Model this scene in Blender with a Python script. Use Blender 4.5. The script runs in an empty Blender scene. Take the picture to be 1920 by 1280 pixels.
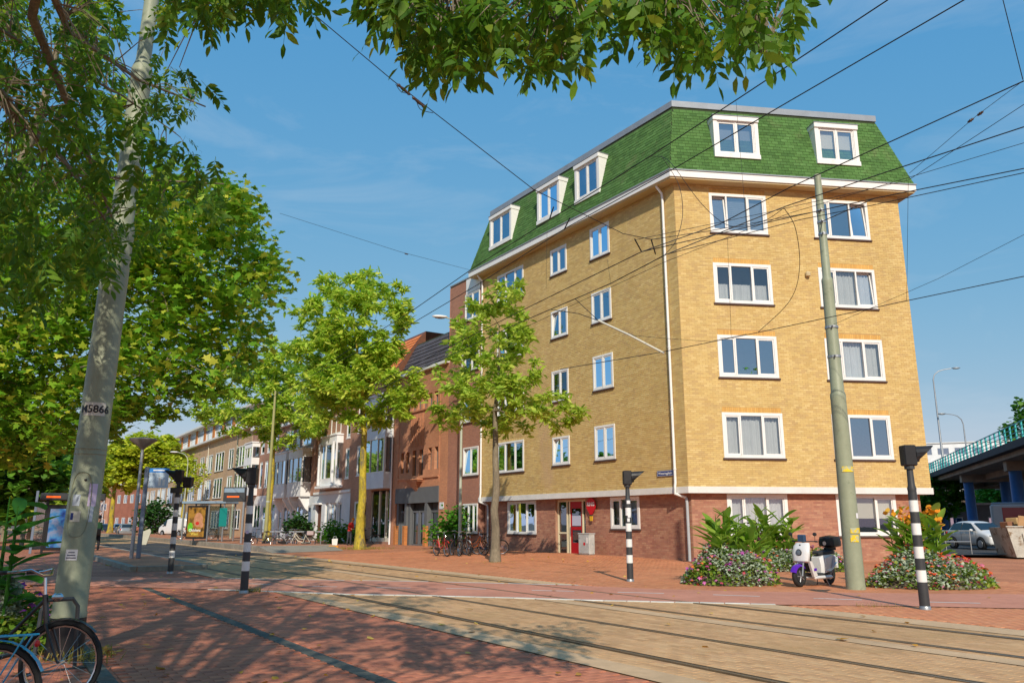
import bpy, bmesh, math, random
import numpy as np
from mathutils import Vector, Matrix, Quaternion

# ------------------------------------------------------------------ camera, sky, sun, exposure
SC = bpy.context.scene
COL = SC.collection
CAM_H = 1.5
F_PX = 1480.0                      # focal length for a picture 1920 wide
PITCH = math.atan(341.0 / F_PX)
cam_d = bpy.data.cameras.new('camera')
cam_d.sensor_width = 36.0
cam_d.lens = 36.0 * F_PX / 1920.0
cam_d.clip_start = 0.05
cam_d.clip_end = 5000.0
cam = bpy.data.objects.new('camera', cam_d)
COL.objects.link(cam)
cam.location = (0, 0, CAM_H)
cam.rotation_euler = (math.pi / 2 + PITCH, 0, 0)
SC.camera = cam

SUN_EL = math.radians(33.5)
SUN_AZ = Vector((0.10, -0.995, 0)).normalized()      # horizontal direction towards the sun
wd = bpy.data.worlds.new('World'); SC.world = wd; wd.use_nodes = True
wn = wd.node_tree.nodes; wl = wd.node_tree.links
for nd in list(wn): wn.remove(nd)
sky = wn.new('ShaderNodeTexSky'); sky.sky_type = 'NISHITA'; sky.sun_disc = False
sky.sun_elevation = SUN_EL
sky.sun_rotation = math.atan2(SUN_AZ.x, SUN_AZ.y)
sky.altitude = 0; sky.air_density = 1.05; sky.dust_density = 0.35; sky.ozone_density = 2.4
bg = wn.new('ShaderNodeBackground'); bg.inputs['Strength'].default_value = 0.10
wo = wn.new('ShaderNodeOutputWorld')
# clear late summer sky: the same curve over the whole dome keeps it an even blue that pales gently to the horizon
sep = wn.new('ShaderNodeSeparateColor'); cmb = wn.new('ShaderNodeCombineColor'); wl.new(sky.outputs[0], sep.inputs[0])
for i_, (k_, p_) in enumerate(((.67, .96), (1.83, .40), (3.75, .12))):
    pw_ = wn.new('ShaderNodeMath'); pw_.operation = 'POWER'; pw_.inputs[1].default_value = p_; wl.new(sep.outputs[i_], pw_.inputs[0])
    ml_ = wn.new('ShaderNodeMath'); ml_.operation = 'MULTIPLY'; ml_.inputs[1].default_value = k_; wl.new(pw_.outputs[0], ml_.inputs[0]); wl.new(ml_.outputs[0], cmb.inputs[i_])
# a breath of thin high cloud, spread over the whole sky
wtc = wn.new('ShaderNodeTexCoord'); wmp = wn.new('ShaderNodeMapping'); wmp.inputs['Scale'].default_value = (1.6, 1.6, 5.0); wmp.inputs['Rotation'].default_value = (.2, .1, .5)
wnz = wn.new('ShaderNodeTexNoise'); wnz.inputs['Scale'].default_value = 2.2; wnz.inputs['Detail'].default_value = 7; wnz.inputs['Roughness'].default_value = .62; wnz.inputs['Distortion'].default_value = .6
wl.new(wtc.outputs['Generated'], wmp.inputs['Vector']); wl.new(wmp.outputs[0], wnz.inputs['Vector'])
wmr = wn.new('ShaderNodeMapRange'); wmr.inputs[1].default_value = .50; wmr.inputs[2].default_value = .80; wmr.inputs[3].default_value = 0; wmr.inputs[4].default_value = .30; wl.new(wnz.outputs['Fac'], wmr.inputs[0])
wmx = wn.new('ShaderNodeMix'); wmx.data_type = 'RGBA'; wl.new(wmr.outputs[0], wmx.inputs[0]); wl.new(cmb.outputs[0], wmx.inputs[6]); wmx.inputs[7].default_value = (4.2, 4.8, 5.4, 1)
wl.new(wmx.outputs[2], bg.inputs['Color']); wl.new(bg.outputs[0], wo.inputs['Surface'])

sun_d = bpy.data.lights.new('sun', 'SUN'); sun_d.energy = 2.9; sun_d.angle = math.radians(0.55)
sun_d.color = (1.0, 0.90, 0.74)
sun = bpy.data.objects.new('sun', sun_d); COL.objects.link(sun)
sun_dir = -(SUN_AZ * math.cos(SUN_EL) + Vector((0, 0, math.sin(SUN_EL))))
sun.rotation_euler = sun_dir.to_track_quat('-Z', 'Y').to_euler()
sun.location = (8, -30, 30)
SC.view_settings.view_transform = 'Standard'
SC.view_settings.look = 'None'
SC.view_settings.gamma = 1.0
SC.view_settings.exposure = 0.52
SC.view_settings.use_curve_mapping = False
try:
    SC.cycles.max_bounces = 7; SC.cycles.diffuse_bounces = 4; SC.cycles.glossy_bounces = 3
    SC.cycles.transmission_bounces = 4; SC.cycles.transparent_max_bounces = 16
    SC.cycles.caustics_reflective = False; SC.cycles.caustics_refractive = False
    SC.cycles.sample_clamp_indirect = 6.0
except Exception:
    pass

# ------------------------------------------------------------------ frames and helpers
R = random.Random(7)
NP = np.random.default_rng(11)
PI = math.pi
CX, CY = 6.94, 31.52                       # street corner of the yellow block
AX, AY = -0.5476, 0.8367                   # along the street, away from the viewer
NX, NY = -0.8367, -0.5476                  # from the facades out into the street
ROW_ROT = math.atan2(-AY, -AX)             # local x of a facade = to the right seen from the street
def W(s, n, z=0.0):
    return Vector((CX + AX * s + NX * n, CY + AY * s + NY * n, z))
def sn(x, y):
    dx, dy = x - CX, y - CY
    return dx * AX + dy * AY, dx * NX + dy * NY
def gz(s, n):
    """the pavement rises a little towards the facades"""
    if n > 10.2: return 0.0
    t = min(1, max(0, (s + 6.0) / 12.0)); t = t * t * (3 - 2 * t)
    return 0.14 * t * (1 - max(0, n) / 10.4)
_c, _s = math.cos(PITCH), math.sin(PITCH)
def ray(px, py):
    u = (px - 960) / F_PX; v = -(py - 640) / F_PX
    return Vector((u, _c - v * _s, _s + v * _c))
def at(px, py, Y):
    d = ray(px, py); return Vector((0, 0, CAM_H)) + d * (Y / d.y)
def onn(px, py, n):
    """point of a sight line on the vertical plane n metres out from the facades"""
    d = ray(px, py)
    k = (n - ((0 - CX) * NX + (0 - CY) * NY)) / (d.x * NX + d.y * NY)
    return Vector((0, 0, CAM_H)) + d * k
def ground(px, py, z=0.0):
    d = ray(px, py); return Vector((0, 0, CAM_H)) + d * ((z - CAM_H) / d.z)

def tag(o, label=None, cat=None, group=None, kind=None):
    if label: o['label'] = label
    if cat: o['category'] = cat
    if group: o['group'] = group
    if kind: o['kind'] = kind
    return o
def empty(name, loc=(0, 0, 0), rz=0.0, label=None, cat=None, group=None):
    o = bpy.data.objects.new(name, None); COL.objects.link(o)
    o.location = loc; o.rotation_euler = (0, 0, rz); o.empty_display_size = 0.3
    return tag(o, label, cat, group)
def put(name, mesh, parent=None, loc=(0, 0, 0), rot=(0, 0, 0), scale=None, kind=None):
    o = bpy.data.objects.new(name, mesh); COL.objects.link(o)
    if parent: o.parent = parent
    o.location = loc; o.rotation_euler = rot
    if scale: o.scale = scale
    if kind: o['kind'] = kind
    return o
def copy_tree(o, parent=None):
    c = o.copy(); COL.objects.link(c); c.parent = parent
    for ch in list(o.children): copy_tree(ch, c)
    return c

def np_mesh(name, verts, loops, totals, mat=None, smooth=False):
    me = bpy.data.meshes.new(name)
    verts = np.asarray(verts, dtype=np.float32).reshape(-1, 3)
    loops = np.asarray(loops, dtype=np.int32).ravel()
    totals = np.asarray(totals, dtype=np.int32).ravel()
    me.vertices.add(len(verts)); me.vertices.foreach_set('co', verts.ravel())
    me.loops.add(len(loops)); me.loops.foreach_set('vertex_index', loops)
    me.polygons.add(len(totals))
    starts = np.zeros(len(totals), dtype=np.int32); starts[1:] = np.cumsum(totals)[:-1]
    me.polygons.foreach_set('loop_start', starts)
    try: me.polygons.foreach_set('loop_total', totals)
    except Exception: pass
    me.polygons.foreach_set('use_smooth', np.full(len(totals), bool(smooth)))
    me.update(calc_edges=True); me.validate()
    if mat: me.materials.append(mat)
    return me

BOXF = np.array([[0, 1, 5, 4], [1, 2, 6, 5], [2, 3, 7, 6], [3, 0, 4, 7], [4, 5, 6, 7], [3, 2, 1, 0]])
def boxes_mesh(name, b, mat, jitter=0.0, drop=None, warp=None):
    """b: rows x0,x1,y0,y1,z0,z1; drop: index of the face nobody sees"""
    b = np.asarray(b, dtype=np.float32).reshape(-1, 6)
    n = len(b)
    v = np.empty((n, 8, 3), dtype=np.float32)
    xi = [0, 1, 1, 0, 0, 1, 1, 0]; yi = [2, 2, 3, 3, 2, 2, 3, 3]; zi = [4, 4, 4, 4, 5, 5, 5, 5]
    for k in range(8):
        v[:, k, 0] = b[:, xi[k]]; v[:, k, 1] = b[:, yi[k]]; v[:, k, 2] = b[:, zi[k]]
    if warp is not None: v = warp(v.reshape(-1, 3)).reshape(n, 8, 3)
    f = BOXF if drop is None else np.delete(BOXF, drop, axis=0)
    fa = (f[None] + (np.arange(n) * 8)[:, None, None]).reshape(-1, 4)
    return np_mesh(name, v.reshape(-1, 3), fa, np.full(len(fa), 4), mat)

class MB:
    """collects shapes for ONE mesh"""
    def __init__(s): s.v = []; s.f = []; s.mi = []; s.m = 0
    def add(s, vs, fs):
        o = len(s.v); s.v += [tuple(p) for p in vs]
        for f in fs: s.f.append([o + i for i in f]); s.mi.append(s.m)
        return s
    def box(s, x0, x1, y0, y1, z0, z1):
        vs = [(x0, y0, z0), (x1, y0, z0), (x1, y1, z0), (x0, y1, z0), (x0, y0, z1), (x1, y0, z1), (x1, y1, z1), (x0, y1, z1)]
        return s.add(vs, BOXF.tolist())
    def rbox(s, x0, x1, y0, y1, z0, z1, b=.02):
        """box with all edges chamfered"""
        xs, ys, zs = (x0, x1), (y0, y1), (z0, z1); vs = []; idx = {}
        for i in (0, 1):
            for j in (0, 1):
                for k in (0, 1):
                    x, y, z = xs[i], ys[j], zs[k]; dx, dy, dz = b * (1 - 2 * i), b * (1 - 2 * j), b * (1 - 2 * k)
                    idx[i, j, k] = len(vs); vs += [(x, y + dy, z + dz), (x + dx, y, z + dz), (x + dx, y + dy, z)]
        q = lambda i, j, k, a: idx[i, j, k] + a
        fs = []
        for i in (0, 1): fs.append([q(i, 0, 0, 0), q(i, 1, 0, 0), q(i, 1, 1, 0), q(i, 0, 1, 0)][::(1 if i else -1)])
        for j in (0, 1): fs.append([q(0, j, 0, 1), q(1, j, 0, 1), q(1, j, 1, 1), q(0, j, 1, 1)][::(-1 if j else 1)])
        for k in (0, 1): fs.append([q(0, 0, k, 2), q(1, 0, k, 2), q(1, 1, k, 2), q(0, 1, k, 2)][::(1 if k else -1)])
        for i in (0, 1):
            for j in (0, 1): fs.append([q(i, j, 0, 0), q(i, j, 0, 1), q(i, j, 1, 1), q(i, j, 1, 0)])
            for k in (0, 1): fs.append([q(i, 0, k, 0), q(i, 0, k, 2), q(i, 1, k, 2), q(i, 1, k, 0)])
        for j in (0, 1):
            for k in (0, 1): fs.append([q(0, j, k, 1), q(0, j, k, 2), q(1, j, k, 2), q(1, j, k, 1)])
        for i in (0, 1):
            for j in (0, 1):
                for k in (0, 1): fs.append([q(i, j, k, 0), q(i, j, k, 1), q(i, j, k, 2)])
        return s.add(vs, fs)
    def prism(s, poly, z0, z1):
        n = len(poly); vs = [(p[0], p[1], z0) for p in poly] + [(p[0], p[1], z1) for p in poly]
        fs = [[i, (i + 1) % n, n + (i + 1) % n, n + i] for i in range(n)]
        return s.add(vs, fs + [list(range(n))[::-1], list(range(n, 2 * n))])
    def prism_y(s, poly, y0, y1):
        """poly in x,z extruded along y"""
        n = len(poly); vs = [(p[0], y0, p[1]) for p in poly] + [(p[0], y1, p[1]) for p in poly]
        fs = [[(i + 1) % n, i, n + i, n + (i + 1) % n] for i in range(n)]
        return s.add(vs, fs + [list(range(n)), list(range(n, 2 * n))[::-1]])
    def tube(s, pts, rad, seg=8, caps=True, closed=False):
        pts = [Vector(p) for p in pts]; n = len(pts)
        if not hasattr(rad, '__len__'): rad = [rad] * n
        vs = []; fs = []; ref = None
        for i, p in enumerate(pts):
            if closed: t = pts[(i + 1) % n] - pts[i - 1]
            else: t = pts[min(i + 1, n - 1)] - pts[max(i - 1, 0)]
            if t.length < 1e-9: t = Vector((0, 0, 1))
            t.normalize()
            if ref is None:
                ref = Vector((0, 0, 1)) if abs(t.z) < 0.9 else Vector((1, 0, 0))
            u = (ref - t * ref.dot(t))
            if u.length < 1e-6: u = t.orthogonal()
            u.normalize(); ref = u; w = t.cross(u)
            for k in range(seg):
                a = 2 * PI * k / seg
                vs.append(p + (u * math.cos(a) + w * math.sin(a)) * rad[i])
        m = n if closed else n - 1
        for i in range(m):
            j = (i + 1) % n
            for k in range(seg):
                l = (k + 1) % seg
                fs.append([i * seg + k, i * seg + l, j * seg + l, j * seg + k])
        if caps and not closed:
            fs.append(list(range(seg))[::-1]); fs.append([(n - 1) * seg + k for k in range(seg)])
        return s.add(vs, fs)
    def lathe(s, prof, seg=16, c=(0, 0, 0), axis='z', arc=2 * PI):
        vs = []; n = len(prof)
        for r, h in prof:
            for k in range(seg):
                a = arc * k / seg; x, y = r * math.cos(a), r * math.sin(a)
                p = (x, y, h) if axis == 'z' else ((x, h, y) if axis == 'y' else (h, x, y))
                vs.append((p[0] + c[0], p[1] + c[1], p[2] + c[2]))
        fs = []
        for i in range(n - 1):
            for k in range(seg):
                l = (k + 1) % seg; fs.append([i * seg + k, i * seg + l, (i + 1) * seg + l, (i + 1) * seg + k])
        if prof[0][0] > 1e-6: fs.append(list(range(seg))[::-1])
        if prof[-1][0] > 1e-6: fs.append([(n - 1) * seg + k for k in range(seg)])
        return s.add(vs, fs)
    def ellipsoid(s, c, r, seg=12, rings=8):
        prof = [(max(1e-7, math.sin(PI * i / rings)), -math.cos(PI * i / rings)) for i in range(rings + 1)]
        o = len(s.v); s.lathe(prof, seg)
        for i in range(o, len(s.v)):
            p = s.v[i]; s.v[i] = (c[0] + p[0] * r[0], c[1] + p[1] * r[1], c[2] + p[2] * r[2])
        return s
    def xf(s, M):
        s.v = [tuple(M @ Vector(p)) for p in s.v]; return s
    def mesh(s, name, mat, smooth=False):
        me = bpy.data.meshes.new(name); me.from_pydata(s.v, [], s.f)
        mats = mat if isinstance(mat, (list, tuple)) else [mat]
        for m in mats: me.materials.append(m)
        if len(mats) > 1: me.polygons.foreach_set('material_index', s.mi)
        bm = bmesh.new(); bm.from_mesh(me); bmesh.ops.recalc_face_normals(bm, faces=bm.faces); bm.to_mesh(me); bm.free()
        if smooth:
            me.polygons.foreach_set('use_smooth', [True] * len(me.polygons))
            try: me.set_sharp_from_angle(angle=math.radians(42))
            except Exception: pass
        me.update(); return me
    def build(s, name, mat, parent=None, loc=(0, 0, 0), rot=(0, 0, 0), smooth=False, kind=None):
        return put(name, s.mesh(name, mat, smooth), parent, loc, rot, kind=kind)

def text_mesh(txt, size, mat, depth=0.002, bold=0.0, align='CENTER'):
    cu = bpy.data.curves.new('lettering', 'FONT'); cu.body = txt; cu.size = size
    cu.align_x = align; cu.align_y = 'CENTER'; cu.extrude = depth; cu.offset = bold; cu.resolution_u = 3
    ob = bpy.data.objects.new('lettering', cu); COL.objects.link(ob)
    bpy.context.view_layer.update()
    me = bpy.data.meshes.new_from_object(ob.evaluated_get(bpy.context.evaluated_depsgraph_get()))
    bpy.data.objects.remove(ob); me.materials.clear(); me.materials.append(mat); me.name = 'lettering'
    return me

# ------------------------------------------------------------------ materials
def lin(h):
    """sRGB 0-255 triple -> linear"""
    return tuple(((c / 255.) / 12.92 if c / 255. <= .04045 else ((c / 255. + .055) / 1.055) ** 2.4) for c in h)
MATS = {}
def pm(name, col, rough=.7, var=0., scale=4., var2=0., bump=0., bscale=60., metal=0., spec=.4, island=None, ivar=None,
       trans=0., coord='Object', coat=0., stretch=None, emit=None, smear=None):
    """one Principled material: base colour or a ramp of piece colours, broad and fine mottling, bump"""
    if name in MATS: return MATS[name]
    m = bpy.data.materials.new(name); m.use_nodes = True; nt = m.node_tree; N = nt.nodes; L = nt.links
    b = N['Principled BSDF']; out = N['Material Output']
    b.inputs['Roughness'].default_value = rough; b.inputs['Metallic'].default_value = metal
    b.inputs['Specular IOR Level'].default_value = spec
    if coat: b.inputs['Coat Weight'].default_value = coat; b.inputs['Coat Roughness'].default_value = .05
    tc = N.new('ShaderNodeTexCoord'); src = tc.outputs[coord]
    if stretch:
        mp = N.new('ShaderNodeMapping'); mp.inputs['Scale'].default_value = stretch
        L.new(src, mp.inputs['Vector']); src = mp.outputs[0]
    if island:
        g = N.new('ShaderNodeNewGeometry'); oi = N.new('ShaderNodeObjectInfo')
        ad = N.new('ShaderNodeMath'); ad.operation = 'ADD'; L.new(g.outputs['Random Per Island'], ad.inputs[0]); L.new(oi.outputs['Random'], ad.inputs[1])
        fr = N.new('ShaderNodeMath'); fr.operation = 'FRACT'; L.new(ad.outputs[0], fr.inputs[0])
        cr = N.new('ShaderNodeValToRGB'); e = cr.color_ramp.elements
        k = len(island)
        e[0].position = 0; e[0].color = (*island[0], 1); e[1].position = 1; e[1].color = (*island[-1], 1)
        for i in range(1, k - 1):
            q = e.new(i / (k - 1)); q.color = (*island[i], 1)
        L.new(fr.outputs[0], cr.inputs[0]); cur = cr.outputs[0]
    else:
        rg = N.new('ShaderNodeRGB'); rg.outputs[0].default_value = (*col, 1); cur = rg.outputs[0]
    for amt, sc_, det in ((var, scale, 5), (var2, scale * 7.3, 3)):
        if amt:
            nz = N.new('ShaderNodeTexNoise'); nz.inputs['Scale'].default_value = sc_; nz.inputs['Detail'].default_value = det
            nz.inputs['Roughness'].default_value = .62
            L.new(src, nz.inputs['Vector'])
            mr = N.new('ShaderNodeMapRange'); mr.inputs[1].default_value = .28; mr.inputs[2].default_value = .72
            mr.inputs[3].default_value = 1 - amt; mr.inputs[4].default_value = 1 + amt * .8
            L.new(nz.outputs['Fac'], mr.inputs[0])
            mx = N.new('ShaderNodeVectorMath'); mx.operation = 'SCALE'; L.new(cur, mx.inputs[0]); L.new(mr.outputs[0], mx.inputs['Scale'])
            cur = mx.outputs[0]
    for sm in ((smear if isinstance(smear, list) else [smear]) if smear else []):
        # a second colour in worn patches: (colour, noise scale, threshold, softness)
        nz = N.new('ShaderNodeTexNoise'); nz.inputs['Scale'].default_value = sm[1]; nz.inputs['Detail'].default_value = 7
        nz.inputs['Roughness'].default_value = .68
        L.new(src, nz.inputs['Vector'])
        mr = N.new('ShaderNodeMapRange'); mr.inputs[1].default_value = sm[2]; mr.inputs[2].default_value = sm[2] + sm[3]
        if len(sm) > 4: mr.inputs[4].default_value = sm[4]
        L.new(nz.outputs['Fac'], mr.inputs[0])
        mx = N.new('ShaderNodeMix'); mx.data_type = 'RGBA'; L.new(mr.outputs[0], mx.inputs[0]); L.new(cur, mx.inputs[6]); mx.inputs[7].default_value = (*sm[0], 1)
        cur = mx.outputs[2]
    L.new(cur, b.inputs['Base Color'])
    if bump:
        nz = N.new('ShaderNodeTexNoise'); nz.inputs['Scale'].default_value = bscale; nz.inputs['Detail'].default_value = 4
        L.new(src, nz.inputs['Vector'])
        bp = N.new('ShaderNodeBump'); bp.inputs['Strength'].default_value = bump; bp.inputs['Distance'].default_value = .02
        L.new(nz.outputs['Fac'], bp.inputs['Height']); L.new(bp.outputs[0], b.inputs['Normal'])
    if emit:
        b.inputs['Emission Color'].default_value = (*emit[0], 1); b.inputs['Emission Strength'].default_value = emit[1]
    if trans:
        tr = N.new('ShaderNodeBsdfTranslucent'); L.new(cur, tr.inputs['Color'])
        ms = N.new('ShaderNodeMixShader'); ms.inputs[0].default_value = trans
        L.new(b.outputs[0], ms.inputs[1]); L.new(tr.outputs[0], ms.inputs[2]); L.new(ms.outputs[0], out.inputs['Surface'])
    MATS[name] = m; return m

def brick_mat(name, c1, c2, mortar, bw=.22, bh=.075, ms=.012, scale=1., var=.2, plane='xz', bump=.4, rough=.85):
    """bricks too far away to build one by one"""
    if name in MATS: return MATS[name]
    m = bpy.data.materials.new(name); m.use_nodes = True; nt = m.node_tree; N = nt.nodes; L = nt.links
    b = N['Principled BSDF']; b.inputs['Roughness'].default_value = rough; b.inputs['Specular IOR Level'].default_value = .25
    tc = N.new('ShaderNodeTexCoord'); mp = N.new('ShaderNodeMapping')
    if plane == 'xz': mp.inputs['Rotation'].default_value = (-PI / 2, 0, 0)
    L.new(tc.outputs['Object'], mp.inputs['Vector'])
    br = N.new('ShaderNodeTexBrick'); br.inputs['Scale'].default_value = scale
    br.inputs['Brick Width'].default_value = bw; br.inputs['Row Height'].default_value = bh; br.inputs['Mortar Size'].default_value = ms
    br.inputs['Color1'].default_value = (*c1, 1); br.inputs['Color2'].default_value = (*c2, 1); br.inputs['Mortar'].default_value = (*mortar, 1)
    L.new(mp.outputs[0], br.inputs['Vector'])
    cur = br.outputs['Color']
    for sc_, am in ((.6, var), (9., var * .7)):
        nz = N.new('ShaderNodeTexNoise'); nz.inputs['Scale'].default_value = sc_; nz.inputs['Detail'].default_value = 6; L.new(tc.outputs['Object'], nz.inputs['Vector'])
        mr = N.new('ShaderNodeMapRange'); mr.inputs[1].default_value = .3; mr.inputs[2].default_value = .7; mr.inputs[3].default_value = 1 - am; mr.inputs[4].default_value = 1 + am * .7
        L.new(nz.outputs['Fac'], mr.inputs[0])
        mx = N.new('ShaderNodeVectorMath'); mx.operation = 'SCALE'; L.new(cur, mx.inputs[0]); L.new(mr.outputs[0], mx.inputs['Scale']); cur = mx.outputs[0]
    L.new(cur, b.inputs['Base Color'])
    bp = N.new('ShaderNodeBump'); bp.inputs['Strength'].default_value = bump; bp.inputs['Distance'].default_value = .01; bp.invert = True
    L.new(br.outputs['Fac'], bp.inputs['Height']); L.new(bp.outputs[0], b.inputs['Normal'])
    MATS[name] = m; return m

def glass_mat(name, refl=.32, tint=(.70, .78, .80), gl=(.86, .93, 1.)):
    if name in MATS: return MATS[name]
    m = bpy.data.materials.new(name); m.use_nodes = True; nt = m.node_tree; N = nt.nodes; L = nt.links
    N.remove(N['Principled BSDF']); out = N['Material Output']
    t = N.new('ShaderNodeBsdfTransparent'); t.inputs[0].default_value = (*tint, 1)
    g = N.new('ShaderNodeBsdfGlossy'); g.inputs['Color'].default_value = (*gl, 1); g.inputs['Roughness'].default_value = .015
    nz = N.new('ShaderNodeTexNoise'); nz.inputs['Scale'].default_value = .9; tc = N.new('ShaderNodeTexCoord'); L.new(tc.outputs['Object'], nz.inputs['Vector'])
    bp = N.new('ShaderNodeBump'); bp.inputs['Strength'].default_value = .06; bp.inputs['Distance'].default_value = .05; L.new(nz.outputs['Fac'], bp.inputs['Height']); L.new(bp.outputs[0], g.inputs['Normal'])
    fz = N.new('ShaderNodeFresnel'); fz.inputs['IOR'].default_value = 1.5
    ad = N.new('ShaderNodeMath'); ad.operation = 'ADD'; ad.inputs[1].default_value = refl; ad.use_clamp = True; L.new(fz.outputs[0], ad.inputs[0])
    ms = N.new('ShaderNodeMixShader'); L.new(ad.outputs[0], ms.inputs[0]); L.new(t.outputs[0], ms.inputs[1]); L.new(g.outputs[0], ms.inputs[2])
    L.new(ms.outputs[0], out.inputs['Surface'])
    MATS[name] = m; return m

M_white = pm('white_paint', (.80, .80, .78), .45, var=.05, scale=1.5, var2=.03, smear=((.58, .56, .50), 2.2, .58, .16, .6))
M_cream = pm('cream_paint', (.66, .62, .50), .6, var=.07, scale=.8)
M_band = pm('white_concrete_band', (.72, .71, .68), .7, var=.09, scale=1.2, var2=.05)
M_grey = pm('zinc_grey', (.28, .31, .35), .5, var=.12, scale=2.0, metal=.2)
M_sill = pm('brown_sill', (.085, .05, .042), .6, var=.15, scale=6)
M_glass = glass_mat('window_glass', .44, (.88, .92, .94), (.64, .83, 1.0))
M_glassc = glass_mat('thin_window_glass', .17, (.92, .95, .96), (.64, .83, 1.0))
M_glassd = glass_mat('dark_window_glass', .24, (.55, .60, .62))
M_clear = glass_mat('clear_glass', .10, (.86, .9, .9))
M_curtain = pm('white_curtain', (.84, .85, .84), .9, var=.06, scale=3, trans=.25)
M_blind = pm('grey_blind', (.42, .44, .44), .8, var=.1, scale=3)
M_room = pm('room_wall', (.46, .46, .45), .9, var=.3, scale=.6)
M_black = pm('black_paint', (.016, .016, .018), .42, var=.2, scale=6)
M_dark = pm('dark_grey_metal', (.045, .048, .052), .5, var=.15, scale=5)
M_steel = pm('galvanised_steel', (.36, .38, .40), .42, var=.14, scale=5, metal=.6)
M_rubber = pm('rubber', (.018, .018, .018), .8, var=.2, scale=12)
M_chrome = pm('chrome', (.62, .63, .65), .18, metal=1.)
M_red = pm('red_paint', (.52, .012, .015), .38, var=.08, scale=3)
M_pole = pm('grey_green_pole_paint', (.29, .32, .22), .5, var=.14, scale=1.2, var2=.06, bump=.15, bscale=30, smear=[((.22, .245, .16), 2.2, .60, .06), ((.16, .10, .06), 5.5, .70, .04)])
M_bark = pm('bark', (.22, .185, .13), .95, var=.35, scale=3, var2=.3, bump=.9, bscale=14, stretch=(1, 1, .3))
M_moss = pm('mossy_bark', (.48, .38, .04), .95, var=.40, scale=2.6, var2=.40, bump=1., bscale=22, stretch=(1, 1, .3), smear=((.17, .145, .08), 3.2, .50, .10))
M_wire = pm('wire_black', (.012, .012, .013), .6)
M_lamp = pm('lamp_pole_paint', (.42, .45, .36), .5, var=.1, scale=2)

# ------------------------------------------------------------------ the ground, street and pavements
M_pave = brick_mat('red_clinker_paving', lin((202, 136, 100)), lin((189, 124, 90)), lin((167, 113, 85)), .21, .105, .007, plane='xy', var=.22, bump=.25)
M_paveF = brick_mat('dark_red_plaza_paving', lin((194, 126, 98)), lin((177, 112, 88)), lin((152, 102, 80)), .21, .105, .007, plane='xy', var=.25, bump=.25)
M_bed = brick_mat('tan_street_brick', lin((205, 167, 125)), lin((191, 155, 115)), lin((169, 138, 104)), .21, .105, .007, plane='xy', var=.2, bump=.25)
M_paver = pm('red_clinker_paver', None, .85, var=.16, scale=.5, var2=.12, spec=.25, smear=((.22, .13, .09), .8, .62, .12, .45),
             island=[lin(c) for c in ((191, 124, 88), (209, 138, 98), (200, 132, 94), (213, 147, 106), (196, 128, 94), (207, 136, 98))])
M_paverF = pm('dark_red_paver', None, .85, var=.2, scale=.45, var2=.14, spec=.25, smear=((.16, .09, .06), .9, .62, .10, .5),
              island=[lin(c) for c in ((186, 118, 90), (202, 130, 100), (177, 110, 86), (194, 124, 96), (188, 118, 92), (171, 107, 86))])
M_paverT = pm('tan_street_paver', None, .85, var=.16, scale=.5, var2=.14, spec=.25,
              island=[lin(c) for c in ((198, 156, 113), (208, 164, 120), (189, 147, 106), (202, 159, 115), (212, 171, 126), (194, 150, 111))],
              smear=[(lin((181, 144, 99)), .35, .52, .2), ((.10, .085, .06), 1.1, .64, .10, .55)])
M_cycle = pm('red_asphalt', lin((205, 140, 116)), .9, var=.12, scale=.5, var2=.10, bump=.5, bscale=90, smear=(lin((187, 122, 98)), .6, .52, .2))
M_asph = pm('asphalt', (.06, .06, .062), .9, var=.2, scale=.6, var2=.15, bump=.5, bscale=80)
M_conc = pm('concrete_kerb', (.30, .27, .22), .9, var=.2, scale=1.2, var2=.15, bump=.4, bscale=40)
M_tanc = pm('tan_concrete_strip', lin((204, 170, 132)), .9, var=.15, scale=.8, var2=.1, bump=.3, bscale=50)
M_mark = pm('road_marking_white', (.74, .73, .68), .8, var=.12, scale=2, smear=((.42, .28, .22), 3.0, .60, .06))
M_rail = pm('rail_steel', (.20, .15, .10), .45, var=.25, scale=2, metal=.5)
M_groove = pm('rail_groove_dirt', (.06, .048, .035), .95, var=.3, scale=3)
M_drain = pm('drain_channel', (.10, .105, .09), .8, var=.35, scale=2, var2=.3)
M_earth = pm('earth_ground', (.12, .095, .07), .95, var=.3, scale=.2)

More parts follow.
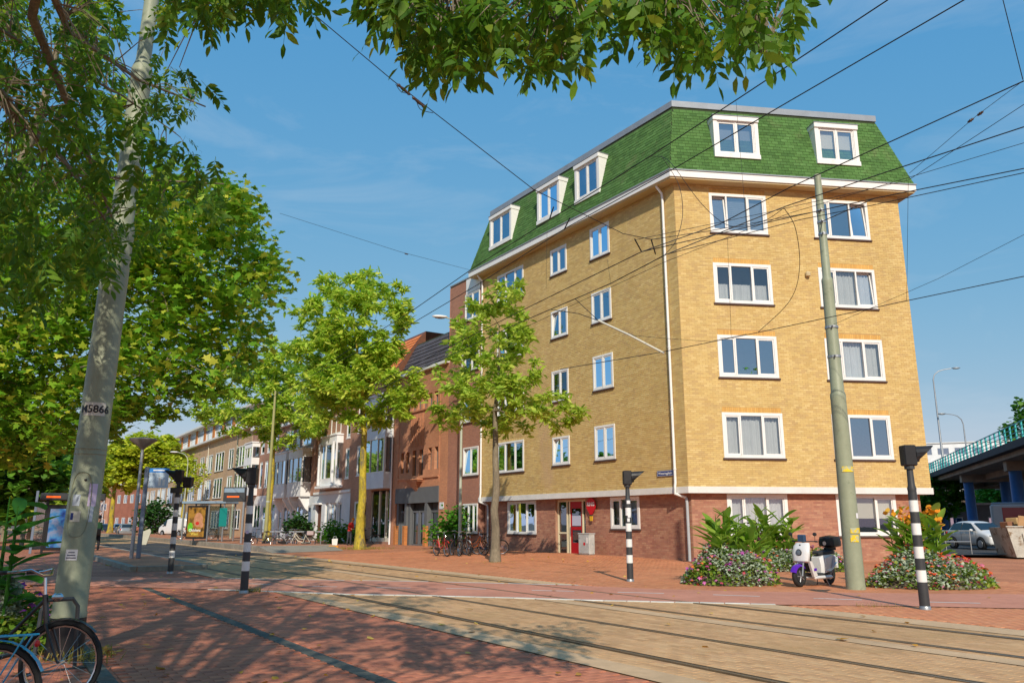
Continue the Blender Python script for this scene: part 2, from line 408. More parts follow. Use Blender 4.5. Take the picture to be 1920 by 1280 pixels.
def sheet(name, poly, z, mat, kind='structure', parent=None):
    me = bpy.data.meshes.new(name); me.from_pydata([(p[0], p[1], z) for p in poly], [], [list(range(len(poly)))])
    me.materials.append(mat); bm = bmesh.new(); bm.from_mesh(me); bmesh.ops.recalc_face_normals(bm, faces=bm.faces)
    for f in bm.faces:
        if f.normal.z < 0: f.normal_flip()
    bm.to_mesh(me); bm.free()
    return put(name, me, parent, kind=kind if not parent else None)
def local_sheet(name, s0, s1, n0, n1, z, mat, parent=None, ds=None, dn=None, kind='structure', zf=None):
    """a sheet in street coordinates, meshed so that it can follow the rise of the pavement; local x = -s, y = -n"""
    ks = max(1, int((s1 - s0) / ds)) if ds else 1; kn = max(1, int((n1 - n0) / dn)) if dn else 1
    vs = []; fs = []
    for i in range(ks + 1):
        for j in range(kn + 1):
            s = s0 + (s1 - s0) * i / ks; n = n0 + (n1 - n0) * j / kn
            vs.append((-s, -n, z + (zf(s, n) if zf else 0)))
    for i in range(ks):
        for j in range(kn):
            a = i * (kn + 1) + j; fs.append([a, a + 1, a + kn + 2, a + kn + 1])
    me = bpy.data.meshes.new(name); me.from_pydata(vs, [], fs); me.materials.append(mat)
    bm = bmesh.new(); bm.from_mesh(me); bmesh.ops.recalc_face_normals(bm, faces=bm.faces)
    for f in bm.faces:
        if f.normal.z < 0: f.normal_flip()
    bm.to_mesh(me); bm.free()
    if parent: return put(name, me, parent)
    return put(name, me, None, (CX, CY, 0), (0, 0, ROW_ROT), kind=kind)

ground_o = sheet('ground', [(-1500, -400), (1500, -400), (1500, 2500), (-1500, 2500)], -.06, M_earth)
pav = local_sheet('brick_pavement', -60, 200, -45, 10.5, 0, M_pave, ds=4, dn=2.5, zf=gz)
bed = local_sheet('tram_track_bed', -60, 260, 10.5, 17.42, 0, M_bed)
plaza = local_sheet('brick_plaza', -60, 120, 17.42, 60, 0, M_paveF)
farroad = local_sheet('cross_street', 17, 46, 10.9, 16.4, .006, M_asph)
siderd = sheet('side_road', [(15, 36.5), (60, 33), (120, 60), (120, 200), (40, 140), (21, 60)], .155, M_asph)

# cycle path crossing the tracks, with its markings
cyc_up = [(-60, 32), (-20, 24.6), (-12, 23.55), (-7.84, 22.82), (-4.28, 22.05), (-1.8, 21.45), (1.64, 20.3), (3.23, 19.3), (5.25, 18.55), (7.52, 18.2), (12, 17.7), (40, 14.5)]
cyc_lo = [(40, 10.0), (12, 14.3), (7.6, 15.25), (4.97, 15.6), (2.7, 16.16), (1.38, 16.5), (.05, 16.95), (-1.57, 17.42), (-3.4, 17.75), (-5.25, 18.5), (-7.02, 19.1), (-12, 20.6), (-20, 22.0), (-60, 28)]
sheet('cycle_path', cyc_up + cyc_lo, .0165, M_cycle)
cyc_poly = cyc_up + cyc_lo
def in_poly(x, y, P):
    c = False; j = len(P) - 1
    for i in range(len(P)):
        if (P[i][1] > y) != (P[j][1] > y) and x < (P[j][0] - P[i][0]) * (y - P[i][1]) / (P[j][1] - P[i][1]) + P[i][0]: c = not c
        j = i
    return c
cyc_root = bpy.data.objects['cycle_path']
def stripe(p0, p1, w, name='marking', parent=cyc_root):
    a = Vector((*p0, 0)); b = Vector((*p1, 0)); t = (b - a).normalized(); u = Vector((-t.y, t.x, 0)) * w / 2
    q = []
    for k in range(5):
        c = a.lerp(b, k / 4); q.append(c + u)
    for k in range(4, -1, -1):
        c = a.lerp(b, k / 4); q.append(c - u)
    me = bpy.data.meshes.new(name); me.from_pydata([(p.x, p.y, .0208) for p in q], [], [list(range(len(q)))]); me.materials.append(M_mark)
    me.flip_normals() if me.polygons[0].normal.z < 0 else None
    return put(name, me, parent)
dashes = [((-10.66, 22.), (-9.81, 21.82)), ((-8.83, 21.45), (-8.0, 21.38)), ((-6.68, 20.85), (-6.04, 20.6)), ((-4.85, 20.0), (-4.21, 19.83)),
          ((-3.23, 19.59), (-2.39, 19.45)), ((-1.55, 19.35), (-.6, 19.17)), ((.45, 18.8), (1.4, 18.56)), ((2.34, 18.3), (3.31, 17.98)),
          ((4.3, 17.66), (5.18, 17.28)), ((6.14, 16.83), (6.98, 16.5)), ((8.04, 16.08), (8.95, 15.82)), ((10.2, 15.4), (11.2, 15.1)), ((12.4, 14.8), (13.4, 14.5))]
for a, b in dashes: stripe(a, b, .095)
for a, b in (((-7.84, 22.82), (-4.5, 22.1)), ((-4.28, 22.05), (-2.2, 21.58)), ((-1.8, 21.47), (-.2, 20.95)), ((-.1, 20.92), (1.64, 20.38))): stripe(a, b, .13)
def kerbline(pts, w, z, mat, name, parent=None):
    """raised line of edge stones: every stone a block of its own in one mesh"""
    b = MB()
    for (x0, y0), (x1, y1) in zip(pts[:-1], pts[1:]):
        L_ = math.hypot(x1 - x0, y1 - y0); n = max(1, int(L_ / .42)); ang = math.atan2(y1 - y0, x1 - x0)
        for i in range(n):
            c = MB(); h = L_ / n; c.rbox(-h / 2 + .006, h / 2 - .006, -w / 2, w / 2, -.02, z + R.uniform(-.003, .003), .008)
            t = (i + .5) / n; c.xf(Matrix.Translation((x0 + (x1 - x0) * t, y0 + (y1 - y0) * t, 0)) @ Matrix.Rotation(ang + R.uniform(-.01, .01), 4, 'Z'))
            b.add(c.v, c.f)
    return b.build(name, mat, parent)
kerbline([(-7.02, 19.1), (-5.25, 18.5), (-3.4, 17.75), (-1.57, 17.42), (.05, 16.95), (1.38, 16.5), (2.7, 16.16), (4.97, 15.6)], .12, .026, pm('white_edge_stone', (.62, .60, .54), .85, var=.2, scale=2, island=[(.6, .58, .52), (.5, .48, .42), (.68, .66, .6)]), 'edge_stones', cyc_root)

# rails, edge strips, drain channels
for n_ in (11.42, 12.98, 14.93, 16.49):
    b = MB(); b.box(-260, 60, -n_ - .028, -n_ + .03, -.02, .020)
    b.box(-260, 60, -n_ + .075, -n_ + .095, -.02, .0185); b.build('rail', M_rail, bed)
    b = MB(); b.box(-260, 60, -n_ + .03, -n_ + .075, -.02, .0125); b.build('rail_groove', M_groove, bed)
local_sheet('concrete_strip', -60, 260, 10.42, 11.05, .0145, M_tanc, parent=bed)
local_sheet('concrete_strip', -60, 20, 13.16, 13.52, .0140, M_tanc, parent=bed)
local_sheet('concrete_strip', -60, 20, 17.02, 17.42, .0140, M_tanc, parent=bed)
for n_ in (19.62, 21.86):
    b = MB(); s_ = 1.5 if n_ < 20 else -8.5
    while s_ > -30:
        b.rbox(-s_ + .006, -s_ + .994, -n_ - .085, -n_ + .085, -.03, .0135, .005)
        for k in range(9): b.box(-s_ + .06 + k * .1, -s_ + .12 + k * .1, -n_ - .05, -n_ + .05, .013, .0142)
        s_ -= 1.0
    b.build('drain_channel', M_drain, plaza)

# paving bricks one by one where they can be told apart
def view_size(p):
    d = p - Vector((0, 0, CAM_H)); zc = d.y * _c + d.z * _s
    if zc < 1: return -1
    x = 960 + F_PX * d.x / zc; y = 640 - F_PX * (-d.y * _s + d.z * _c) / zc
    return F_PX / zc if -20 < x < 1940 and y < 1290 else -1
def pave(root, s0, s1, n0, n1, mat, top, skip=None, zf=None, bl=.215, bw=.108, g=.0045, joint=None, along='s', maxd=40):
    rows = []
    if along == 's':
        nr = int((n1 - n0) / bw)
        for r in range(nr):
            n = n0 + r * bw; off = (r % 2) * bl / 2
            for k in range(int((s1 - s0) / bl)):
                rows.append((s0 + k * bl + off, n, bl, bw))
    else:
        nr = int((s1 - s0) / bw)
        for r in range(nr):
            s = s0 + r * bw; off = (r % 2) * bl / 2
            for k in range(int((n1 - n0) / bl)):
                rows.append((s, n0 + k * bl + off, bw, bl))
    out = []
    for s, n, ls, ln in rows:
        if n + ln > n1 + .001: ln = n1 - n
        if ln < .04: continue
        p = W(s + ls / 2, n + ln / 2)
        if skip and skip(s + ls / 2, n + ln / 2, p): continue
        v = view_size(p)
        if v < 0: continue
        z = (zf(s, n) if zf else 0); out.append((v, -s - ls + g / 2, -s - g / 2, -n - ln + g / 2, -n - g / 2, z - .02, z + top + R.uniform(-.0014, .0014)))
    out.sort(key=lambda t: -t[0])
    near, rest = out[:300], out[300:]
    if rest: put('pavers', boxes_mesh('pavers', [o[1:] for o in rest], mat, drop=5), root, kind='stuff')
    cache = {}
    for o in near:
        dx, dy = round(o[2] - o[1], 3), round(o[4] - o[3], 3)
        if (dx, dy) not in cache:
            cache[dx, dy] = MB().rbox(-dx / 2, dx / 2, -dy / 2, dy / 2, -.02, 0, .004).mesh('paver', mat)
        put('paver', cache[dx, dy], root, ((o[1] + o[2]) / 2, (o[3] + o[4]) / 2, o[6]))
RAILS = (11.42, 12.98, 14.93, 16.49)
def skip_bed(s, n, p):
    if in_poly(p.x, p.y, cyc_poly): return True
    for r in RAILS:
        if r - .10 < n < r + .06: return True
    return (13.12 < n < 13.55) or n > 16.98 or n < 11.08
pave(bed, -18.5, 9, 11.05, 17.02, M_paverT, .0095, skip_bed, along='s')
pave(plaza, -17.5, 3, 17.44, 24, M_paverF, .0095, lambda s, n, p: in_poly(p.x, p.y, cyc_poly) or abs(n - 19.62) < .13 or abs(n - 21.86) < .13, along='n')
pave(pav, -17, 15.6, .3, 10.40, M_paver, .0095, lambda s, n, p: in_poly(p.x, p.y, cyc_poly), zf=gz, along='n')

# tram stop platforms
def platform(name, s0, s1, n0, n1, h, label):
    o = MB().rbox(-s1, -s0, -n1 + .22, -n0 - .22, -.1, h - .006, .01).build(name, M_pave, None, (CX, CY, 0), (0, 0, ROW_ROT), kind='structure')
    for nn in (n0, n1 - .22):
        s_ = s0
        while s_ < min(s1, s0 + 75) - .02:
            e = min(s1, s_ + 1.0); MB().rbox(-e + .006, -s_ - .006, -nn - .22, -nn, -.1, h + R.uniform(-.004, .004), .015).build('kerb_stone', M_conc, o); s_ = e
    for ss in (s0, s1): MB().rbox(-ss - .11, -ss + .11, -n1 + .23, -n0 - .23, -.1, h - .001, .015).build('kerb_stone', M_conc, o)
    return o
platform('tram_platform', 6.0, 58, 16.55, 18.95, .17, '')
platform('tram_platform', 22.3, 110, 5.9, 10.3, .30, '')
# low ramp at the near end of the far platform
b = MB(); b.add([(-22.2, -10.3, .02), (-22.2, -6.1, .05), (-19.6, -6.4, .07), (-19.6, -10.3, .01), (-22.2, -10.3, .29), (-22.2, -6.1, .29)], [[0, 3, 4], [3, 2, 5, 4], [2, 1, 5], [0, 4, 5, 1], [0, 1, 2, 3]])
b.build('platform_ramp', M_conc, None, (CX, CY, 0), (0, 0, ROW_ROT), kind='structure')

# ------------------------------------------------------------------ leaves
def leaf_mat(name, cols, trans=.38): return pm(name, None, .55, spec=.35, island=[lin(c) for c in cols], trans=trans)
LF_bush0 = leaf_mat('pot_plant_leaf', ((66, 132, 32), (94, 158, 46), (120, 172, 58)), .35)
OVAL = (np.array([(0, 0, 0), (.35, -.5, .05), (.35, .5, .05), (.72, -.38, .02), (.72, .38, .02), (1, 0, -.08)]), [[0, 1, 2], [1, 3, 4, 2], [3, 5, 4]])
_pl = [(0, 0), (.18, -.16), (.10, -.50), (.36, -.36), (.55, -.52), (.56, -.24), (1.0, 0), (.56, .24), (.55, .52), (.36, .36), (.10, .50), (.18, .16)]
PALM = (np.array([(x, y, -.10 * abs(y) - .06 * x * x) for x, y in _pl]), [list(range(len(_pl)))])
def leaves_mesh(name, pos, size, mat, shape=OVAL, wid=.5, up=.5, droop=.0, rng=NP):
    """pos Nx3; every leaf gets its own direction, tilt and size"""
    pos = np.asarray(pos); n = len(pos); V, Fc = shape
    yaw = rng.uniform(0, 2 * PI, n); pit = rng.normal(-droop, .45, n); rol = rng.normal(0, .7, n) * (1 - up) + rng.normal(0, .25, n)
    sz = size * rng.uniform(.65, 1.2, n)
    cx, sx_ = np.cos(yaw), np.sin(yaw)
    cp, sp = np.cos(pit), np.sin(pit); cr, sr = np.cos(rol), np.sin(rol)
    d = np.stack([cx * cp, sx_ * cp, sp], 1); side = np.stack([-sx_, cx, np.zeros(n)], 1); nor = np.cross(d, side)
    s2 = side * cr[:, None] + nor * sr[:, None]; n2 = np.cross(d, s2)
    P = pos[:, None, :] + sz[:, None, None] * (d[:, None, :] * V[None, :, 0, None] + s2[:, None, :] * (V[None, :, 1, None] * (wid / .5)) + n2[:, None, :] * V[None, :, 2, None])
    k = len(V); base = (np.arange(n) * k)[:, None]
    fl = np.concatenate([np.array(f) for f in Fc]); loops = (base + fl[None]).ravel(); tot = np.tile([len(f) for f in Fc], n)
    return np_mesh(name, P.reshape(-1, 3), loops, tot, mat)

# ------------------------------------------------------------------ walls, bricks and windows
def split_rect(x0, x1, z0, z1, holes):
    """rectangles that fill a wall around its openings"""
    xs = sorted({x0, x1} | {min(max(h[i], x0), x1) for h in holes for i in (0, 1)})
    out = []
    for a, b in zip(xs[:-1], xs[1:]):
        if b - a < 1e-4: continue
        m = (a + b) / 2; zz = [(z0, z1)]
        for h in holes:
            if h[0] < m < h[1]:
                nz = []
                for c, d in zz:
                    if h[3] <= c or h[2] >= d: nz.append((c, d)); continue
                    if h[2] > c: nz.append((c, h[2]))
                    if h[3] < d: nz.append((h[3], d))
                zz = nz
        out += [(a, b, c, d) for c, d in zz]
    return out
def wall(parent, x0, x1, z0, z1, holes, mat, y=0., rot=0., loc=(0, 0, 0), name='wall', reveal=.12):
    b = MB()
    for a, c, d, e in split_rect(x0, x1, z0, z1, holes):
        b.add([(a, y, d), (c, y, d), (c, y, e), (a, y, e)], [[0, 1, 2, 3]])
    for h in holes:
        a, c, d, e = max(h[0], x0), min(h[1], x1), max(h[2], z0), min(h[3], z1); k = y + reveal
        b.add([(a, y, d), (c, y, d), (c, y, e), (a, y, e), (a, k, d), (c, k, d), (c, k, e), (a, k, e)], [[0, 4, 5, 1], [1, 5, 6, 2], [2, 6, 7, 3], [3, 7, 4, 0]])
    me = bpy.data.meshes.new(name); me.from_pydata(b.v, [], b.f); me.materials.append(mat)
    return put(name, me, parent, loc, (0, 0, rot))
def bricks(parent, x0, x1, z0, z1, holes, mat, soldiers=(), rot=0., y=0., bl=.245, bh=.0815, g=.011, proud=.005, indiv=0, loc=(0, 0, 0)):
    rows = []; k = 0; z = z0
    hs = list(holes) + [(a, b, c, d) for a, b, c, d in soldiers]
    while z < z1 - .02:
        zt = min(z + bh, z1); zc = (z + zt) / 2
        cuts = sorted((max(h[0], x0), min(h[1], x1)) for h in hs if h[2] < zc < h[3])
        segs = []; p = x0
        for a, b in cuts:
            if a > p: segs.append((p, a))
            p = max(p, b)
        if p < x1: segs.append((p, x1))
        off = (k % 2) * bl / 2
        for a, b in segs:
            i = math.floor((a - x0 + off) / bl)
            while True:
                u0 = max(a, x0 - off + i * bl); u1 = min(b, x0 - off + (i + 1) * bl)
                if u0 >= b - .001: break
                if u1 - u0 > .03: rows.append((u0 + g / 2, u1 - g / 2, y - proud + R.uniform(-.0012, .0012), y + .004, z + g / 2, zt - g / 2))
                i += 1
        z += bh; k += 1
    for a, b, c, d in soldiers:
        n = max(1, round((b - a) / bh)); w = (b - a) / n
        for i in range(n): rows.append((a + i * w + g / 2, a + (i + 1) * w - g / 2, y - proud + R.uniform(-.001, .001), y + .004, c + g / 2, d - g / 2))
    if indiv:
        full = [r for r in rows if abs((r[1] - r[0]) - (bl - g)) < .001 and abs((r[5] - r[4]) - (bh - g)) < .001]
        Mx = parent.matrix_world if False else Matrix.Translation(parent.location) @ Matrix.Rotation(parent.rotation_euler.z, 4, 'Z') @ Matrix.Rotation(rot, 4, 'Z')
        full.sort(key=lambda r: (Mx @ Vector((r[0], r[2], r[4])) - Vector((0, 0, CAM_H))).length)
        near = set(full[:indiv])
        rest = [r for r in rows if r not in near]
        hx, hz = (bl - g) / 2, (bh - g) / 2
        me = MB().rbox(-hx, hx, -proud, .004, -hz, hz, .003).mesh('brick', mat)
        cr, sr = math.cos(rot), math.sin(rot)
        for r in near:
            x = (r[0] + r[1]) / 2; yy = r[2] + proud
            put('brick', me, parent, (x * cr - yy * sr, x * sr + yy * cr, (r[4] + r[5]) / 2), (0, 0, rot))
        rows = rest
    return put('brick_facing', boxes_mesh('brick_facing', rows, mat, drop=2), parent, loc, (0, 0, rot), kind='stuff')

def wavy(x0, x1, z0, z1, y, amp=.025, wl=.14):
    n = max(6, int((x1 - x0) / (wl / 4))); vs = []; fs = []
    ph = R.uniform(0, 6)
    for i in range(n + 1):
        x = x0 + (x1 - x0) * i / n; yy = y + amp * math.sin(x / wl * 2 * PI + ph) + amp * .5 * math.sin(x / wl * 3.7 + ph * 2)
        vs += [(x, yy, z0), (x, yy, z1)]
    for i in range(n): fs.append([2 * i, 2 * i + 2, 2 * i + 3, 2 * i + 1])
    return vs, fs
def window(parent, x0, x1, z0, z1, lights, rot=0., y=0., fw=.10, style=None, sill=True, mat=None, tilt=None, sash=True, glass=None, off=(0, 0), curtain=True, sillmat=None, name='window'):
    """frame with mullions and casements, one pane for each light, a sill, and what hangs behind the glass"""
    mat = mat or M_white; st = style or R.choice(['curtain', 'curtain', 'sides', 'none', 'half', 'blind'])
    glass = glass or (M_glassc if st in ('curtain', 'half', 'sides', 'screen') else M_glass)
    cr, sr = math.cos(rot), math.sin(rot)
    lx = x0; ly = y
    loc = (lx * cr - ly * sr + off[0], lx * sr + ly * cr + off[1], z0)
    w, h = x1 - x0, z1 - z0
    b = MB()
    b.rbox(0, w, -.035, .09, 0, fw, .008); b.rbox(0, w, -.035, .09, h - fw, h, .008)
    b.rbox(0, fw, -.034, .089, fw - .01, h - fw + .01, .008); b.rbox(w - fw, w, -.034, .089, fw - .01, h - fw + .01, .008)
    iw = w - 2 * fw; xs = [fw]
    tot = sum(lights)
    for l in lights: xs.append(xs[-1] + iw * l / tot)
    mw = .07 if w > 1 else .05
    for x in xs[1:-1]: b.rbox(x - mw / 2, x + mw / 2, -.03, .085, fw - .01, h - fw + .01, .006)
    f = b.build(name, mat, parent, loc, (0, 0, rot))
    for i in range(len(lights)):
        a = xs[i] + (mw / 2 if i else 0); c = xs[i + 1] - (mw / 2 if i < len(lights) - 1 else 0)
        d0, d1 = fw, h - fw
        op = sash and (len(lights) == 1 or i != 1 or len(lights) == 2)
        ang = 0.
        if tilt and i in tilt: ang = tilt[i]
        if op:
            sw = .055; q = MB(); W_ = c - a; H_ = d1 - d0
            q.box(.004, W_ - .004, .0, .055, .004, sw); q.box(.004, W_ - .004, .0, .055, H_ - sw, H_ - .004)
            q.box(.004, sw, .001, .054, sw, H_ - sw); q.box(W_ - sw, W_ - .004, .001, .054, sw, H_ - sw)
            put('casement', q.mesh('casement', mat), f, (a, -.012, d0), (ang, 0, 0))
            g = MB(); g.add([(sw, .028, sw), (W_ - sw, .028, sw), (W_ - sw, .028, H_ - sw), (sw, .028, H_ - sw)], [[0, 1, 2, 3]])
            put('pane', g.mesh('pane', glass), f, (a, -.012, d0), (ang, 0, 0))
        else:
            g = MB(); g.add([(a, .03, d0), (c, .03, d0), (c, .03, d1), (a, .03, d1)], [[0, 1, 2, 3]])
            g.build('pane', glass, f)
    if sill:
        MB().rbox(-.05, w + .05, -.075, .06, -.075, -.003, .01).build('sill', sillmat or M_sill, f)
    if curtain:
        a, c = .06, w - .06
        if st == 'curtain':
            vs, fs = wavy(a, c, .06, h - .08, .20); MB().add(vs, fs).build('curtain', M_curtain, f, smooth=True)
        elif st == 'half':
            vs, fs = wavy(a, c, .06, h * R.uniform(.5, .68), .20); MB().add(vs, fs).build('curtain', M_curtain, f, smooth=True)
        elif st == 'sides':
            for p, q in ((a, a + w * .24), (c - w * .22, c)):
                vs, fs = wavy(p, q, .05, h - .06, .22); MB().add(vs, fs).build('curtain', M_curtain, f, smooth=True)
        elif st == 'blind':
            b = MB(); n = int((h - .2) / .09); lo = R.choice([0, 0, .35])
            for k in range(n):
                zz = h - .12 - k * .09
                if zz < h * lo + .06: break
                b.box(a, c, .17, .19, zz - .075, zz)
            b.build('blind', M_blind, f)
        elif st == 'plants':
            MB().box(a, c, .14, .30, .02, .05).build('window_ledge', M_white, f)
            for xx in (w * .42, w * .56):
                MB().lathe([(.05, 0), (.07, .12)], 10, c=(xx, .2, .05)).build('flower_pot', M_red, f)
                put('pot_plant', leaves_mesh('pot_plant', np.random.default_rng(3).normal(0, .09, (60, 3)) + np.array([xx, .2, .36]), .13, LF_bush0, OVAL, .5), f)
        elif st == 'screen':
            MB().box(a, c, .16, .17, h * .42, h - .05).build('roller_blind', M_cream, f)
    return f

# ------------------------------------------------------------------ the yellow corner block
M_yb = pm('yellow_brick', None, .82, var=.10, scale=.8, var2=.06, spec=.25, stretch=(1, 1, .45),
          island=[lin(c) for c in ((203, 174, 113), (212, 185, 122), (197, 166, 107), (207, 179, 117), (216, 191, 132), (203, 174, 115), (193, 164, 113), (210, 183, 120))],
          smear=[(lin((201, 170, 130)), .28, .58, .12), (lin((150, 124, 86)), 1.3, .63, .12, .5)])
M_ym = pm('yellow_mortar', lin((184, 150, 102)), .95, var=.15, scale=2)
M_ys = pm('orange_yellow_brick', None, .82, var=.1, scale=1, spec=.25, island=[lin(c) for c in ((208, 162, 88), (216, 172, 98), (202, 154, 84))])
M_rb = pm('red_brown_brick', None, .85, var=.18, scale=.7, var2=.1, spec=.22,
          island=[lin(c) for c in ((169, 120, 100), (181, 132, 108), (160, 110, 94), (174, 124, 102), (185, 141, 116), (163, 114, 98))])
M_rm = pm('grey_mortar', lin((168, 130, 109)), .95, var=.15, scale=2)
M_shingle = pm('green_shingle', None, .88, var=.18, scale=.6, var2=.14, smear=(lin((112, 122, 82)), .9, .56, .14, .6), spec=.2, bump=.4, bscale=70,
               island=[lin(c) for c in ((77, 112, 58), (86, 124, 65), (71, 104, 54), (83, 118, 61), (92, 129, 71), (75, 108, 58))])
M_under = pm('roof_felt', (.03, .045, .018), .95)
M_soffit = pm('cream_soffit', lin((196, 178, 140)), .8, var=.08, scale=1)
M_reddoor = pm('red_door', (.42, .006, .012), .4, var=.06, scale=3)
FR = math.atan2(.14, .99) - ROW_ROT
yb = empty('apartment_block', W(0, 0), ROW_ROT, 'five storey yellow brick corner block with a green shingled mansard roof', 'building')
GF = .33                                     # the upper storeys overhang the ground floor by this much
LX = -16.0; FL = 10.4
e_ = Vector((math.cos(FR), math.sin(FR))); en = Vector((-math.sin(FR), math.cos(FR)))
foot = [Vector((LX, 0)), Vector((0, 0)), e_ * FL, e_ * FL + en * 10, Vector((LX, 11))]
def offset_poly(P, d):
    out = []; n = len(P)
    for i in range(n):
        a, b, c = P[i - 1], P[i], P[(i + 1) % n]
        t0 = (b - a).normalized(); t1 = (c - b).normalized()
        n0 = Vector((t0.y, -t0.x)); n1 = Vector((t1.y, -t1.x))
        k = 1 + n0.dot(n1); out.append(b + (n0 + n1) * (d / k))
    return out
# openings: left side (local x = -s) and front (x along the front)
def sx(s0, s1): return (-s1, -s0)
ZR = [(13.62, 15.36), (10.50, 12.21), (7.36, 9.08), (4.08, 5.86)]
L_up = []
for (z0, z1) in [(13.52, 15.28), (10.3, 12.0), (7.2, 8.9), (4.17, 5.75)]: L_up.append((*sx(11.55, 14.15), z0, z1, [1, 1.25, 1]))
for (z0, z1) in [(13.95, 15.3), (10.62, 12.0), (7.4, 8.9), (4.28, 5.6)]: L_up.append((*sx(7.65, 8.98), z0, z1, [1, 1]))
for (z0, z1) in [(13.9, 15.42), (10.72, 12.16), (7.52, 9.08), (4.31, 5.82)]: L_up.append((*sx(4.32, 5.7), z0, z1, [1, 1]))
F_up = [(a, b, z0, z1, [.85, 1.25, 1]) for z0, z1 in ZR for a, b in ((1.57, 4.10), (6.30, 8.85))]
L_gf = [(*sx(10.95, 13.55), 1.0, 2.62, [1, 1.2, 1]), (*sx(3.25, 5.1), 1.3, 2.62, [1, 1, 1])]
L_door = (*sx(6.95, 9.3), 0.0, 2.64)
F_gf = [(1.5, 4.0, 1.02, 2.64, [.8, 1.3, 1]), (6.15, 8.72, 1.04, 2.64, [.9, 1.2, 1])]
h = [o[:4] for o in L_up]; wall(yb, LX, 0, 2.92, 15.74, h, M_ym, name='wall')
bricks(yb, LX, 0, 2.92, 15.74, h, M_yb, soldiers=[(o[0] - .0, o[1] + .0, o[3], o[3] + .163) for o in L_up if o[3] < 15.5])
h = [o[:4] for o in F_up]; wall(yb, 0, FL, 2.92, 15.74, h, M_ym, rot=FR, name='wall')
sol = [(o[0], o[1], o[3] + .002, o[3] + .24) for o in F_up]
bricks(yb, 0, FL, 2.92, 15.74, h + sol, M_yb, rot=FR, indiv=300)
rows = []
for a, b, c, d in sol:
    n = round((b - a) / .0815); w_ = (b - a) / n
    rows += [(a + i * w_ + .0065, a + (i + 1) * w_ - .0065, -.005 + R.uniform(-.001, .001), .004, c + .006, d - .006) for i in range(n)]
put('soldier_course', boxes_mesh('soldier_course', rows, M_ys, drop=2), yb, (0, 0, 0), (0, 0, FR), kind='stuff')
# ground floor, set back under the band
gfp = offset_poly(foot, -GF)
h = [o[:4] for o in L_gf] + [L_door]
wall(yb, LX + .1, gfp[1].x, -.1, 2.7, h, M_rm, y=GF)
bricks(yb, LX + .1, gfp[1].x, .0, 2.7, h, M_rb, y=GF)
# front ground floor has its own origin at the set back corner
G0 = gfp[1]; GLEN = (gfp[2] - gfp[1]).length
h = [o[:4] for o in F_gf]
wall(yb, 0, GLEN, -.1, 2.7, h, M_rm, rot=FR, loc=(G0.x, G0.y, 0))
bricks(yb, 0, GLEN, 0, 2.7, h, M_rb, rot=FR, loc=(G0.x, G0.y, 0))
# the other sides, ceilings and an inner wall so that the rooms read as rooms
b = MB()
for P, z0, z1 in ((foot, 2.8, 15.74), (gfp, -.1, 2.8)):
    for i in (2, 3, 4):
        a, c = P[i], P[(i + 1) % 5]; b.add([(a.x, a.y, z0), (c.x, c.y, z0), (c.x, c.y, z1), (a.x, a.y, z1)], [[0, 1, 2, 3]])
b.build('rear_wall', brick_mat('far_yellow_brick', lin((206, 162, 90)), lin((196, 150, 84)), lin((184, 150, 102))), yb)
ins = offset_poly(foot, -2.3); b = MB(); b.prism([tuple(p) for p in ins], 0, 19)
for z in (2.75, 6.2, 9.5, 12.7): b.prism([tuple(p) for p in offset_poly(foot, -.35)], z, z + .2)
b.build('rooms', M_room, yb)
# band, cornice, mansard
band = offset_poly(foot, .05)
MB().prism([tuple(p) for p in band], 2.67, 2.925).build('band', M_band, yb)
MB().prism([tuple(p) for p in offset_poly(foot, .50)], 15.73, 15.86).build('soffit', M_soffit, yb)
cor = MB().prism([tuple(p) for p in offset_poly(foot, .56)], 15.80, 16.08).build('cornice', M_white, yb)
MB().prism([tuple(p) for p in offset_poly(foot, .60)], 16.082, 16.13).build('gutter_lip', M_grey, yb)
Z0, Z1 = 16.12, 19.62
lo, hi = offset_poly(foot, .53), offset_poly(foot, -.42)
b = MB(); n = 5
b.add([(p.x, p.y, Z0) for p in lo] + [(p.x, p.y, Z1) for p in hi], [[i, (i + 1) % n, n + (i + 1) % n, n + i] for i in range(n)] + [[5, 6, 7, 8, 9]])
roof = b.build('roof', M_under, yb)
trim = MB().prism([tuple(p) for p in offset_poly(foot, -.36)], Z1 - .03, Z1 + .26).build('parapet_trim', M_grey, roof)
def shingles(i, tw=.30, th=.165):
    P0, P1 = Vector((*lo[i], Z0)), Vector((*lo[(i + 1) % n], Z0)); Q0, Q1 = Vector((*hi[i], Z1)), Vector((*hi[(i + 1) % n], Z1))
    u = (P1 - P0).normalized(); Lb = (P1 - P0).length
    v = (Q0 - P0); v = (v - u * v.dot(u)); H_ = v.length; v.normalize(); nn = u.cross(v)
    a0 = (Q0 - P0).dot(u); a1 = Lb - (Q1 - P0).dot(u)
    rows = []
    for r in range(int(H_ / th)):
        t0, t1 = r * th, (r + 1) * th; tm = (t0 + t1) / 2 / H_
        xa, xb = a0 * tm, Lb - a1 * tm; off = (r % 2) * tw / 2 + R.uniform(-.02, .02)
        k = math.floor((xa - off) / tw)
        while off + k * tw < xb:
            c0, c1 = max(xa, off + k * tw) + .007, min(xb, off + (k + 1) * tw) - .007
            if c1 - c0 > .04: rows.append((c0, c1, t0 - .02, t1, R.uniform(.016, .026)))
            k += 1
    return P0, u, v, nn, rows
def shingle_pts(c0, c1, t0, t1, th): return [(c0, t0, th - .014), (c1, t0, th - .014), (c1, t1, .002), (c0, t1, .002), (c0, t0, th), (c1, t0, th), (c1, t1, .006), (c0, t1, .006)]
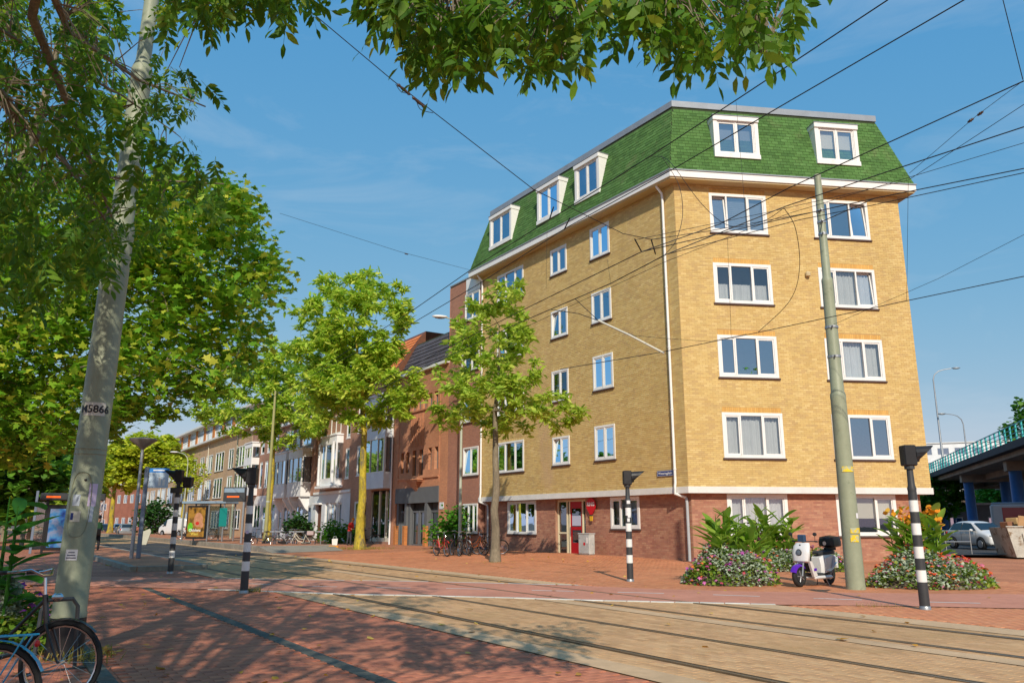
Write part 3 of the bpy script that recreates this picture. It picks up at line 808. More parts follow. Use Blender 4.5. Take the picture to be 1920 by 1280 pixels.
for i in (0, 1, 2, 4):
    P0, u, v, nn, rows = shingles(i)
    Mx = Matrix((u, v, nn)).transposed().to_4x4(); Mx.translation = P0
    near = set()
    if i == 1:
        full = [r for r in rows if abs(r[1] - r[0] - .286) < .001]; full.sort(key=lambda r: r[0] * .7 + r[2]); near = set(full[:300])
        me = MB().add(shingle_pts(-.143, .143, 0, .185, .022), BOXF.tolist()).mesh('shingle', M_shingle)
        for r in near:
            p = P0 + u * ((r[0] + r[1]) / 2) + v * r[2]
            put('shingle', me, roof, p, Mx.to_3x3().to_euler())
    vs = []; 
    for r in rows:
        if r in near: continue
        vs += shingle_pts(*r)
    vs = np.array(vs).reshape(-1, 3); k = len(vs) // 8
    fa = (BOXF[None] + (np.arange(k) * 8)[:, None, None]).reshape(-1, 4)
    o = put('shingles', np_mesh('shingles', vs, fa, np.full(len(fa), 4), M_shingle), roof, P0, Mx.to_3x3().to_euler(), kind='stuff')
# dormers: white boxes standing upright in the slope
def dormer(xa, xb, za, zb, rot, org=(0, 0)):
    w_, h_ = xb - xa, zb - za; slope = (.53 + .42) / (Z1 - Z0); ysurf = lambda z: -.53 + slope * (z - Z0)
    y0 = ysurf(za) - .06
    cr, sr = math.cos(rot), math.sin(rot)
    loc = (xa * cr - y0 * sr + org[0], xa * sr + y0 * cr + org[1], za)
    b = MB(); d1 = ysurf(zb) - y0 + .25
    for x in (0, w_ - .17): b.prism([(x, 0), (x + .17, 0), (x + .17, d1), (x, d1)], 0, h_ - .2)
    b.rbox(-.03, w_ + .03, -.06, d1, h_ - .22, h_, .015)
    b.box(-.02, w_ + .02, -.04, .5, -.06, .14)
    d = b.build('dormer', M_white, yb, loc, (0, 0, rot))
    MB().box(.17, w_ - .17, .3, .36, .14, h_ - .2).build('dormer_back', M_room, d)
    MB().box(-.05, w_ + .05, -.08, d1, h_ + .002, h_ + .03).build('dormer_flashing', M_grey, d)
    f = window(d, .17, w_ - .17, .14, h_ - .22, [1, 1], y=.06, fw=.05, style='none' if xa < 5 else 'screen', sill=False, tilt={1: 0})
    return d
for a, b_ in ((1.80, 3.86), (6.52, 8.55)): dormer(a, b_, 16.98, 18.88, FR)
for a, b_ in ((4.5, 6.4), (7.7, 9.68), (12.2, 14.5)): dormer(-b_, -a, 16.95, 18.95, 0)
# windows
ST = {0: 'blind', 1: 'none', 2: 'half', 3: 'curtain', 4: 'plants', 5: 'curtain', 6: 'curtain', 7: 'none'}
for k, o in enumerate(F_up):
    window(yb, o[0] - .03, o[1] + .03, o[2] - .03, o[3] + .02, o[4], rot=FR, fw=.13, style=ST[k], tilt={0: -.09} if k == 0 else ({2: -.09} if k in (1, 3) else None))
for k, o in enumerate(L_up):
    window(yb, o[0] - .03, o[1] + .03, o[2] - .03, o[3] + .02, o[4], fw=.10, style=['none', 'sides', 'none', 'none', 'none', 'none', 'sides', 'none', 'none', 'none', 'sides', 'blind'][k], tilt={0: -.1} if k in (5, 7) else None)
for o in L_gf: window(yb, o[0] - .03, o[1] + .03, o[2] - .03, o[3] + .02, o[4], y=GF, fw=.12, style='curtain')
for k, o in enumerate(F_gf): window(yb, o[0] - .03, o[1] + .03, o[2] - .03, o[3] + .02, o[4], rot=FR, fw=.15, off=(G0.x, G0.y), style=('curtain', 'screen')[k])
# entrance
M_doorf = pm('cream_door_frame', lin((220, 208, 176)), .5, var=.05, scale=2)
x0, x1 = L_door[0], L_door[1]
b = MB(); yy = GF + .12; t = .09
for x in (x0, x0 + .72, x1 - 1.42, x1 - .42, x1 - .09): b.rbox(x, x + t, yy, yy + .1, 0, 2.62, .006)
b.rbox(x0, x1, yy - .003, yy + .103, 2.52, 2.63, .006); b.rbox(x0, x0 + .8, yy + .004, yy + .098, 1.02, 1.10, .005); b.rbox(x0, x1, yy + .004, yy + .098, 0, .07, .005)
ent = b.build('entrance', M_doorf, yb)
for a, c in ((x0 + .09, x0 + .72), (x1 - .33, x1 - .09), (x0 + .81, x1 - 1.42)):
    MB().add([(a, yy + .05, .07), (c, yy + .05, .07), (c, yy + .05, 2.52), (a, yy + .05, 2.52)], [[0, 1, 2, 3]]).build('pane', M_glassd, ent)
b = MB(); a, c = x1 - 1.33, x1 - .42
b.rbox(a, c, yy + .02, yy + .07, .02, .62, .006); b.rbox(a, c, yy + .02, yy + .07, 1.2, 1.36, .006); b.rbox(a, c, yy + .02, yy + .07, 2.2, 2.52, .006)
b.rbox(a, a + .1, yy + .021, yy + .069, .6, 2.3, .006); b.rbox(c - .1, c, yy + .021, yy + .069, .6, 2.3, .006)
dr = b.build('door', M_reddoor, yb)
MB().add([(a + .1, yy + .04, .6), (c - .1, yy + .04, .6), (c - .1, yy + .04, 2.3), (a + .1, yy + .04, 2.3)], [[0, 1, 2, 3]]).build('pane', M_glassd, dr)
MB().box(a + .12, c - .12, yy + .025, yy + .03, 1.40, 1.86).build('notice', pm('pale_paper', (.5, .53, .68), .7), dr)
MB().tube([(a + .06, yy - .03, .95), (a + .06, yy - .03, 1.35)], .014).build('handle', M_chrome, dr)
MB().rbox(x0 - .1, x1 + .1, GF - .5, GF + .2, 0, .12, .02).build('doorstep', M_conc, yb)
# downpipes
for sxx, zb in ((.62, 0), (15.72, 0)):
    b = MB(); x = -sxx
    b.tube([(x, -.42, 15.85), (x, -.42, 15.7), (x, -.12, 15.45), (x, -.09, 15.2), (x, -.09, 3.1), (x, -.12, 2.95), (x, -.14, 2.66), (x + .25, GF - .12, 2.5)], .055, 10)
    d = b.build('downpipe', M_white, yb, smooth=True)
    MB().tube([(x + .25, GF - .12, 2.5), (x + .27, GF - .10, 2.3), (x + .27, GF - .1, .02)], .06, 10).build('downpipe', pm('grey_pipe', (.42, .44, .46), .5, var=.1, scale=2), yb, smooth=True)
    for z in (13.8, 11.2, 8.6, 6.0, 3.6): MB().tube([(x, -.09, z), (x, -.09, z + .05)], .068, 10).build('pipe_bracket', M_white, yb)
b = MB(); b.tube([tuple(e_ * (FL - .55) + en * .24) + (2.68,), tuple(e_ * (FL - .55) + en * .24) + (0,)], .05, 8); b.build('downpipe', M_white, yb)
b = MB(); b.lathe([(.10, -.11), (.11, .02), (.07, .08)], 10); b.build('wall_lamp', M_soffit, yb, tuple(e_ * 5.75 - en * .1) + (11.9,))

# things fixed to the block
M_blue = pm('enamel_blue', (.012, .035, .20), .35)
def on_row(s, n, z): return W(s, n, z)
ss = MB().rbox(-.48, .48, -.012, .012, -.115, .115, .008).build('street_sign', M_blue, None, W(1.22, .04, 3.49), (0, 0, ROW_ROT))
tag(ss, 'blue enamel street name sign high on the yellow brick wall', 'street sign')
b = MB(); 
for q in ((-.45, .45, .09, .1), (-.45, .45, -.1, -.09)): b.box(q[0], q[1], -.016, -.012, q[2], q[3])
for q in (-.45, .44): b.box(q, q + .01, -.0161, -.0119, -.09, .09)
b.build('border', M_white, ss)
put('lettering', text_mesh('Weteringplein', .135, M_white, .002, .001), ss, (0, -.0145, 0), (PI / 2, 0, 0))
bs = empty('balloon_sign', W(6.38, .12 - GF, 0), ROW_ROT, 'round red hot air balloon sign with white letters beside the entrance', 'sign')
M_signred = pm('sign_red', (.55, .008, .015), .4); M_signyel = pm('sign_yellow', (.72, .42, .02), .5)
b = MB(); prof = [(.0, .38)]
P = []
for k in range(25):
    a = -.62 + (PI + 1.24) * k / 24; P.append((.33 * math.cos(a), 2.32 + .33 * math.sin(a)))
P += [(-.07, 1.90), (.07, 1.90)]
b.prism_y(P, -.02, .02); b.build('balloon', M_signred, bs)
MB().prism_y([(-.1, 1.83), (.1, 1.83), (.08, 1.62), (-.08, 1.62)], -.02, .02).build('basket', M_signyel, bs)
for x in (-.06, .06): MB().tube([(x, 0, 1.92), (x * 1.3, 0, 1.82)], .008, 5).build('rope', M_dark, bs)
MB().box(-.02, .02, .02, .14, 2.2, 2.3).build('bracket', M_dark, bs)
put('lettering', text_mesh('RING', .23, M_white, .002, .006), bs, (0, -.026, 2.36), (PI / 2, 0, 0))
cb = empty('utility_cabinet', W(6.05, .35, .1), ROW_ROT, 'small pale grey utility cabinet with stickers against the red brick wall', 'cabinet')
M_cab = pm('pale_cabinet', (.46, .48, .47), .6, var=.2, scale=3, var2=.1, smear=((.2, .3, .3), 5, .6, .05))
MB().rbox(-.4, .4, -.16, .16, .06, .95, .03).build('body', M_cab, cb, smooth=False)
MB().rbox(-.42, .42, -.18, .18, .93, .98, .015).build('lid', M_cab, cb); MB().box(-.36, .36, -.14, .14, -.1, .07).build('plinth', M_conc, cb)
MB().rbox(-.36, .36, -.172, -.158, .12, .9, .004).build('door', M_cab, cb)
MB().lathe([(.0, -.004), (.075, 0)], 12, axis='y').build('sticker', M_signred, cb, (.05, -.176, .52)); MB().box(.2, .3, -.178, -.175, .55, .8).build('sticker', M_white, cb)

# ------------------------------------------------------------------ the row of houses along the street
BR_link = brick_mat('brown_red_brick', lin((182, 128, 106)), lin((168, 116, 98)), lin((164, 126, 108)), var=.14)
BR_deco = brick_mat('orange_red_brick', lin((206, 144, 106)), lin((192, 130, 98)), lin((186, 140, 112)), var=.16)
BR_brown = brick_mat('old_brown_brick', lin((186, 138, 114)), lin((170, 124, 106)), lin((170, 140, 122)), var=.2)
BR_tan = brick_mat('tan_brick', lin((206, 174, 140)), lin((194, 162, 130)), lin((186, 160, 132)), var=.12)
BR_or = brick_mat('orange_pier_brick', lin((206, 134, 74)), lin((190, 118, 64)), lin((170, 120, 80)), var=.12)
M_plaster = pm('white_plaster', (.82, .83, .84), .8, var=.10, scale=1., var2=.05)
M_plastb = pm('blue_grey_plaster', (.66, .71, .76), .8, var=.10, scale=1., var2=.05)
M_tileD = pm('dark_roof_tile', (.07, .06, .066), .7, var=.2, scale=2, island=[(.07, .06, .066), (.10, .085, .09), (.085, .07, .078)])
M_tileO = pm('orange_roof_tile', (.5, .13, .03), .8, var=.15, scale=2, island=[lin(c) for c in ((218, 124, 66), (230, 140, 78), (208, 114, 60), (224, 130, 70))])
M_anth = pm('anthracite_panel', (.13, .14, .15), .6, var=.12, scale=2)
M_wood = pm('brown_wood', (.16, .06, .03), .6, var=.2, scale=4)
def house(name, s0, s1, label, rot=0):
    return empty(name, W(s1, 0), ROW_ROT, label, 'building')
def shell(root, w, hgt, mat, d=10.):
    b = MB()
    for q in (((0, 0), (0, d)), ((0, d), (w, d)), ((w, d), (w, 0))):
        (a, c), (e, f) = q; b.add([(a, c, -.1), (e, f, -.1), (e, f, hgt), (a, c, hgt)], [[0, 1, 2, 3]])
    b.add([(0, 0, hgt - .01), (w, 0, hgt - .01), (w, d, hgt - .01), (0, d, hgt - .01)], [[0, 1, 2, 3]])
    b.build('side_walls', mat, root)
    b = MB(); b.box(.15, w - .15, 1.6, 1.8, 0, hgt - .2); b.build('rooms', M_room, root)
def tile_roof(root, x0, x1, y0, z0, y1, z1, mat, tw=.28, th=.36, name='roof'):
    b = MB(); b.add([(x0, y0, z0), (x1, y0, z0), (x1, y1, z1), (x0, y1, z1), (x1, y1 + 3, z1), (x0, y1 + 3, z1)], [[0, 1, 2, 3], [3, 2, 4, 5]])
    b.add([(x0, y0, z0), (x0, y1, z1), (x0, y1, z0)], [[0, 1, 2]]); b.add([(x1, y0, z0), (x1, y1, z1), (x1, y1, z0)], [[0, 1, 2]])
    r = b.build(name, M_under if mat is not M_tileO else M_wood, root)
    H_ = math.hypot(y1 - y0, z1 - z0); a = math.atan2(z1 - z0, y1 - y0); rows = []
    nr = int(H_ / th); nc = int((x1 - x0) / tw)
    V = []
    for i in range(nr):
        for j in range(nc):
            V += shingle_pts(j * tw + .004, (j + 1) * tw - .02, i * th - .03, (i + 1) * th, .05)
    V = np.array(V).reshape(-1, 3); k = len(V) // 8; fa = (BOXF[None] + (np.arange(k) * 8)[:, None, None]).reshape(-1, 4)
    put('tiles', np_mesh('tiles', V, fa, np.full(len(fa), 4), mat), r, (x0, y0, z0), (a, 0, 0), kind='stuff')
    return r
def win_row(root, w_list, **kw):
    for (x0, x1, z0, z1, lights) in w_list: window(root, x0, x1, z0, z1, lights, **kw)
def bay(root, x0, x1, z0, z1, d, mat, lights, tiers, fm=None, side=True, rail=False, bulge=.0):
    """bay window standing out of the wall: posts, panels, glazing on three sides"""
    o = MB(); t = .10
    zs = []
    for a, b in tiers: zs += [(a, b)]
    pan = [z0] + [v for ab in tiers for v in ab] + [z1]
    for k in range(0, len(pan), 2):
        if pan[k + 1] - pan[k] > .02: o.box(x0, x1, -d, .02, pan[k], pan[k + 1])
    for a, b in tiers:
        for x in (x0, x1 - t): o.box(x, x + t, -d, -d + t, a, b)
    o.rbox(x0 - .08, x1 + .08, -d - .08, .0, z1, z1 + .12, .02)
    q = o.build('bay_window', mat, root)
    for a, b in tiers:
        window(q, x0 + t, x1 - t, a, b, lights, y=-d + .03, fw=.06, sill=False, mat=fm or M_white, sash=False)
        for x in (x0 + .03, x1 - .03): MB().add([(x, -d + t, a), (x, .0, a), (x, .0, b), (x, -d + t, b)], [[0, 1, 2, 3]]).build('side_pane', M_glass, q)
    return q

# 1 narrow brown brick link
w_ = 3.68; hs = house('brick_house', 16.05, 19.75, 'narrow brown brick house squeezed against the yellow block')
ops = [(1.88, 3.62, a, b, [1, 1]) for a, b in ((13.42, 15.1), (10.3, 11.95), (7.25, 8.95), (4.17, 5.8))] + [(1.95, 3.6, .95, 2.6, [1, 1, .8])]
wall(hs, 0, w_, -.1, 16.05, [o[:4] for o in ops], BR_link); shell(hs, w_, 16.05, BR_link)
for k, o in enumerate(ops): window(hs, o[0], o[1], o[2], o[3], o[4], fw=.09, style=['none', 'curtain', 'curtain', 'sides', 'blind'][k], tilt={0: -.08} if k == 3 else None)
MB().rbox(-.03, w_, -.06, .3, 16.06, 16.16, .01).build('coping', M_grey, hs)
MB().box(2.0, w_, -.03, .0, 15.12, 16.04).build('panel', M_plaster, hs)
MB().box(-.03, .0, -.03, 9, 11, 16.0).build('party_wall', BR_link, hs)

# 2 orange-red brick building with narrow window slots
w_ = 7.7; S1 = 27.45
hs = house('brick_house', 19.75, S1, 'orange red brick house with slot windows, corbelled brick bracket and dark grey shopfront')
X = lambda s: S1 - s
slots = [(.95 + k * .80, .95 + k * .80 + .52, 8.78, 9.66) for k in range(7)]
lows = [(1.15, 1.62, 4.75, 6.1), (1.92, 2.4, 4.75, 6.1), (2.9, 3.42, 4.5, 6.16), (3.85, 4.4, 4.5, 6.16), (5.1, 5.55, 4.8, 6.16), (5.95, 6.42, 4.8, 6.16)]
shop = (.5, 6.65, 0, 3.75)
wall(hs, 0, w_, -.1, 11.25, slots + lows + [shop], BR_deco, reveal=.3); shell(hs, w_, 11.25, BR_deco)
for o in slots + lows: window(hs, *o, [1], y=.22, fw=.05, sill=False, sash=False, mat=M_anth, style='none')
for z, zz in ((8.64, 8.76), (4.3, 4.42)): MB().rbox(.8, 6.6, -.09, .0, z, zz, .01).build('string_course', BR_deco, hs)
for x in (.78, 6.62): MB().box(x, x + .03, -.03, 0, 4, 11.2).build('rib', BR_deco, hs)
for k in range(9):   # reeded brick field
    MB().box(2.55 + k * .22, 2.62 + k * .22, -.035, 0, 6.35, 8.5).build('brick_rib', BR_deco, hs)
b = MB()
for k in range(9):     # corbelled bracket under the middle windows: courses step back towards the bottom
    t = k / 8; hw = .95 - .75 * t; d = .42 * (1 - t) + .05
    for j in range(int(hw * 2 / .17)):
        if True: b.box(3.65 - hw + j * .17, 3.65 - hw + j * .17 + .145, -d, .0, 4.28 - (k + 1) * .085 + .012, 4.28 - k * .085)
b.build('corbel', BR_deco, hs, kind='stuff')
o = MB(); o.box(.5, 6.65, -.04, .35, 2.78, 3.75); o.box(.5, 6.65, .33, .4, 0, .12)
for x in (.5, 1.95, 2.25, 4.55, 4.85, 6.35): o.box(x, x + .3, -.02 if x in (1.95, 4.85) else .1, .4, 0, 2.79)
shp = o.build('shopfront', M_anth, hs)
for (x0, x1, zz) in ((.8, 1.95, .35), (2.55, 3.52, .3), (3.58, 4.55, .3), (5.15, 6.35, .35)):
    window(shp, x0, x1, .12, 2.3, [1], y=.3, fw=.12, sill=False, sash=False, mat=M_anth, style='none', glass=M_clear)
    MB().box(x0 + .25, x1 - .25, .36, .38, zz, 2.1).build('frosted_film', pm('frosted_film', (.5, .58, .55), .7), shp)
for x in (.62, 1.98, 4.9): MB().rbox(x, x + .36, -.16, .06, 0, 1.36, .02).build('brick_pier', BR_or, hs)
MB().box(6.78, 7.3, -.03, 0, 2.35, 2.75).build('name_plate', M_plastb, hs)
rf = tile_roof(hs, 0, w_, .15, 11.35, 1.55, 14.0, M_tileD)
MB().rbox(-.02, w_ + .0, -.22, .16, 11.22, 11.42, .02).build('gutter', M_white, hs)
for x in (1.3, 3.4, 5.6):
    q = MB().rbox(0, 1.0, -.05, .1, 0, 1.35, .02).build('skylight', M_grey, rf, (x, .78, 12.2), (-.47 + 0, 0, 0))
    MB().add([(.1, -.062, .1), (.9, -.062, .1), (.9, -.062, 1.25), (.1, -.062, 1.25)], [[0, 1, 2, 3]]).build('pane', M_glass, q)
ch = MB().rbox(2.6, 3.9, 3.2, 3.9, 13.9, 15.4, .03).build('chimney', pm('pale_chimney', (.5, .42, .3), .9, var=.15, scale=2), rf)
for k in range(3): MB().lathe([(.13, 15.38), (.15, 15.5), (.12, 15.95), (.14, 16.0)], 10, c=(2.85 + k * .42, 3.55, 0)).build('chimney_pot', M_tileO, ch)

# 3 house with the orange roof
w_ = 7.5; S1 = 34.95; hs = house('town_house', 27.45, S1, 'grey white bay fronted house under a bright orange tiled roof')
ops = [(.9, 2.2, 5.0, 7.2, [1]), (.9, 2.2, 8.2, 10.4, [1]), (.8, 1.9, 1.0, 3.1, [1]), (2.15, 3.05, 0, 3.0, [1])]
wall(hs, 0, w_, -.1, 11.8, [o[:4] for o in ops] + [(3.9, 7.3, .3, 3.75)], BR_brown); shell(hs, w_, 11.8, BR_brown)
for o in ops[:3]: window(hs, *o, fw=.09, y=.05, sillmat=M_plaster, style='curtain')
d = MB().rbox(2.2, 3.0, .1, .16, .05, 2.3, .01).build('door', M_wood, hs); MB().rbox(2.3, 2.9, .09, .1, 1.2, 2.1, .004).build('pane', M_glassd, d)
MB().rbox(2.1, 3.1, -.1, .1, 3.0, 3.35, .02).build('door_canopy', M_plaster, hs)
bay(hs, 3.7, 7.35, 3.85, 10.3, .65, M_plastb, [1, 1.3, 1], ((4.95, 7.3), (8.1, 9.7)))
o = MB()
for x in (3.75, 5.2, 6.3, 7.2): o.rbox(x, x + .16, .02, .2, 0, 3.7, .02)
o.box(3.75, 7.36, .02, .2, 0, .55); fr = o.build('shopfront', M_cream, hs)
for x0, x1 in ((3.91, 5.2), (5.36, 6.3), (6.46, 7.2)): MB().add([(x0, .1, .55), (x1, .1, .55), (x1, .1, 3.5), (x0, .1, 3.5)], [[0, 1, 2, 3]]).build('pane', M_glassd, fr)
rf = tile_roof(hs, 0, w_, -.1, 11.95, 2.2, 15.1, M_tileO)
MB().rbox(-.02, w_, -.75, .0, 11.75, 11.98, .03).build('gutter', M_plaster, hs)
for x in (2.2, 3.9):
    q = MB().rbox(0, .8, -.05, .1, 0, 1.2, .02).build('skylight', M_grey, rf, (x, .72, 13.0), (-.6, 0, 0)); MB().add([(.1, -.062, .1), (.7, -.062, .1), (.7, -.062, 1.1), (.1, -.062, 1.1)], [[0, 1, 2, 3]]).build('pane', M_glass, q)
MB().tube([(7.42, -.2, 11.7), (7.42, -.12, 11.3), (7.42, -.1, .1)], .06, 8).build('downpipe', M_plaster, hs)

# 4 brown brick house with white trim and a stepped gable
w_ = 8.0; S1 = 42.95; hs = house('town_house', 34.95, S1, 'brown brick house with white columned bay and pointed gable')
ops = [(.7, 1.5, 4.6, 7.2, [1]), (.7, 1.5, 8.0, 10.0, [1]), (6.6, 7.4, 4.9, 7.2, [1]), (6.6, 7.4, 8.0, 10.0, [1]), (.5, 1.9, .0, 3.0, [1]), (2.7, 3.5, 1.2, 3.1, [1]), (3.8, 5.2, 1.2, 3.1, [1, 1]), (5.5, 6.3, 1.2, 3.1, [1])]
up = [o for o in ops if o[2] > 3.9]
wall(hs, 0, w_, 3.9, 10.6, [o[:4] for o in up], BR_brown); wall(hs, 0, w_, -.1, 3.9, [o[:4] for o in ops if o[2] < 3.9], M_plastb, y=-.02, reveal=.25); shell(hs, w_, 10.6, BR_brown)
for o in up: window(hs, *o, fw=.08, y=.05, sillmat=M_plaster)
for o in ops[5:]: window(hs, *o, fw=.09, y=.1, sillmat=M_plaster, style='curtain')
MB().rbox(-.03, w_, -.12, .0, 3.82, 4.02, .02).build('string_course', M_plaster, hs)
MB().rbox(.55, 1.85, .2, .26, .05, 2.9, .01).build('door', M_wood, hs); MB().rbox(.35, 2.05, -.3, 0, 3.0, 3.15, .02).build('door_canopy', M_plaster, hs)
bay(hs, 2.6, 6.0, 4.4, 8.3, .55, M_plaster, [.8, 1.2, .8], ((4.95, 7.7),))
for x in (2.75, 5.85): MB().lathe([(.13, 4.5), (.11, 4.7), (.10, 7.6), (.14, 7.8)], 10, c=(x, -.72, 0)).build('column', M_plaster, hs)
MB().rbox(2.3, 6.3, -.85, 0, 4.2, 4.42, .03).build('bay_sill', M_plaster, hs)
window(hs, 3.2, 5.4, 8.5, 10.0, [1, 1], fw=.1, y=-.0, sillmat=M_plaster)
g = MB().prism_y([(2.2, 10.6), (6.2, 10.6), (6.2, 11.3), (5.4, 11.3), (5.4, 12.2), (4.5, 13.6), (4.2, 14.1), (3.9, 13.6), (3.0, 12.2), (3.0, 11.3), (2.2, 11.3)], -.05, .3).build('gable', BR_brown, hs)
MB().rbox(3.8, 4.6, -.1, -.04, 11.2, 12.2, .02).build('gable_window', M_plaster, g)
tile_roof(hs, 0, w_, .35, 10.6, 3.2, 13.4, M_tileD); MB().rbox(0, w_, -.25, .02, 10.5, 10.68, .02).build('gutter', M_plaster, hs)

# 5 white house with two bays on scrolled brackets
w_ = 10.0; S1 = 52.95; hs = house('town_house', 42.95, S1, 'white plastered house with two upper bays on curved brackets')
ops = [(.3, 1.2, 0, 3.0, [1]), (1.7, 3.8, .9, 3.1, [1, 1]), (5.0, 7.2, .9, 3.1, [1, 1]), (8.2, 9.4, 0, 3.0, [1]), (1.2, 3.4, 8.2, 10.0, [1, 1]), (6.0, 8.4, 8.2, 10.0, [1, 1])]
wall(hs, 0, w_, -.1, 3.8, [o[:4] for o in ops[:4]], M_plastb, reveal=.3); wall(hs, 0, w_, 3.8, 10.6, [o[:4] for o in ops[4:]], BR_brown); shell(hs, w_, 10.6, BR_brown)
for o in ops: window(hs, *o, fw=.10, y=.08, sillmat=M_plaster, style='curtain')
for x0, x1 in ((.9, 4.4), (5.2, 8.9)):
    q = bay(hs, x0, x1, 3.75, 7.75, .85, M_plaster, [.8, 1.2, .8], ((4.95, 7.1),))
    for x in (x0 + .25, x1 - .55): MB().add([(x, 0, 2.5), (x + .3, 0, 2.5), (x, -.3, 2.75), (x + .3, -.3, 2.75), (x, -.8, 3.55), (x + .3, -.8, 3.55), (x, -.8, 3.76), (x + .3, -.8, 3.76), (x, 0, 3.76), (x + .3, 0, 3.76)], [[0, 1, 3, 2], [2, 3, 5, 4], [4, 5, 7, 6], [6, 7, 9, 8], [0, 2, 4, 6, 8], [1, 9, 7, 5, 3], [0, 8, 9, 1]]).build('bracket', M_plaster, q)
for x in (0, 4.6, 9.1): MB().rbox(x, x + .9 if x else .5, -.05, 0, 3.8, 10.5, .02).build('pilaster', M_plaster if x == 4.6 else BR_brown, hs)
MB().rbox(-.02, w_, -.3, .02, 10.45, 10.75, .03).build('gutter', M_plaster, hs); tile_roof(hs, 0, w_, .2, 10.7, 3, 13.2, M_tileD)

# 6 brick house with white ground floor
w_ = 10.2; S1 = 63.15; hs = house('town_house', 52.95, S1, 'brown brick house with white ground floor and white corner bay')
ops = [(3.4, 4.4, 5.0, 7.6, [1]), (5.2, 6.2, 5.0, 7.6, [1]), (7.4, 9.2, 5.0, 7.6, [1, 1]), (3.4, 4.6, 8.4, 10.2, [1]), (5.6, 6.8, 8.4, 10.2, [1]), (7.6, 9.2, 8.4, 10.2, [1, 1]),
       (.6, 1.5, 0, 3.2, [1]), (2.2, 4.4, 1.0, 3.4, [1, 1]), (5.2, 6.4, 0, 3.2, [1]), (7.2, 9.4, 1.0, 3.4, [1, 1])]
wall(hs, 0, w_, 4.2, 11.2, [o[:4] for o in ops[:6]], BR_brown); wall(hs, 0, w_, -.1, 4.2, [o[:4] for o in ops[6:]], M_plaster, reveal=.25); shell(hs, w_, 11.2, BR_brown)
for o in ops: window(hs, *o, fw=.09, y=.06, sillmat=M_plaster)
MB().rbox(.65, 1.45, .1, .16, .05, 2.6, .01).build('door', pm('blue_door', (.08, .2, .42), .5), hs)
bay(hs, .2, 3.0, 4.3, 9.6, .8, M_plaster, [.8, 1.2, .8], ((5.0, 7.4), (8.1, 9.2)))
MB().rbox(-.02, w_, -.3, .02, 11.1, 11.4, .03).build('gutter', M_plaster, hs); tile_roof(hs, 0, w_, .2, 11.3, 3, 13.6, M_tileD)

# 7 the long tan brick block with a glazed attic
S0, S1 = 63.3, 170.; w_ = S1 - S0
hs = house('apartment_block', S0, S1, 'long tan brick apartment block with orange brick attic piers', 0)
X = lambda s: S1 - s
ops = []
s = 66.0; k = 0
while s < 166:
    gw = (3.4, 2.2, 4.2)[k % 3]
    for z0, z1 in ((7.6, 9.9), (4.4, 6.8), (.9, 3.0)):
        ops.append((X(s + gw), X(s), z0, z1, [1] * (3 if gw > 3 else 2)))
    s += gw + (1.2, 2.2, 1.5)[k % 3]; k += 1
wall(hs, 0, w_, -.1, 11.5, [o[:4] for o in ops], BR_tan); shell(hs, w_, 11.5, BR_tan, 14)
for o in ops: window(hs, *o, fw=.12, y=.02, sill=o[0] > 40, sillmat=M_sill, style=R.choice(['curtain', 'none', 'sides']), sash=False)
MB().rbox(-.3, w_ + .3, -.55, 1, 11.5, 11.75, .03).build('cornice', M_band, hs)
wall(hs, 0, w_, 11.75, 12.25, [], BR_or, y=.6)
k = 0; x = w_ - .3
while x > 0:
    MB().box(x - 1.0, x, .55, 1.1, 12.25, 14.1).build('pier', BR_or, hs)
    if x > 5.4: window(hs, x - 5.0, x - 1.0, 12.25, 14.05, [1, 1, 1, 1, 1], y=.7, fw=.08, sill=False, sash=False, style='curtain' if k < 6 else 'none')
    x -= 5.0; k += 1
MB().rbox(-.3, w_ + .3, .0, 12, 14.1, 14.4, .03).build('attic_roof', M_band, hs)
MB().rbox(0, w_, 3, 12, 11.6, 14.1, .03).build('attic_core', BR_or, hs)
for s in (69, 83, 98, 114): MB().tube([(X(s), -.08, 11.4), (X(s), -.08, .1)], .06, 6).build('downpipe', M_cream, hs)

# ------------------------------------------------------------------ trees
LF_plane = leaf_mat('plane_leaf', ((86, 138, 32), (138, 180, 44), (104, 156, 36), (118, 168, 38), (96, 148, 34), (160, 192, 50), (208, 206, 74), (112, 162, 38)))
LF_ash = leaf_mat('ash_leaf', ((67, 113, 27), (91, 140, 31), (76, 122, 29), (115, 155, 38), (83, 127, 31), (156, 171, 49)), .5)
LF_young = leaf_mat('young_tree_leaf', ((162, 194, 63), (192, 214, 80), (143, 179, 54), (214, 222, 97), (177, 203, 71), (153, 188, 60)), .48)
LF_mid = leaf_mat('street_tree_leaf', ((138, 182, 56), (181, 214, 72), (208, 226, 84), (156, 197, 63), (230, 233, 98), (148, 189, 60)), .48)
LF_yel = leaf_mat('yellow_green_leaf', ((192, 210, 56), (216, 222, 67), (168, 194, 54), (229, 227, 82)), .48)
LF_dk = leaf_mat('dark_green_leaf', ((77, 125, 38), (103, 154, 48), (89, 139, 43), (127, 173, 58)), .42)
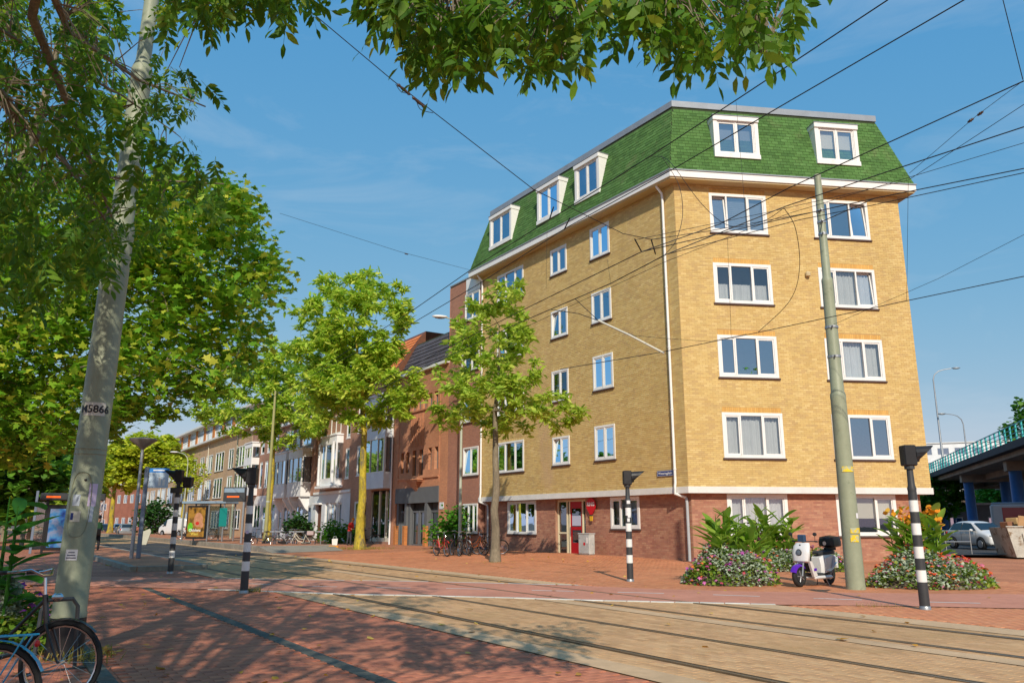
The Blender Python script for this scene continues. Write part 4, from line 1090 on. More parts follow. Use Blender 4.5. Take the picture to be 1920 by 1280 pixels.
def grow(root, base, fork, tips, r0, mat, seed, mat_l=None, trunk_seg=10, limb_min=.012, lean=(0, 0), topk=.75):
    """trunk from base to fork, then every tip is joined to the nearest thicker wood below it"""
    rr = random.Random(seed)
    base = Vector(base); fork = Vector(fork); tr = MB(); pts = []; rad = []
    Hh = (fork - base).length
    for k in range(8):
        t = k / 7; p = base.lerp(fork, t) + Vector((rr.uniform(-1, 1), rr.uniform(-1, 1), 0)) * .012 * Hh * (t * (1 - t) * 3)
        pts.append(p); rad.append(r0 * (1 - .38 * t) * (1 + .45 * math.exp(-t * 16)))
    tips = sorted([Vector(t) for t in tips], key=lambda t: (t - fork).length)
    cen = sum(tips, Vector()) / len(tips); top = max(t.z for t in tips)
    lead = [fork.lerp(Vector((cen.x, cen.y, fork.z + (top - fork.z) * topk)), k / 4) + Vector((rr.uniform(-.12, .12), rr.uniform(-.12, .12), 0)) * (k > 0) for k in range(5)]
    for k, p in enumerate(lead[1:]): pts.append(p); rad.append(r0 * .60 * (1 - .2 * (k + 1)))
    tr.tube(pts, rad, trunk_seg, caps=False); tr.build('trunk', mat, root, smooth=True)
    nodes = [(p, r) for p, r in zip(pts[6:], rad[6:])]
    lm = MB()
    ends = []
    for i, t in enumerate(tips):
        best = None
        for p, r in nodes[-400:] if len(nodes) > 400 else nodes:
            if p.z > t.z + .5: continue
            d = (p - t).length + (0 if r > .03 else .25)
            if best is None or d < best[0]: best = (d, p, r)
        if best is None: best = (0, nodes[0][0], nodes[0][1])
        p, r = best[1], best[2]; L_ = (t - p).length
        if L_ < .05: continue
        r1 = max(limb_min, min(r * .62, .012 + L_ * .028)); m = p.lerp(t, .5) + Vector((rr.uniform(-1, 1), rr.uniform(-1, 1), rr.uniform(.1, .9))) * .12 * L_
        lm.tube([p, m, t], [r1, r1 * .7, r1 * .35], 5, caps=False)
        nodes.append((m, r1 * .7)); nodes.append((t, r1 * .4))
    if lm.v: lm.build('limbs', mat_l or mat, root, smooth=True, kind='stuff')
def crown_pts(ells, n, rr, hollow=.35):
    out = []; vol = [e[3] * e[4] * e[5] for e in ells]; tot = sum(vol)
    for e, v in zip(ells, vol):
        for _ in range(max(1, int(n * v / tot))):
            while True:
                p = Vector((rr.gauss(0, 1), rr.gauss(0, 1), rr.gauss(0, 1))).normalized() * (rr.random() ** (1 / 3))
                if p.length > hollow or rr.random() < .25: break
            out.append(Vector((e[0] + p.x * e[3], e[1] + p.y * e[4], e[2] + p.z * e[5])))
    return out
def make_tree(name, label, base, fork_h, ells, ncl, per, size, cr_, leaf, bark, r0, seed, shape=OVAL, wid=.5, group=None, lean=(0, 0), nindiv=0, up=.5, topk=.75, tips=None, barkl=None):
    rr = random.Random(seed); rng = np.random.default_rng(seed)
    root = empty(name, base, 0, label, 'tree', group)
    T = tips or crown_pts(ells, ncl, rr)
    grow(root, (0, 0, -.05), (lean[0], lean[1], fork_h), T, r0, bark, seed, mat_l=barkl, topk=topk)
    pos = []
    for t in T:
        k = int(per * rr.uniform(.5, 1.4)); c = cr_ * rr.uniform(.6, 1.25)
        q = rng.normal(0, 1, (k, 3)) * np.array([c, c, c * .85]) * .62; pos.append(q + np.array(t))
    pos = np.concatenate(pos)
    if nindiv:
        d = np.linalg.norm(pos + np.array(base) - np.array([0, 0, CAM_H]), axis=1)
        vis = np.array([view_size(Vector(p) + Vector(base)) > 0 for p in pos]); d = np.where(vis, d, 1e6)
        idx = np.argsort(d)[:nindiv]; mask = np.ones(len(pos), bool); mask[idx] = False
        var = [leaves_mesh('leaf', np.zeros((1, 3)), size, leaf, shape, wid, up, rng=rng) for _ in range(6)]
        for i in idx: put('leaf', var[i % 6], root, tuple(pos[i]), (rr.uniform(-.5, .5), rr.uniform(-.5, .5), rr.uniform(0, 6.28)))
        pos = pos[mask]
    put('crown', leaves_mesh('crown', pos, size, leaf, shape, wid, up, rng=rng), root, kind='stuff')
    return root
GT = 'trees along the street'
# young tree before the yellow block
make_tree('street_tree', 'slender young tree with a thin airy crown before the yellow block', ground(928, 1056), 4.75,
          [(.25, 0, 6.1, 3.4, 2.6, 1.3), (-.4, 0, 7.4, 2.3, 2.2, 1.4), (.1, 0, 9.5, 2.0, 1.9, 2.0)], 165, 46, .36, .19, LF_young, M_bark, .18, 5, wid=.17, group=GT, topk=.72, up=.15)
# tall tree with the yellow mossy trunk
make_tree('street_tree', 'tall broad tree with yellow moss on its trunk before the orange roofed house', W(20.8, 5.0), 6.6,
          [(-.9, 0, 13.2, 3.7, 3.4, 3.6), (-.2, 0, 9.2, 3.9, 3.6, 2.4), (-2.0, 0, 10.6, 3.0, 3.0, 2.6)], 440, 60, .44, .21, LF_mid, M_moss, .27, 8, wid=.165, group=GT, barkl=M_bark, up=.15)
make_tree('street_tree', 'loose crowned tree with mossy trunk between the parked bicycles and tan block', W(42.0, 4.0), 8.4,
          [(-2.6, 0, 11.2, 4.6, 4.0, 3.0), (1.6, 0, 9.8, 3.6, 3.5, 2.4), (-.6, 0, 14.2, 3.6, 3.4, 2.6)], 240, 56, .54, .29, LF_mid, M_moss, .28, 12, wid=.165, group=GT, barkl=M_bark, up=.15)
make_tree('street_tree', 'small yellow trunked tree behind the glazed shelter', W(78, 3.4), 4.0, [(0, 0, 7.0, 2.4, 2.4, 2.0)], 46, 26, .3, .6, LF_yel, M_moss, .34, 21, group=GT)
make_tree('street_tree', 'broad yellow green tree far down the street', (-52.8, 106.6, 0), 6.4, [(3.6, 0, 10.9, 4.6, 4, 2.5), (-1.0, 0, 9.0, 3.6, 4, 2.6), (6.6, 1, 9.2, 2.8, 3, 1.7), (.6, 0, 7.2, 3.4, 3, 1.5)], 300, 60, .55, .42, LF_yel, M_moss, .36, 23, group=GT)
make_tree('street_tree', 'yellow green tree behind the far left tram stop', W(104, 25), 5.0, [(0, 0, 8.0, 6, 5, 3.4)], 260, 40, .5, .66, LF_yel, M_bark, .34, 24, group=GT)
for k, (s_, n_, hh, lb) in enumerate(((60, 34, 11, 'dark leafy tree behind the left tram shelter'), (80, 40, 13, 'dark broad tree at the far left edge'), (112, 36, 12, 'tall dark tree far left beyond the parked cars'), (140, 20, 12, 'farthest dark tree at the end of the street'))):
    make_tree('park_tree', lb, W(s_, n_), 3.0, [(0, 0, hh * .62, hh * .5, hh * .5, hh * .38)], 260, 44, .55, .62, (LF_dk, LF_yel, LF_dk, LF_mid)[k], M_bark, .35, 40 + k, group='trees beyond the left tram stop')

for k, (px, Y, zc, r_, lf) in enumerate(((-30, 47, 4.6, 4.2, LF_dk), (58, 62, 5.2, 4.6, LF_mid), (112, 80, 5.8, 4.6, LF_yel), (10, 70, 6.5, 5.5, LF_mid))):
    q_ = at(px, 981, Y)
    make_tree('park_tree', ('dark bushy tree at the left picture edge', 'green tree behind the taped post', 'yellow green tree behind the left shelter roof', 'leafy tree far behind the left canna')[k], (q_.x, Y, 0), 1.6, [(0, 0, zc, r_, r_ * .8, zc * .72)], 190, 44, .5, .42, lf, M_bark, .22, 90 + k, group='trees beyond the left tram stop')

# big plane tree left, close to the viewer
PB = Vector((-14.2, 19.6, 0))
def px_tip(px, py, Y): return at(px, py, Y) - PB
rr = random.Random(3); tips = []
edge = [(395, 350), (430, 390), (480, 420), (530, 455), (545, 500), (530, 560), (520, 620), (500, 660), (470, 700), (440, 735), (400, 765), (340, 790), (310, 800), (235, 808), (120, 835), (40, 850), (0, 850)]
def maxx(py):
    """right hand outline of the crown seen from the street"""
    t = [(200, 330), (300, 380), (380, 470), (430, 505), (480, 528), (560, 520), (640, 500), (700, 455), (740, 415), (775, 335), (800, 230), (830, 140), (850, 60), (880, 20)]
    for (a, b), (c, d) in zip(t[:-1], t[1:]):
        if a <= py <= c: return b + (d - b) * (py - a) / (c - a)
    return 0
while len(tips) < 760:
    py = rr.uniform(330, 862); px = rr.uniform(-260, 540)
    if px > maxx(py) - 8: continue
    Y = rr.uniform(16.6, 23.5) if rr.random() < .55 else rr.uniform(15.6, 18.5)
    tips.append(px_tip(px, py, Y))
while len(tips) < 870:
    px = rr.uniform(-420, 330); py = rr.uniform(-120, 330); tips.append(px_tip(px, py, rr.uniform(17, 23)))
make_tree('plane_tree', 'big plane tree with broad lobed leaves behind the near pole', PB, 3.4, None, 0, 60, .19, .36, LF_plane, M_bark, .42, 31, shape=PALM, wid=.5, tips=tips, nindiv=300, up=.4)

# ash tree over the viewer's head: compound leaves, branch tips hang into the picture
ash = empty('ash_tree', (-1.6, -3.2, 0), 0, 'ash tree overhead whose dark leafy branches hang in from the top', 'tree')
AO = Vector((-1.6, -3.2, 0))
def compound(rng, n=9, L_=.26, ll=.095):
    V, Fc = OVAL; vs = []; fs = []; tot = []
    for k in range(n):
        t = 1.0 if k == n - 1 else .25 + .65 * (k // 2) / ((n - 1) / 2); sgn = 0 if k == n - 1 else (1 if k % 2 else -1)
        ang = sgn * rng.uniform(.75, 1.1); l = ll * rng.uniform(.85, 1.15); ca, sa = math.cos(ang), math.sin(ang)
        base = Vector((t * L_, 0, -.22 * t * t * L_)); tw = rng.uniform(-.5, .5)
        o = len(vs)
        for x, y, z in V:
            x *= l; y *= l * .38; z = z * l - .35 * x * abs(sgn) * .6
            yy = y * math.cos(tw); zz = z + y * math.sin(tw)
            vs.append((base.x + x * ca - yy * sa, base.y + x * sa + yy * ca, base.z + zz))
        for f in Fc: fs.append([o + i for i in f])
    o = len(vs); vs += [(0, -.0015, 0), (0, .0015, 0), (L_, .001, -.22 * L_), (L_, -.001, -.22 * L_)]; fs.append([o, o + 1, o + 2, o + 3])
    return np.array(vs), fs
arng = np.random.default_rng(77); ar = random.Random(77)
CV = [compound(arng, n) for n in (7, 9, 9, 11)]
CM = []
for V, Fc in CV: CM.append(np_mesh('leaf', V, np.concatenate([np.array(f) for f in Fc]), [len(f) for f in Fc], LF_ash))
vis_tips = []
def bottom(px):
    t = [(330, -20), (345, 30), (380, 85), (420, 60), (450, 30), (500, 10), (540, 40), (575, 45), (585, 10), (640, -10), (655, 5), (700, 60), (740, 105), (760, 150), (820, 178), (850, 160), (900, 118), (945, 160), (1000, 180), (1050, 178), (1100, 130), (1160, 105), (1210, 130), (1240, 150), (1290, 110), (1320, 172), (1345, 150), (1380, 100), (1420, 130), (1455, 150), (1480, 90), (1500, 45), (1515, 0), (1540, -30)]
    for (a, b), (c, d) in zip(t[:-1], t[1:]):
        if a <= px <= c: return b + (d - b) * (px - a) / (c - a)
    return -50
while len(vis_tips) < 560:
    px = ar.uniform(640, 1515); py = ar.uniform(-90, 175)
    if py < bottom(px) - 72 and not 590 < px < 668: vis_tips.append(at(px, py, ar.uniform(3.2, 4.9)))
n_over = len(vis_tips)
while len(vis_tips) < 640:
    px = ar.uniform(340, 585); py = ar.uniform(-90, 90)
    if py < bottom(px) - 45: vis_tips.append(at(px, py, ar.uniform(4.2, 5.6)))
def lx(py):
    t = [(-60, 330), (0, 335), (80, 320), (110, 330), (150, 400), (190, 395), (215, 360), (235, 330), (260, 370), (300, 440), (330, 455), (350, 430), (380, 400), (430, 330), (470, 250), (520, 160), (600, 60)]
    for (a, b), (c, d) in zip(t[:-1], t[1:]):
        if a <= py <= c: return b + (d - b) * (py - a) / (c - a)
    return 0
while len(vis_tips) < 1120:
    py = ar.uniform(-60, 560); px = ar.uniform(-60, 470)
    if px < lx(py) - 14 and ar.random() < (1.0 if px < 200 or 110 < py < 235 else .6) * (1 if py < 470 else .6) and not (225 < px < 300 and py < 175 and ar.random() < .93) and not (195 < px < 265 and 225 < py < 340 and ar.random() < .8):
        vis_tips.append(at(px, py, ar.uniform(5.2, 8.6)))
hid = []
while len(hid) < 1500:
    p = Vector((ar.uniform(-12, -.3), ar.uniform(-7, 9), ar.uniform(4.6, 11.5)))
    if ((p.x + 5) / 8) ** 2 + ((p.y - .5) / 8.5) ** 2 + ((p.z - 7.6) / 4.0) ** 2 > 1: continue
    d = p - Vector((0, 0, CAM_H)); zc = d.y * _c + d.z * _s
    if zc > .2:
        x = 960 + F_PX * d.x / zc; y = 640 - F_PX * (-d.y * _s + d.z * _c) / zc
        if -140 < x < 2060 and y > -170: continue
    hid.append(p)
P_ = []; F_l = []; F_t = []; off = 0; ind = 0
order = sorted(range(n_over), key=lambda i: -vis_tips[i].z * 0 + (vis_tips[i] - Vector((0, 0, 1.5))).length)
pick = set(order[:300])
for i, p in enumerate(vis_tips):
    m = 1 if i < n_over else 2
    for _ in range(m):
        yaw = ar.uniform(0, 6.28); dr = ar.uniform(.35, 1.25); ro = ar.uniform(-.8, .8); sc_ = ar.uniform(.6, 1.2)
        Mx = Matrix.Translation(p) @ Matrix.Rotation(yaw, 4, 'Z') @ Matrix.Rotation(dr, 4, 'Y') @ Matrix.Rotation(ro, 4, 'X') @ Matrix.Scale(sc_, 4)
        if i in pick:
            o = put('leaf', CM[i % 4], ash); o.matrix_local = Matrix.Translation(-AO) @ Mx; continue
        V, Fc = CV[ar.randrange(4)]
        A_ = np.array(Mx.to_3x3()); P_.append(V @ A_.T + np.array(p - AO))
        for f in Fc: F_l += [off + k for k in f]; F_t.append(len(f))
        off += len(V)
for p in hid:
    for _ in range(2):
        yaw = ar.uniform(0, 6.28); dr = ar.uniform(-.2, .9); sc_ = ar.uniform(1.5, 2.2)
        A_ = np.array((Matrix.Rotation(yaw, 3, 'Z') @ Matrix.Rotation(dr, 3, 'Y'))) * sc_
        V, Fc = CV[0]; P_.append(V @ A_.T + np.array(p - AO) + np.array([ar.gauss(0, .22) for _ in range(3)]))
        for f in Fc: F_l += [off + k for k in f]; F_t.append(len(f))
        off += len(V)
put('crown', np_mesh('crown', np.concatenate(P_), F_l, F_t, LF_ash), ash, kind='stuff')
# wood: trunk behind the viewer, limbs reaching forward, thin twigs
tr = MB(); tr.tube([(0, 0, -.05), (.05, .1, 2), (-.1, .2, 4), (-.2, .4, 6), (-.4, .8, 8.5)], [.42, .32, .28, .2, .1], 12, caps=False); tr.build('trunk', M_bark, ash, smooth=True)
lm = MB(); f0 = Vector((-.1, .2, 4.2))
limbs = [([at(100, -160, 4.0), at(60, 30, 5.6), at(150, 250, 7.2), at(215, 420, 8.0)], .05), ([at(-200, 60, 4.5), at(0, 190, 6.0), at(120, 300, 7.4), at(210, 430, 8.2)], .045), ([at(60, -100, 4.4), at(130, 60, 6), at(260, 150, 7.4), at(385, 200, 8.3)], .035),
         ([at(700, -220, 3.4), at(820, -60, 3.8), at(885, 60, 4.1), at(905, 118, 4.2)], .014), ([at(1250, -240, 3.2), at(1260, -60, 3.6), at(1245, 30, 3.9), at(1235, 70, 4.0)], .014), ([at(1400, -200, 3.3), at(1405, -40, 3.7), at(1420, 60, 4.0), at(1440, 110, 4.2)], .012), ([at(1050, -240, 3.3), at(1040, -40, 3.7), at(1046, 60, 4.0), at(1055, 125, 4.2)], .010),
         ([at(-40, 120, 5.0), at(70, 260, 6.4), at(150, 330, 7.4), at(420, 345, 8.2)], .03), ([at(250, -140, 4.4), at(330, -30, 5.0), at(400, 20, 5.3), at(545, 20, 5.4)], .014), ([at(-60, 20, 5.2), at(60, 90, 6.6), at(230, 180, 7.6), at(330, 250, 8.2)], .022)]
wood = []
for pts, r in limbs:
    P0 = [p - AO for p in pts]; m = f0.lerp(P0[0], .5) + Vector((0, 0, .6))
    wood += [P0[k].lerp(P0[k + 1], t_) for k in range(3) for t_ in (.2, .4, .6, .8)]
    lm.tube([f0, m] + P0, [.11 if r > .02 else .05, max(r * 1.3, .03), r, r * .75, r * .5, r * .25], 6, caps=False)
for i, p in enumerate(vis_tips):
    q = p - AO; w_ = min(wood, key=lambda v: (v - q).length)
    if (w_ - q).length < .75: lm.tube([w_, w_.lerp(q, .5) + Vector((0, 0, .06)), q], [.008, .005, .003], 4, caps=False)
for k in range(14):
    p = ar.choice(hid) - AO; lm.tube([f0 + Vector((0, 0, ar.uniform(0, 2.5))), f0.lerp(p, .5) + Vector((0, 0, .8)), p], [.09, .06, .02], 6, caps=False)
lm.build('limbs', M_bark, ash, smooth=True, kind='stuff')

# ------------------------------------------------------------------ poles, signals, lamps
def bend(me, r, x0=0.):
    for v in me.vertices:
        a = v.co.x / r; d = r - v.co.y; v.co.x = d * math.sin(a); v.co.y = -d * math.cos(a)
    return me
def curved_patch(w, z0, z1, r, name, mat, parent, yaw=0., n=8):
    vs = []; fs = []
    for i in range(n + 1):
        a = -w / r / 2 + w / r * i / n + yaw
        for z in (z0, z1): vs.append((r * math.sin(a), -r * math.cos(a), z))
    for i in range(n): fs.append([2 * i, 2 * i + 2, 2 * i + 3, 2 * i + 1])
    return MB().add(vs, fs).build(name, mat, parent, smooth=True)
M_paper = pm('white_sticker', (.72, .73, .75), .6); M_lilac = pm('lilac_sticker', (.62, .52, .70), .6); M_plate = pm('pale_plate', (.62, .60, .52), .6)
M_yellow = pm('yellow_spray', (.75, .55, .02), .7, var=.2, scale=8, smear=((.42, .46, .33), 11., .50, .04))
bp = ground(118, 1235); pol = empty('tram_pole', bp, .35, 'thick grey green tram pole with number plate and stickers in the left foreground', 'pole')
pol.rotation_euler = (0, .014, .35)
b = MB(); b.lathe([(.20, -.05), (.197, .30), (.188, .46)], 24); b.build('black_base', M_black, pol, smooth=True)
b = MB(); b.lathe([(.189, .455), (.189, .50), (.181, .52), (.161, 5.0), (.166, 5.08), (.166, 5.2), (.140, 5.3), (.130, 7.4), (.134, 7.46), (.094, 7.6), (.085, 11.2)], 24); b.build('shaft', M_pole, pol, smooth=True)
curved_patch(.25, 2.76, 2.92, .1735, 'number_plate', M_plate, pol)
t = text_mesh('M5866', .125, M_black, .001, .003); 
for v in t.vertices: v.co = (v.co.x, v.co.z, v.co.y + 2.835)
put('lettering', bend(t, .1755), pol)
hatch = MB(); pts = []
for k in range(28):
    a = 2 * PI * k / 28; x = .12 * math.copysign(abs(math.cos(a)) ** .7, math.cos(a)); z = 1.72 + .37 * math.copysign(abs(math.sin(a)) ** .6, math.sin(a)); an = x / .178 - .15
    pts.append((.178 * math.sin(an), -.178 * math.cos(an), z))
hatch.tube(pts, .006, 5, closed=True); hatch.build('hatch_rim', pm('pole_seam', (.22, .245, .17), .6), pol)
MB().lathe([(0, -.004), (.016, 0)], 10, axis='y').build('hatch_lock', M_black, pol, (.01, -.180, 2.0))
curved_patch(.085, 1.70, 1.83, .1785, 'sticker', pm('pale_sticker', (.48, .55, .62), .6), pol, -.35)
curved_patch(.115, 1.52, 1.64, .1792, 'sticker', pm('tan_sticker', (.6, .6, .5), .6), pol, -.3)
curved_patch(.035, 1.54, 1.62, .1802, 'sticker_print', M_blue, pol, -.5)
curved_patch(.10, 1.70, 1.96, .1785, 'sticker', M_lilac, pol, .62); curved_patch(.06, 1.52, 1.70, .1790, 'sticker', pm('pale_sticker', None), pol, .62)
q = curved_patch(.13, 1.09, 1.21, .1805, 'sticker', M_paper, pol, -.2)
for k in range(3): curved_patch(.11 - .02 * k, 1.11 + k * .03, 1.122 + k * .03, .1812, 'print', pm('sticker_print', (.05, .05, .10), .6), pol, -.2)
for z in (2.36, 2.30): MB().lathe([(.175, z), (.179, z + .01), (.175, z + .02)], 24).build('clamp_band', M_pole, pol)

rp = ground(1605, 1105); pr = empty('tram_pole', rp, 0, 'tall stepped grey green tram pole beside the white scooter', 'pole')
b = MB(); b.lathe([(.225, -.03), (.215, .1), (.18, 4.45), (.185, 4.5), (.182, 4.58), (.155, 4.66), (.135, 7.42), (.14, 7.48), (.135, 7.54), (.105, 7.6), (.088, 10.3), (.092, 10.34), (.09, 10.4), (.0, 10.41)], 22); b.build('shaft', M_pole, pr, smooth=True)
for z in (9.35, 9.05, 8.72, 6.25, 5.5): 
    rr_ = .1 if z > 8 else .15
    MB().lathe([(rr_ + .012, z), (rr_ + .012, z + .06)], 14).build('clamp', M_steel, pr)
    MB().tube([(-.05, -rr_ - .02, z + .03), (-.05, -rr_ - .09, z + .03)], .02, 6).build('clamp_bolt', M_steel, pr)
curved_patch(.30, 2.70, 2.83, .205, 'yellow_band', M_yellow, pr)
curved_patch(.26, 1.28, 1.40, .2155, 'spray_mark', M_yellow, pr, .2); curved_patch(.20, 1.08, 1.24, .2158, 'spray_mark', M_yellow, pr, .0); curved_patch(.08, 1.62, 1.74, .2125, 'sticker', M_paper, pr, .6)

GS = 'striped posts with tram signals'
def signal_post(loc, label, face, H_=2.75, n_w=6, stick=False, second=False):
    """face: +1 hood points right, -1 left (seen from the street)"""
    o = empty('signal_post', loc, 0, label, 'signal post', GS)
    z = 0; r = .088
    seg = [(0, .48, M_dark)]; z = .48; hs_ = .205
    top = H_ - .75
    k = 0
    while z < top - .05: seg.append((z, min(z + hs_, top), (M_white, M_dark)[k % 2])); z += hs_; k += 1
    for a, c, m in seg:
        t0, t1 = a / H_, c / H_; MB().lathe([(r * (1 - .2 * t0), a), (r * (1 - .2 * t1), c)], 16).build('stripe_band', m, o, smooth=True)
    MB().lathe([(.10, -.01), (.098, .05), (.088, .07)], 16).build('base_collar', M_steel, o, smooth=True)
    MB().lathe([(.072, top), (.08, top + .06), (.062, top + .12), (.055, H_ - .34), (.075, H_ - .32), (.07, H_ - .27)], 14).build('neck', M_dark, o, smooth=True)
    hd = MB().rbox(-.115, .115, -.11, .11, 0, .38, .02).build('signal_head', M_black, o, (0, 0, H_ - .28))
    vs = []; fs = []; n = 12            # hood: a scoop that is long on top and short below
    for i in range(n + 1):
        a = PI * (-.35) + (PI * 1.7) * i / n; y = .13 * math.cos(a); zz = .2 + .16 * math.sin(a); ln = .07 + .30 * max(0, (math.sin(a) + .6) / 1.6)
        vs += [(face * .11, y * .85, zz), (face * (.11 + ln), y * .65, zz + .02)]
    for i in range(n): fs.append([2 * i, 2 * i + 2, 2 * i + 3, 2 * i + 1])
    hood = MB().add(vs, fs).mesh('hood', M_black); hp = put('hood', hood, hd)
    sm = hp.modifiers.new('thick', 'SOLIDIFY'); sm.thickness = .012
    MB().lathe([(0, 0), (.09, .002)], 16, axis='x').build('lens', M_dark, hd, (face * .118, 0, .2))
    for zz in (.08, .32):
        for yy in (-.08, .08): MB().lathe([(.014, 0), (.0, .008)], 6, axis='x').build('bolt', M_steel, hd, (face * .117, yy, zz))
    MB().tube([(0, 0, -.06), (0, 0, .01)], .09, 10).build('head_mount', M_dark, hd)
    if second:
        h2 = MB().rbox(-.13, .13, -.12, .12, 0, .3, .02).build('signal_head', M_black, o, (.30, .02, H_ - .42))
        MB().box(-.05, .4, -.03, .03, H_ - .46, H_ - .42).build('bracket', M_dark, o)
        MB().box(-.2, .1, -.1, .1, H_ - .62, H_ - .45).build('junction_box', M_dark, o)
    if stick:
        for k, (zz, w_) in enumerate(((2.02, .10), (1.78, .08), (1.66, .09), (1.55, .07))): curved_patch(w_, zz, zz + .09, .079, 'sticker', M_paper, o, (.1, -.3, .25, -.1)[k])
    return o
signal_post(ground(1735, 1143), 'striped signal post nearest the right hand flower bed', 1, 2.82)
signal_post(ground(1182, 1090), 'striped signal post with stickers before the red brick wall', 1, 2.80, stick=True)
sp = signal_post(ground(457, 1112), 'striped signal post with its hood turned left beside the tracks', -1, 2.64)
curved_patch(.07, 1.28, 1.35, .083, 'sticker', M_lilac, sp)
signal_post(ground(319, 1075), 'striped signal post with two heads beside the kerbed platform end', -1, 3.05, second=True)

def lamp_post(name, base, H_, arm, mat, label, group='arched street lamps', r0=.085):
    o = empty(name, base, 0, label, 'street lamp', group)
    a = Vector(arm)
    b = MB(); b.lathe([(r0 * 1.25, 0), (r0 * 1.2, .9), (r0, 1.0), (r0 * .55, H_ - 1.0)], 10); b.build('pole', mat, o, smooth=True)
    pts = [(0, 0, H_ - 1.0)] + [tuple(a * (1 - math.cos(t)) * .55 + Vector((0, 0, H_ - 1.0 + math.sin(t) * 1.0))) for t in (.5, 1.0, 1.45)] + [tuple(a * .8 + Vector((0, 0, H_ + .08)))]
    MB().tube(pts, [r0 * .55, r0 * .5, r0 * .46, r0 * .42, r0 * .4], 8).build('arm', mat, o, smooth=True)
    hd = MB().ellipsoid((0, 0, 0), (.44, .15, .085), 14, 8); hd.build('lamp_head', M_white if mat is not M_steel else M_steel, o, tuple(a * 1.0 + Vector((0, 0, H_ + .10))), (0, 0, math.atan2(a.y, a.x)), smooth=True)
    MB().ellipsoid((0, 0, -.05), (.30, .11, .06), 12, 6).build('lamp_lens', M_glassd, o, tuple(a * 1.0 + Vector((0, 0, H_ + .08))), (0, 0, math.atan2(a.y, a.x)), smooth=True)
    return o
p = onn(862, 1015, 2.2); p.z = 0; q = onn(862, 592, 2.2)
lamp_post('street_lamp', p, q.z - .3, (-1.25, -.3, 0), M_lamp, 'pale green arched street lamp before the orange red brick house')
p = onn(432, 1008, 5.4); q = onn(434, 785, 5.4); p.z = .3
lamp_post('street_lamp', p, q.z - .5, (-1.5, -.3, 0), M_lamp, 'pale arched street lamp before the long tan block')
p = onn(340, 1003, 5.0); q = onn(342, 850, 5.0); p.z = .3
lamp_post('street_lamp', p, q.z - .5, (-1.5, -.3, 0), M_lamp, 'farther arched street lamp behind the two headed signal post')
p = onn(497, 1018, 5.2); p.z = .05; q = onn(516, 700, 5.2)
o = empty('catenary_mast', p, 0, 'plain pale yellow green mast beside the parked bicycles', 'pole'); MB().lathe([(.16, 0), (.14, 3), (.11, 8), (.08, 11.5), (0, 11.51)], 14).build('shaft', pm('yellow_green_mast', (.34, .33, .14), .6, var=.2, scale=1), o, smooth=True); MB().lathe([(.15, 3.0), (.16, 3.06), (.14, 3.12)], 14).build('collar', M_lamp, o)

# tram stop things on the near platform
p = ground(246, 1046, .17); o = empty('platform_lamp', p, 0, 'grey post with a shallow dish lamp on the near platform', 'street lamp')
MB().lathe([(.075, 0), (.07, 2.4), (.06, 2.5), (.055, 4.3)], 12).build('post', M_steel, o, smooth=True)
MB().lathe([(.06, 4.25), (.16, 4.36), (.52, 4.62), (.53, 4.66), (.50, 4.69), (.1, 4.74), (0, 4.75)], 20).build('dish', pm('lamp_dish', (.20, .18, .17), .5, var=.1, scale=3), o, smooth=True)
p = ground(259, 1046, .17); o = empty('stop_sign', p, .12, 'tram stop sign with blue header board on a blue grey post', 'sign')
M_bgp = pm('blue_grey_post', (.16, .20, .27), .5, var=.1, scale=3)
MB().rbox(-.075, .075, -.06, .06, 0, 3.55, .015).build('post', M_bgp, o)
bd = MB().rbox(.10, .86, -.025, .025, 2.72, 3.50, .01).build('board', pm('pale_blue_board', (.50, .62, .74), .4), o)
MB().box(.10, .86, -.03, .03, 3.34, 3.505).build('header', pm('header_blue', (.03, .22, .62), .4), bd)
for k in range(2): MB().rbox(.48 + k * .16, .58 + k * .16, -.034, -.027, 2.82, 3.05 + .1 * (k == 0), .003).build('pictogram', M_white, bd)
MB().box(.25, .7, -.034, -.031, 3.40, 3.45).build('line_name', M_white, bd)
p = ground(268, 1022); o = empty('information_board', (p.x, p.y, .0), -.2, 'pale tilted information board behind the stop sign', 'board')
MB().add([(-.35, 0, .05), (.25, 0, .05), (.50, .03, .95), (.38, .03, 1.15), (-.15, .03, .95), (-.35, .05, .05), (.25, .05, .05), (.50, .08, .95), (.38, .08, 1.15), (-.15, .08, .95)], [[0, 1, 2, 3, 4], [9, 8, 7, 6, 5], [0, 5, 6, 1], [1, 6, 7, 2], [2, 7, 8, 3], [3, 8, 9, 4], [4, 9, 5, 0]]).build('panel', pm('pale_panel', (.55, .53, .42), .5, var=.1, scale=2), o)
MB().box(-.3, .2, .06, .12, 0, 1.0).build('support', M_steel, o)

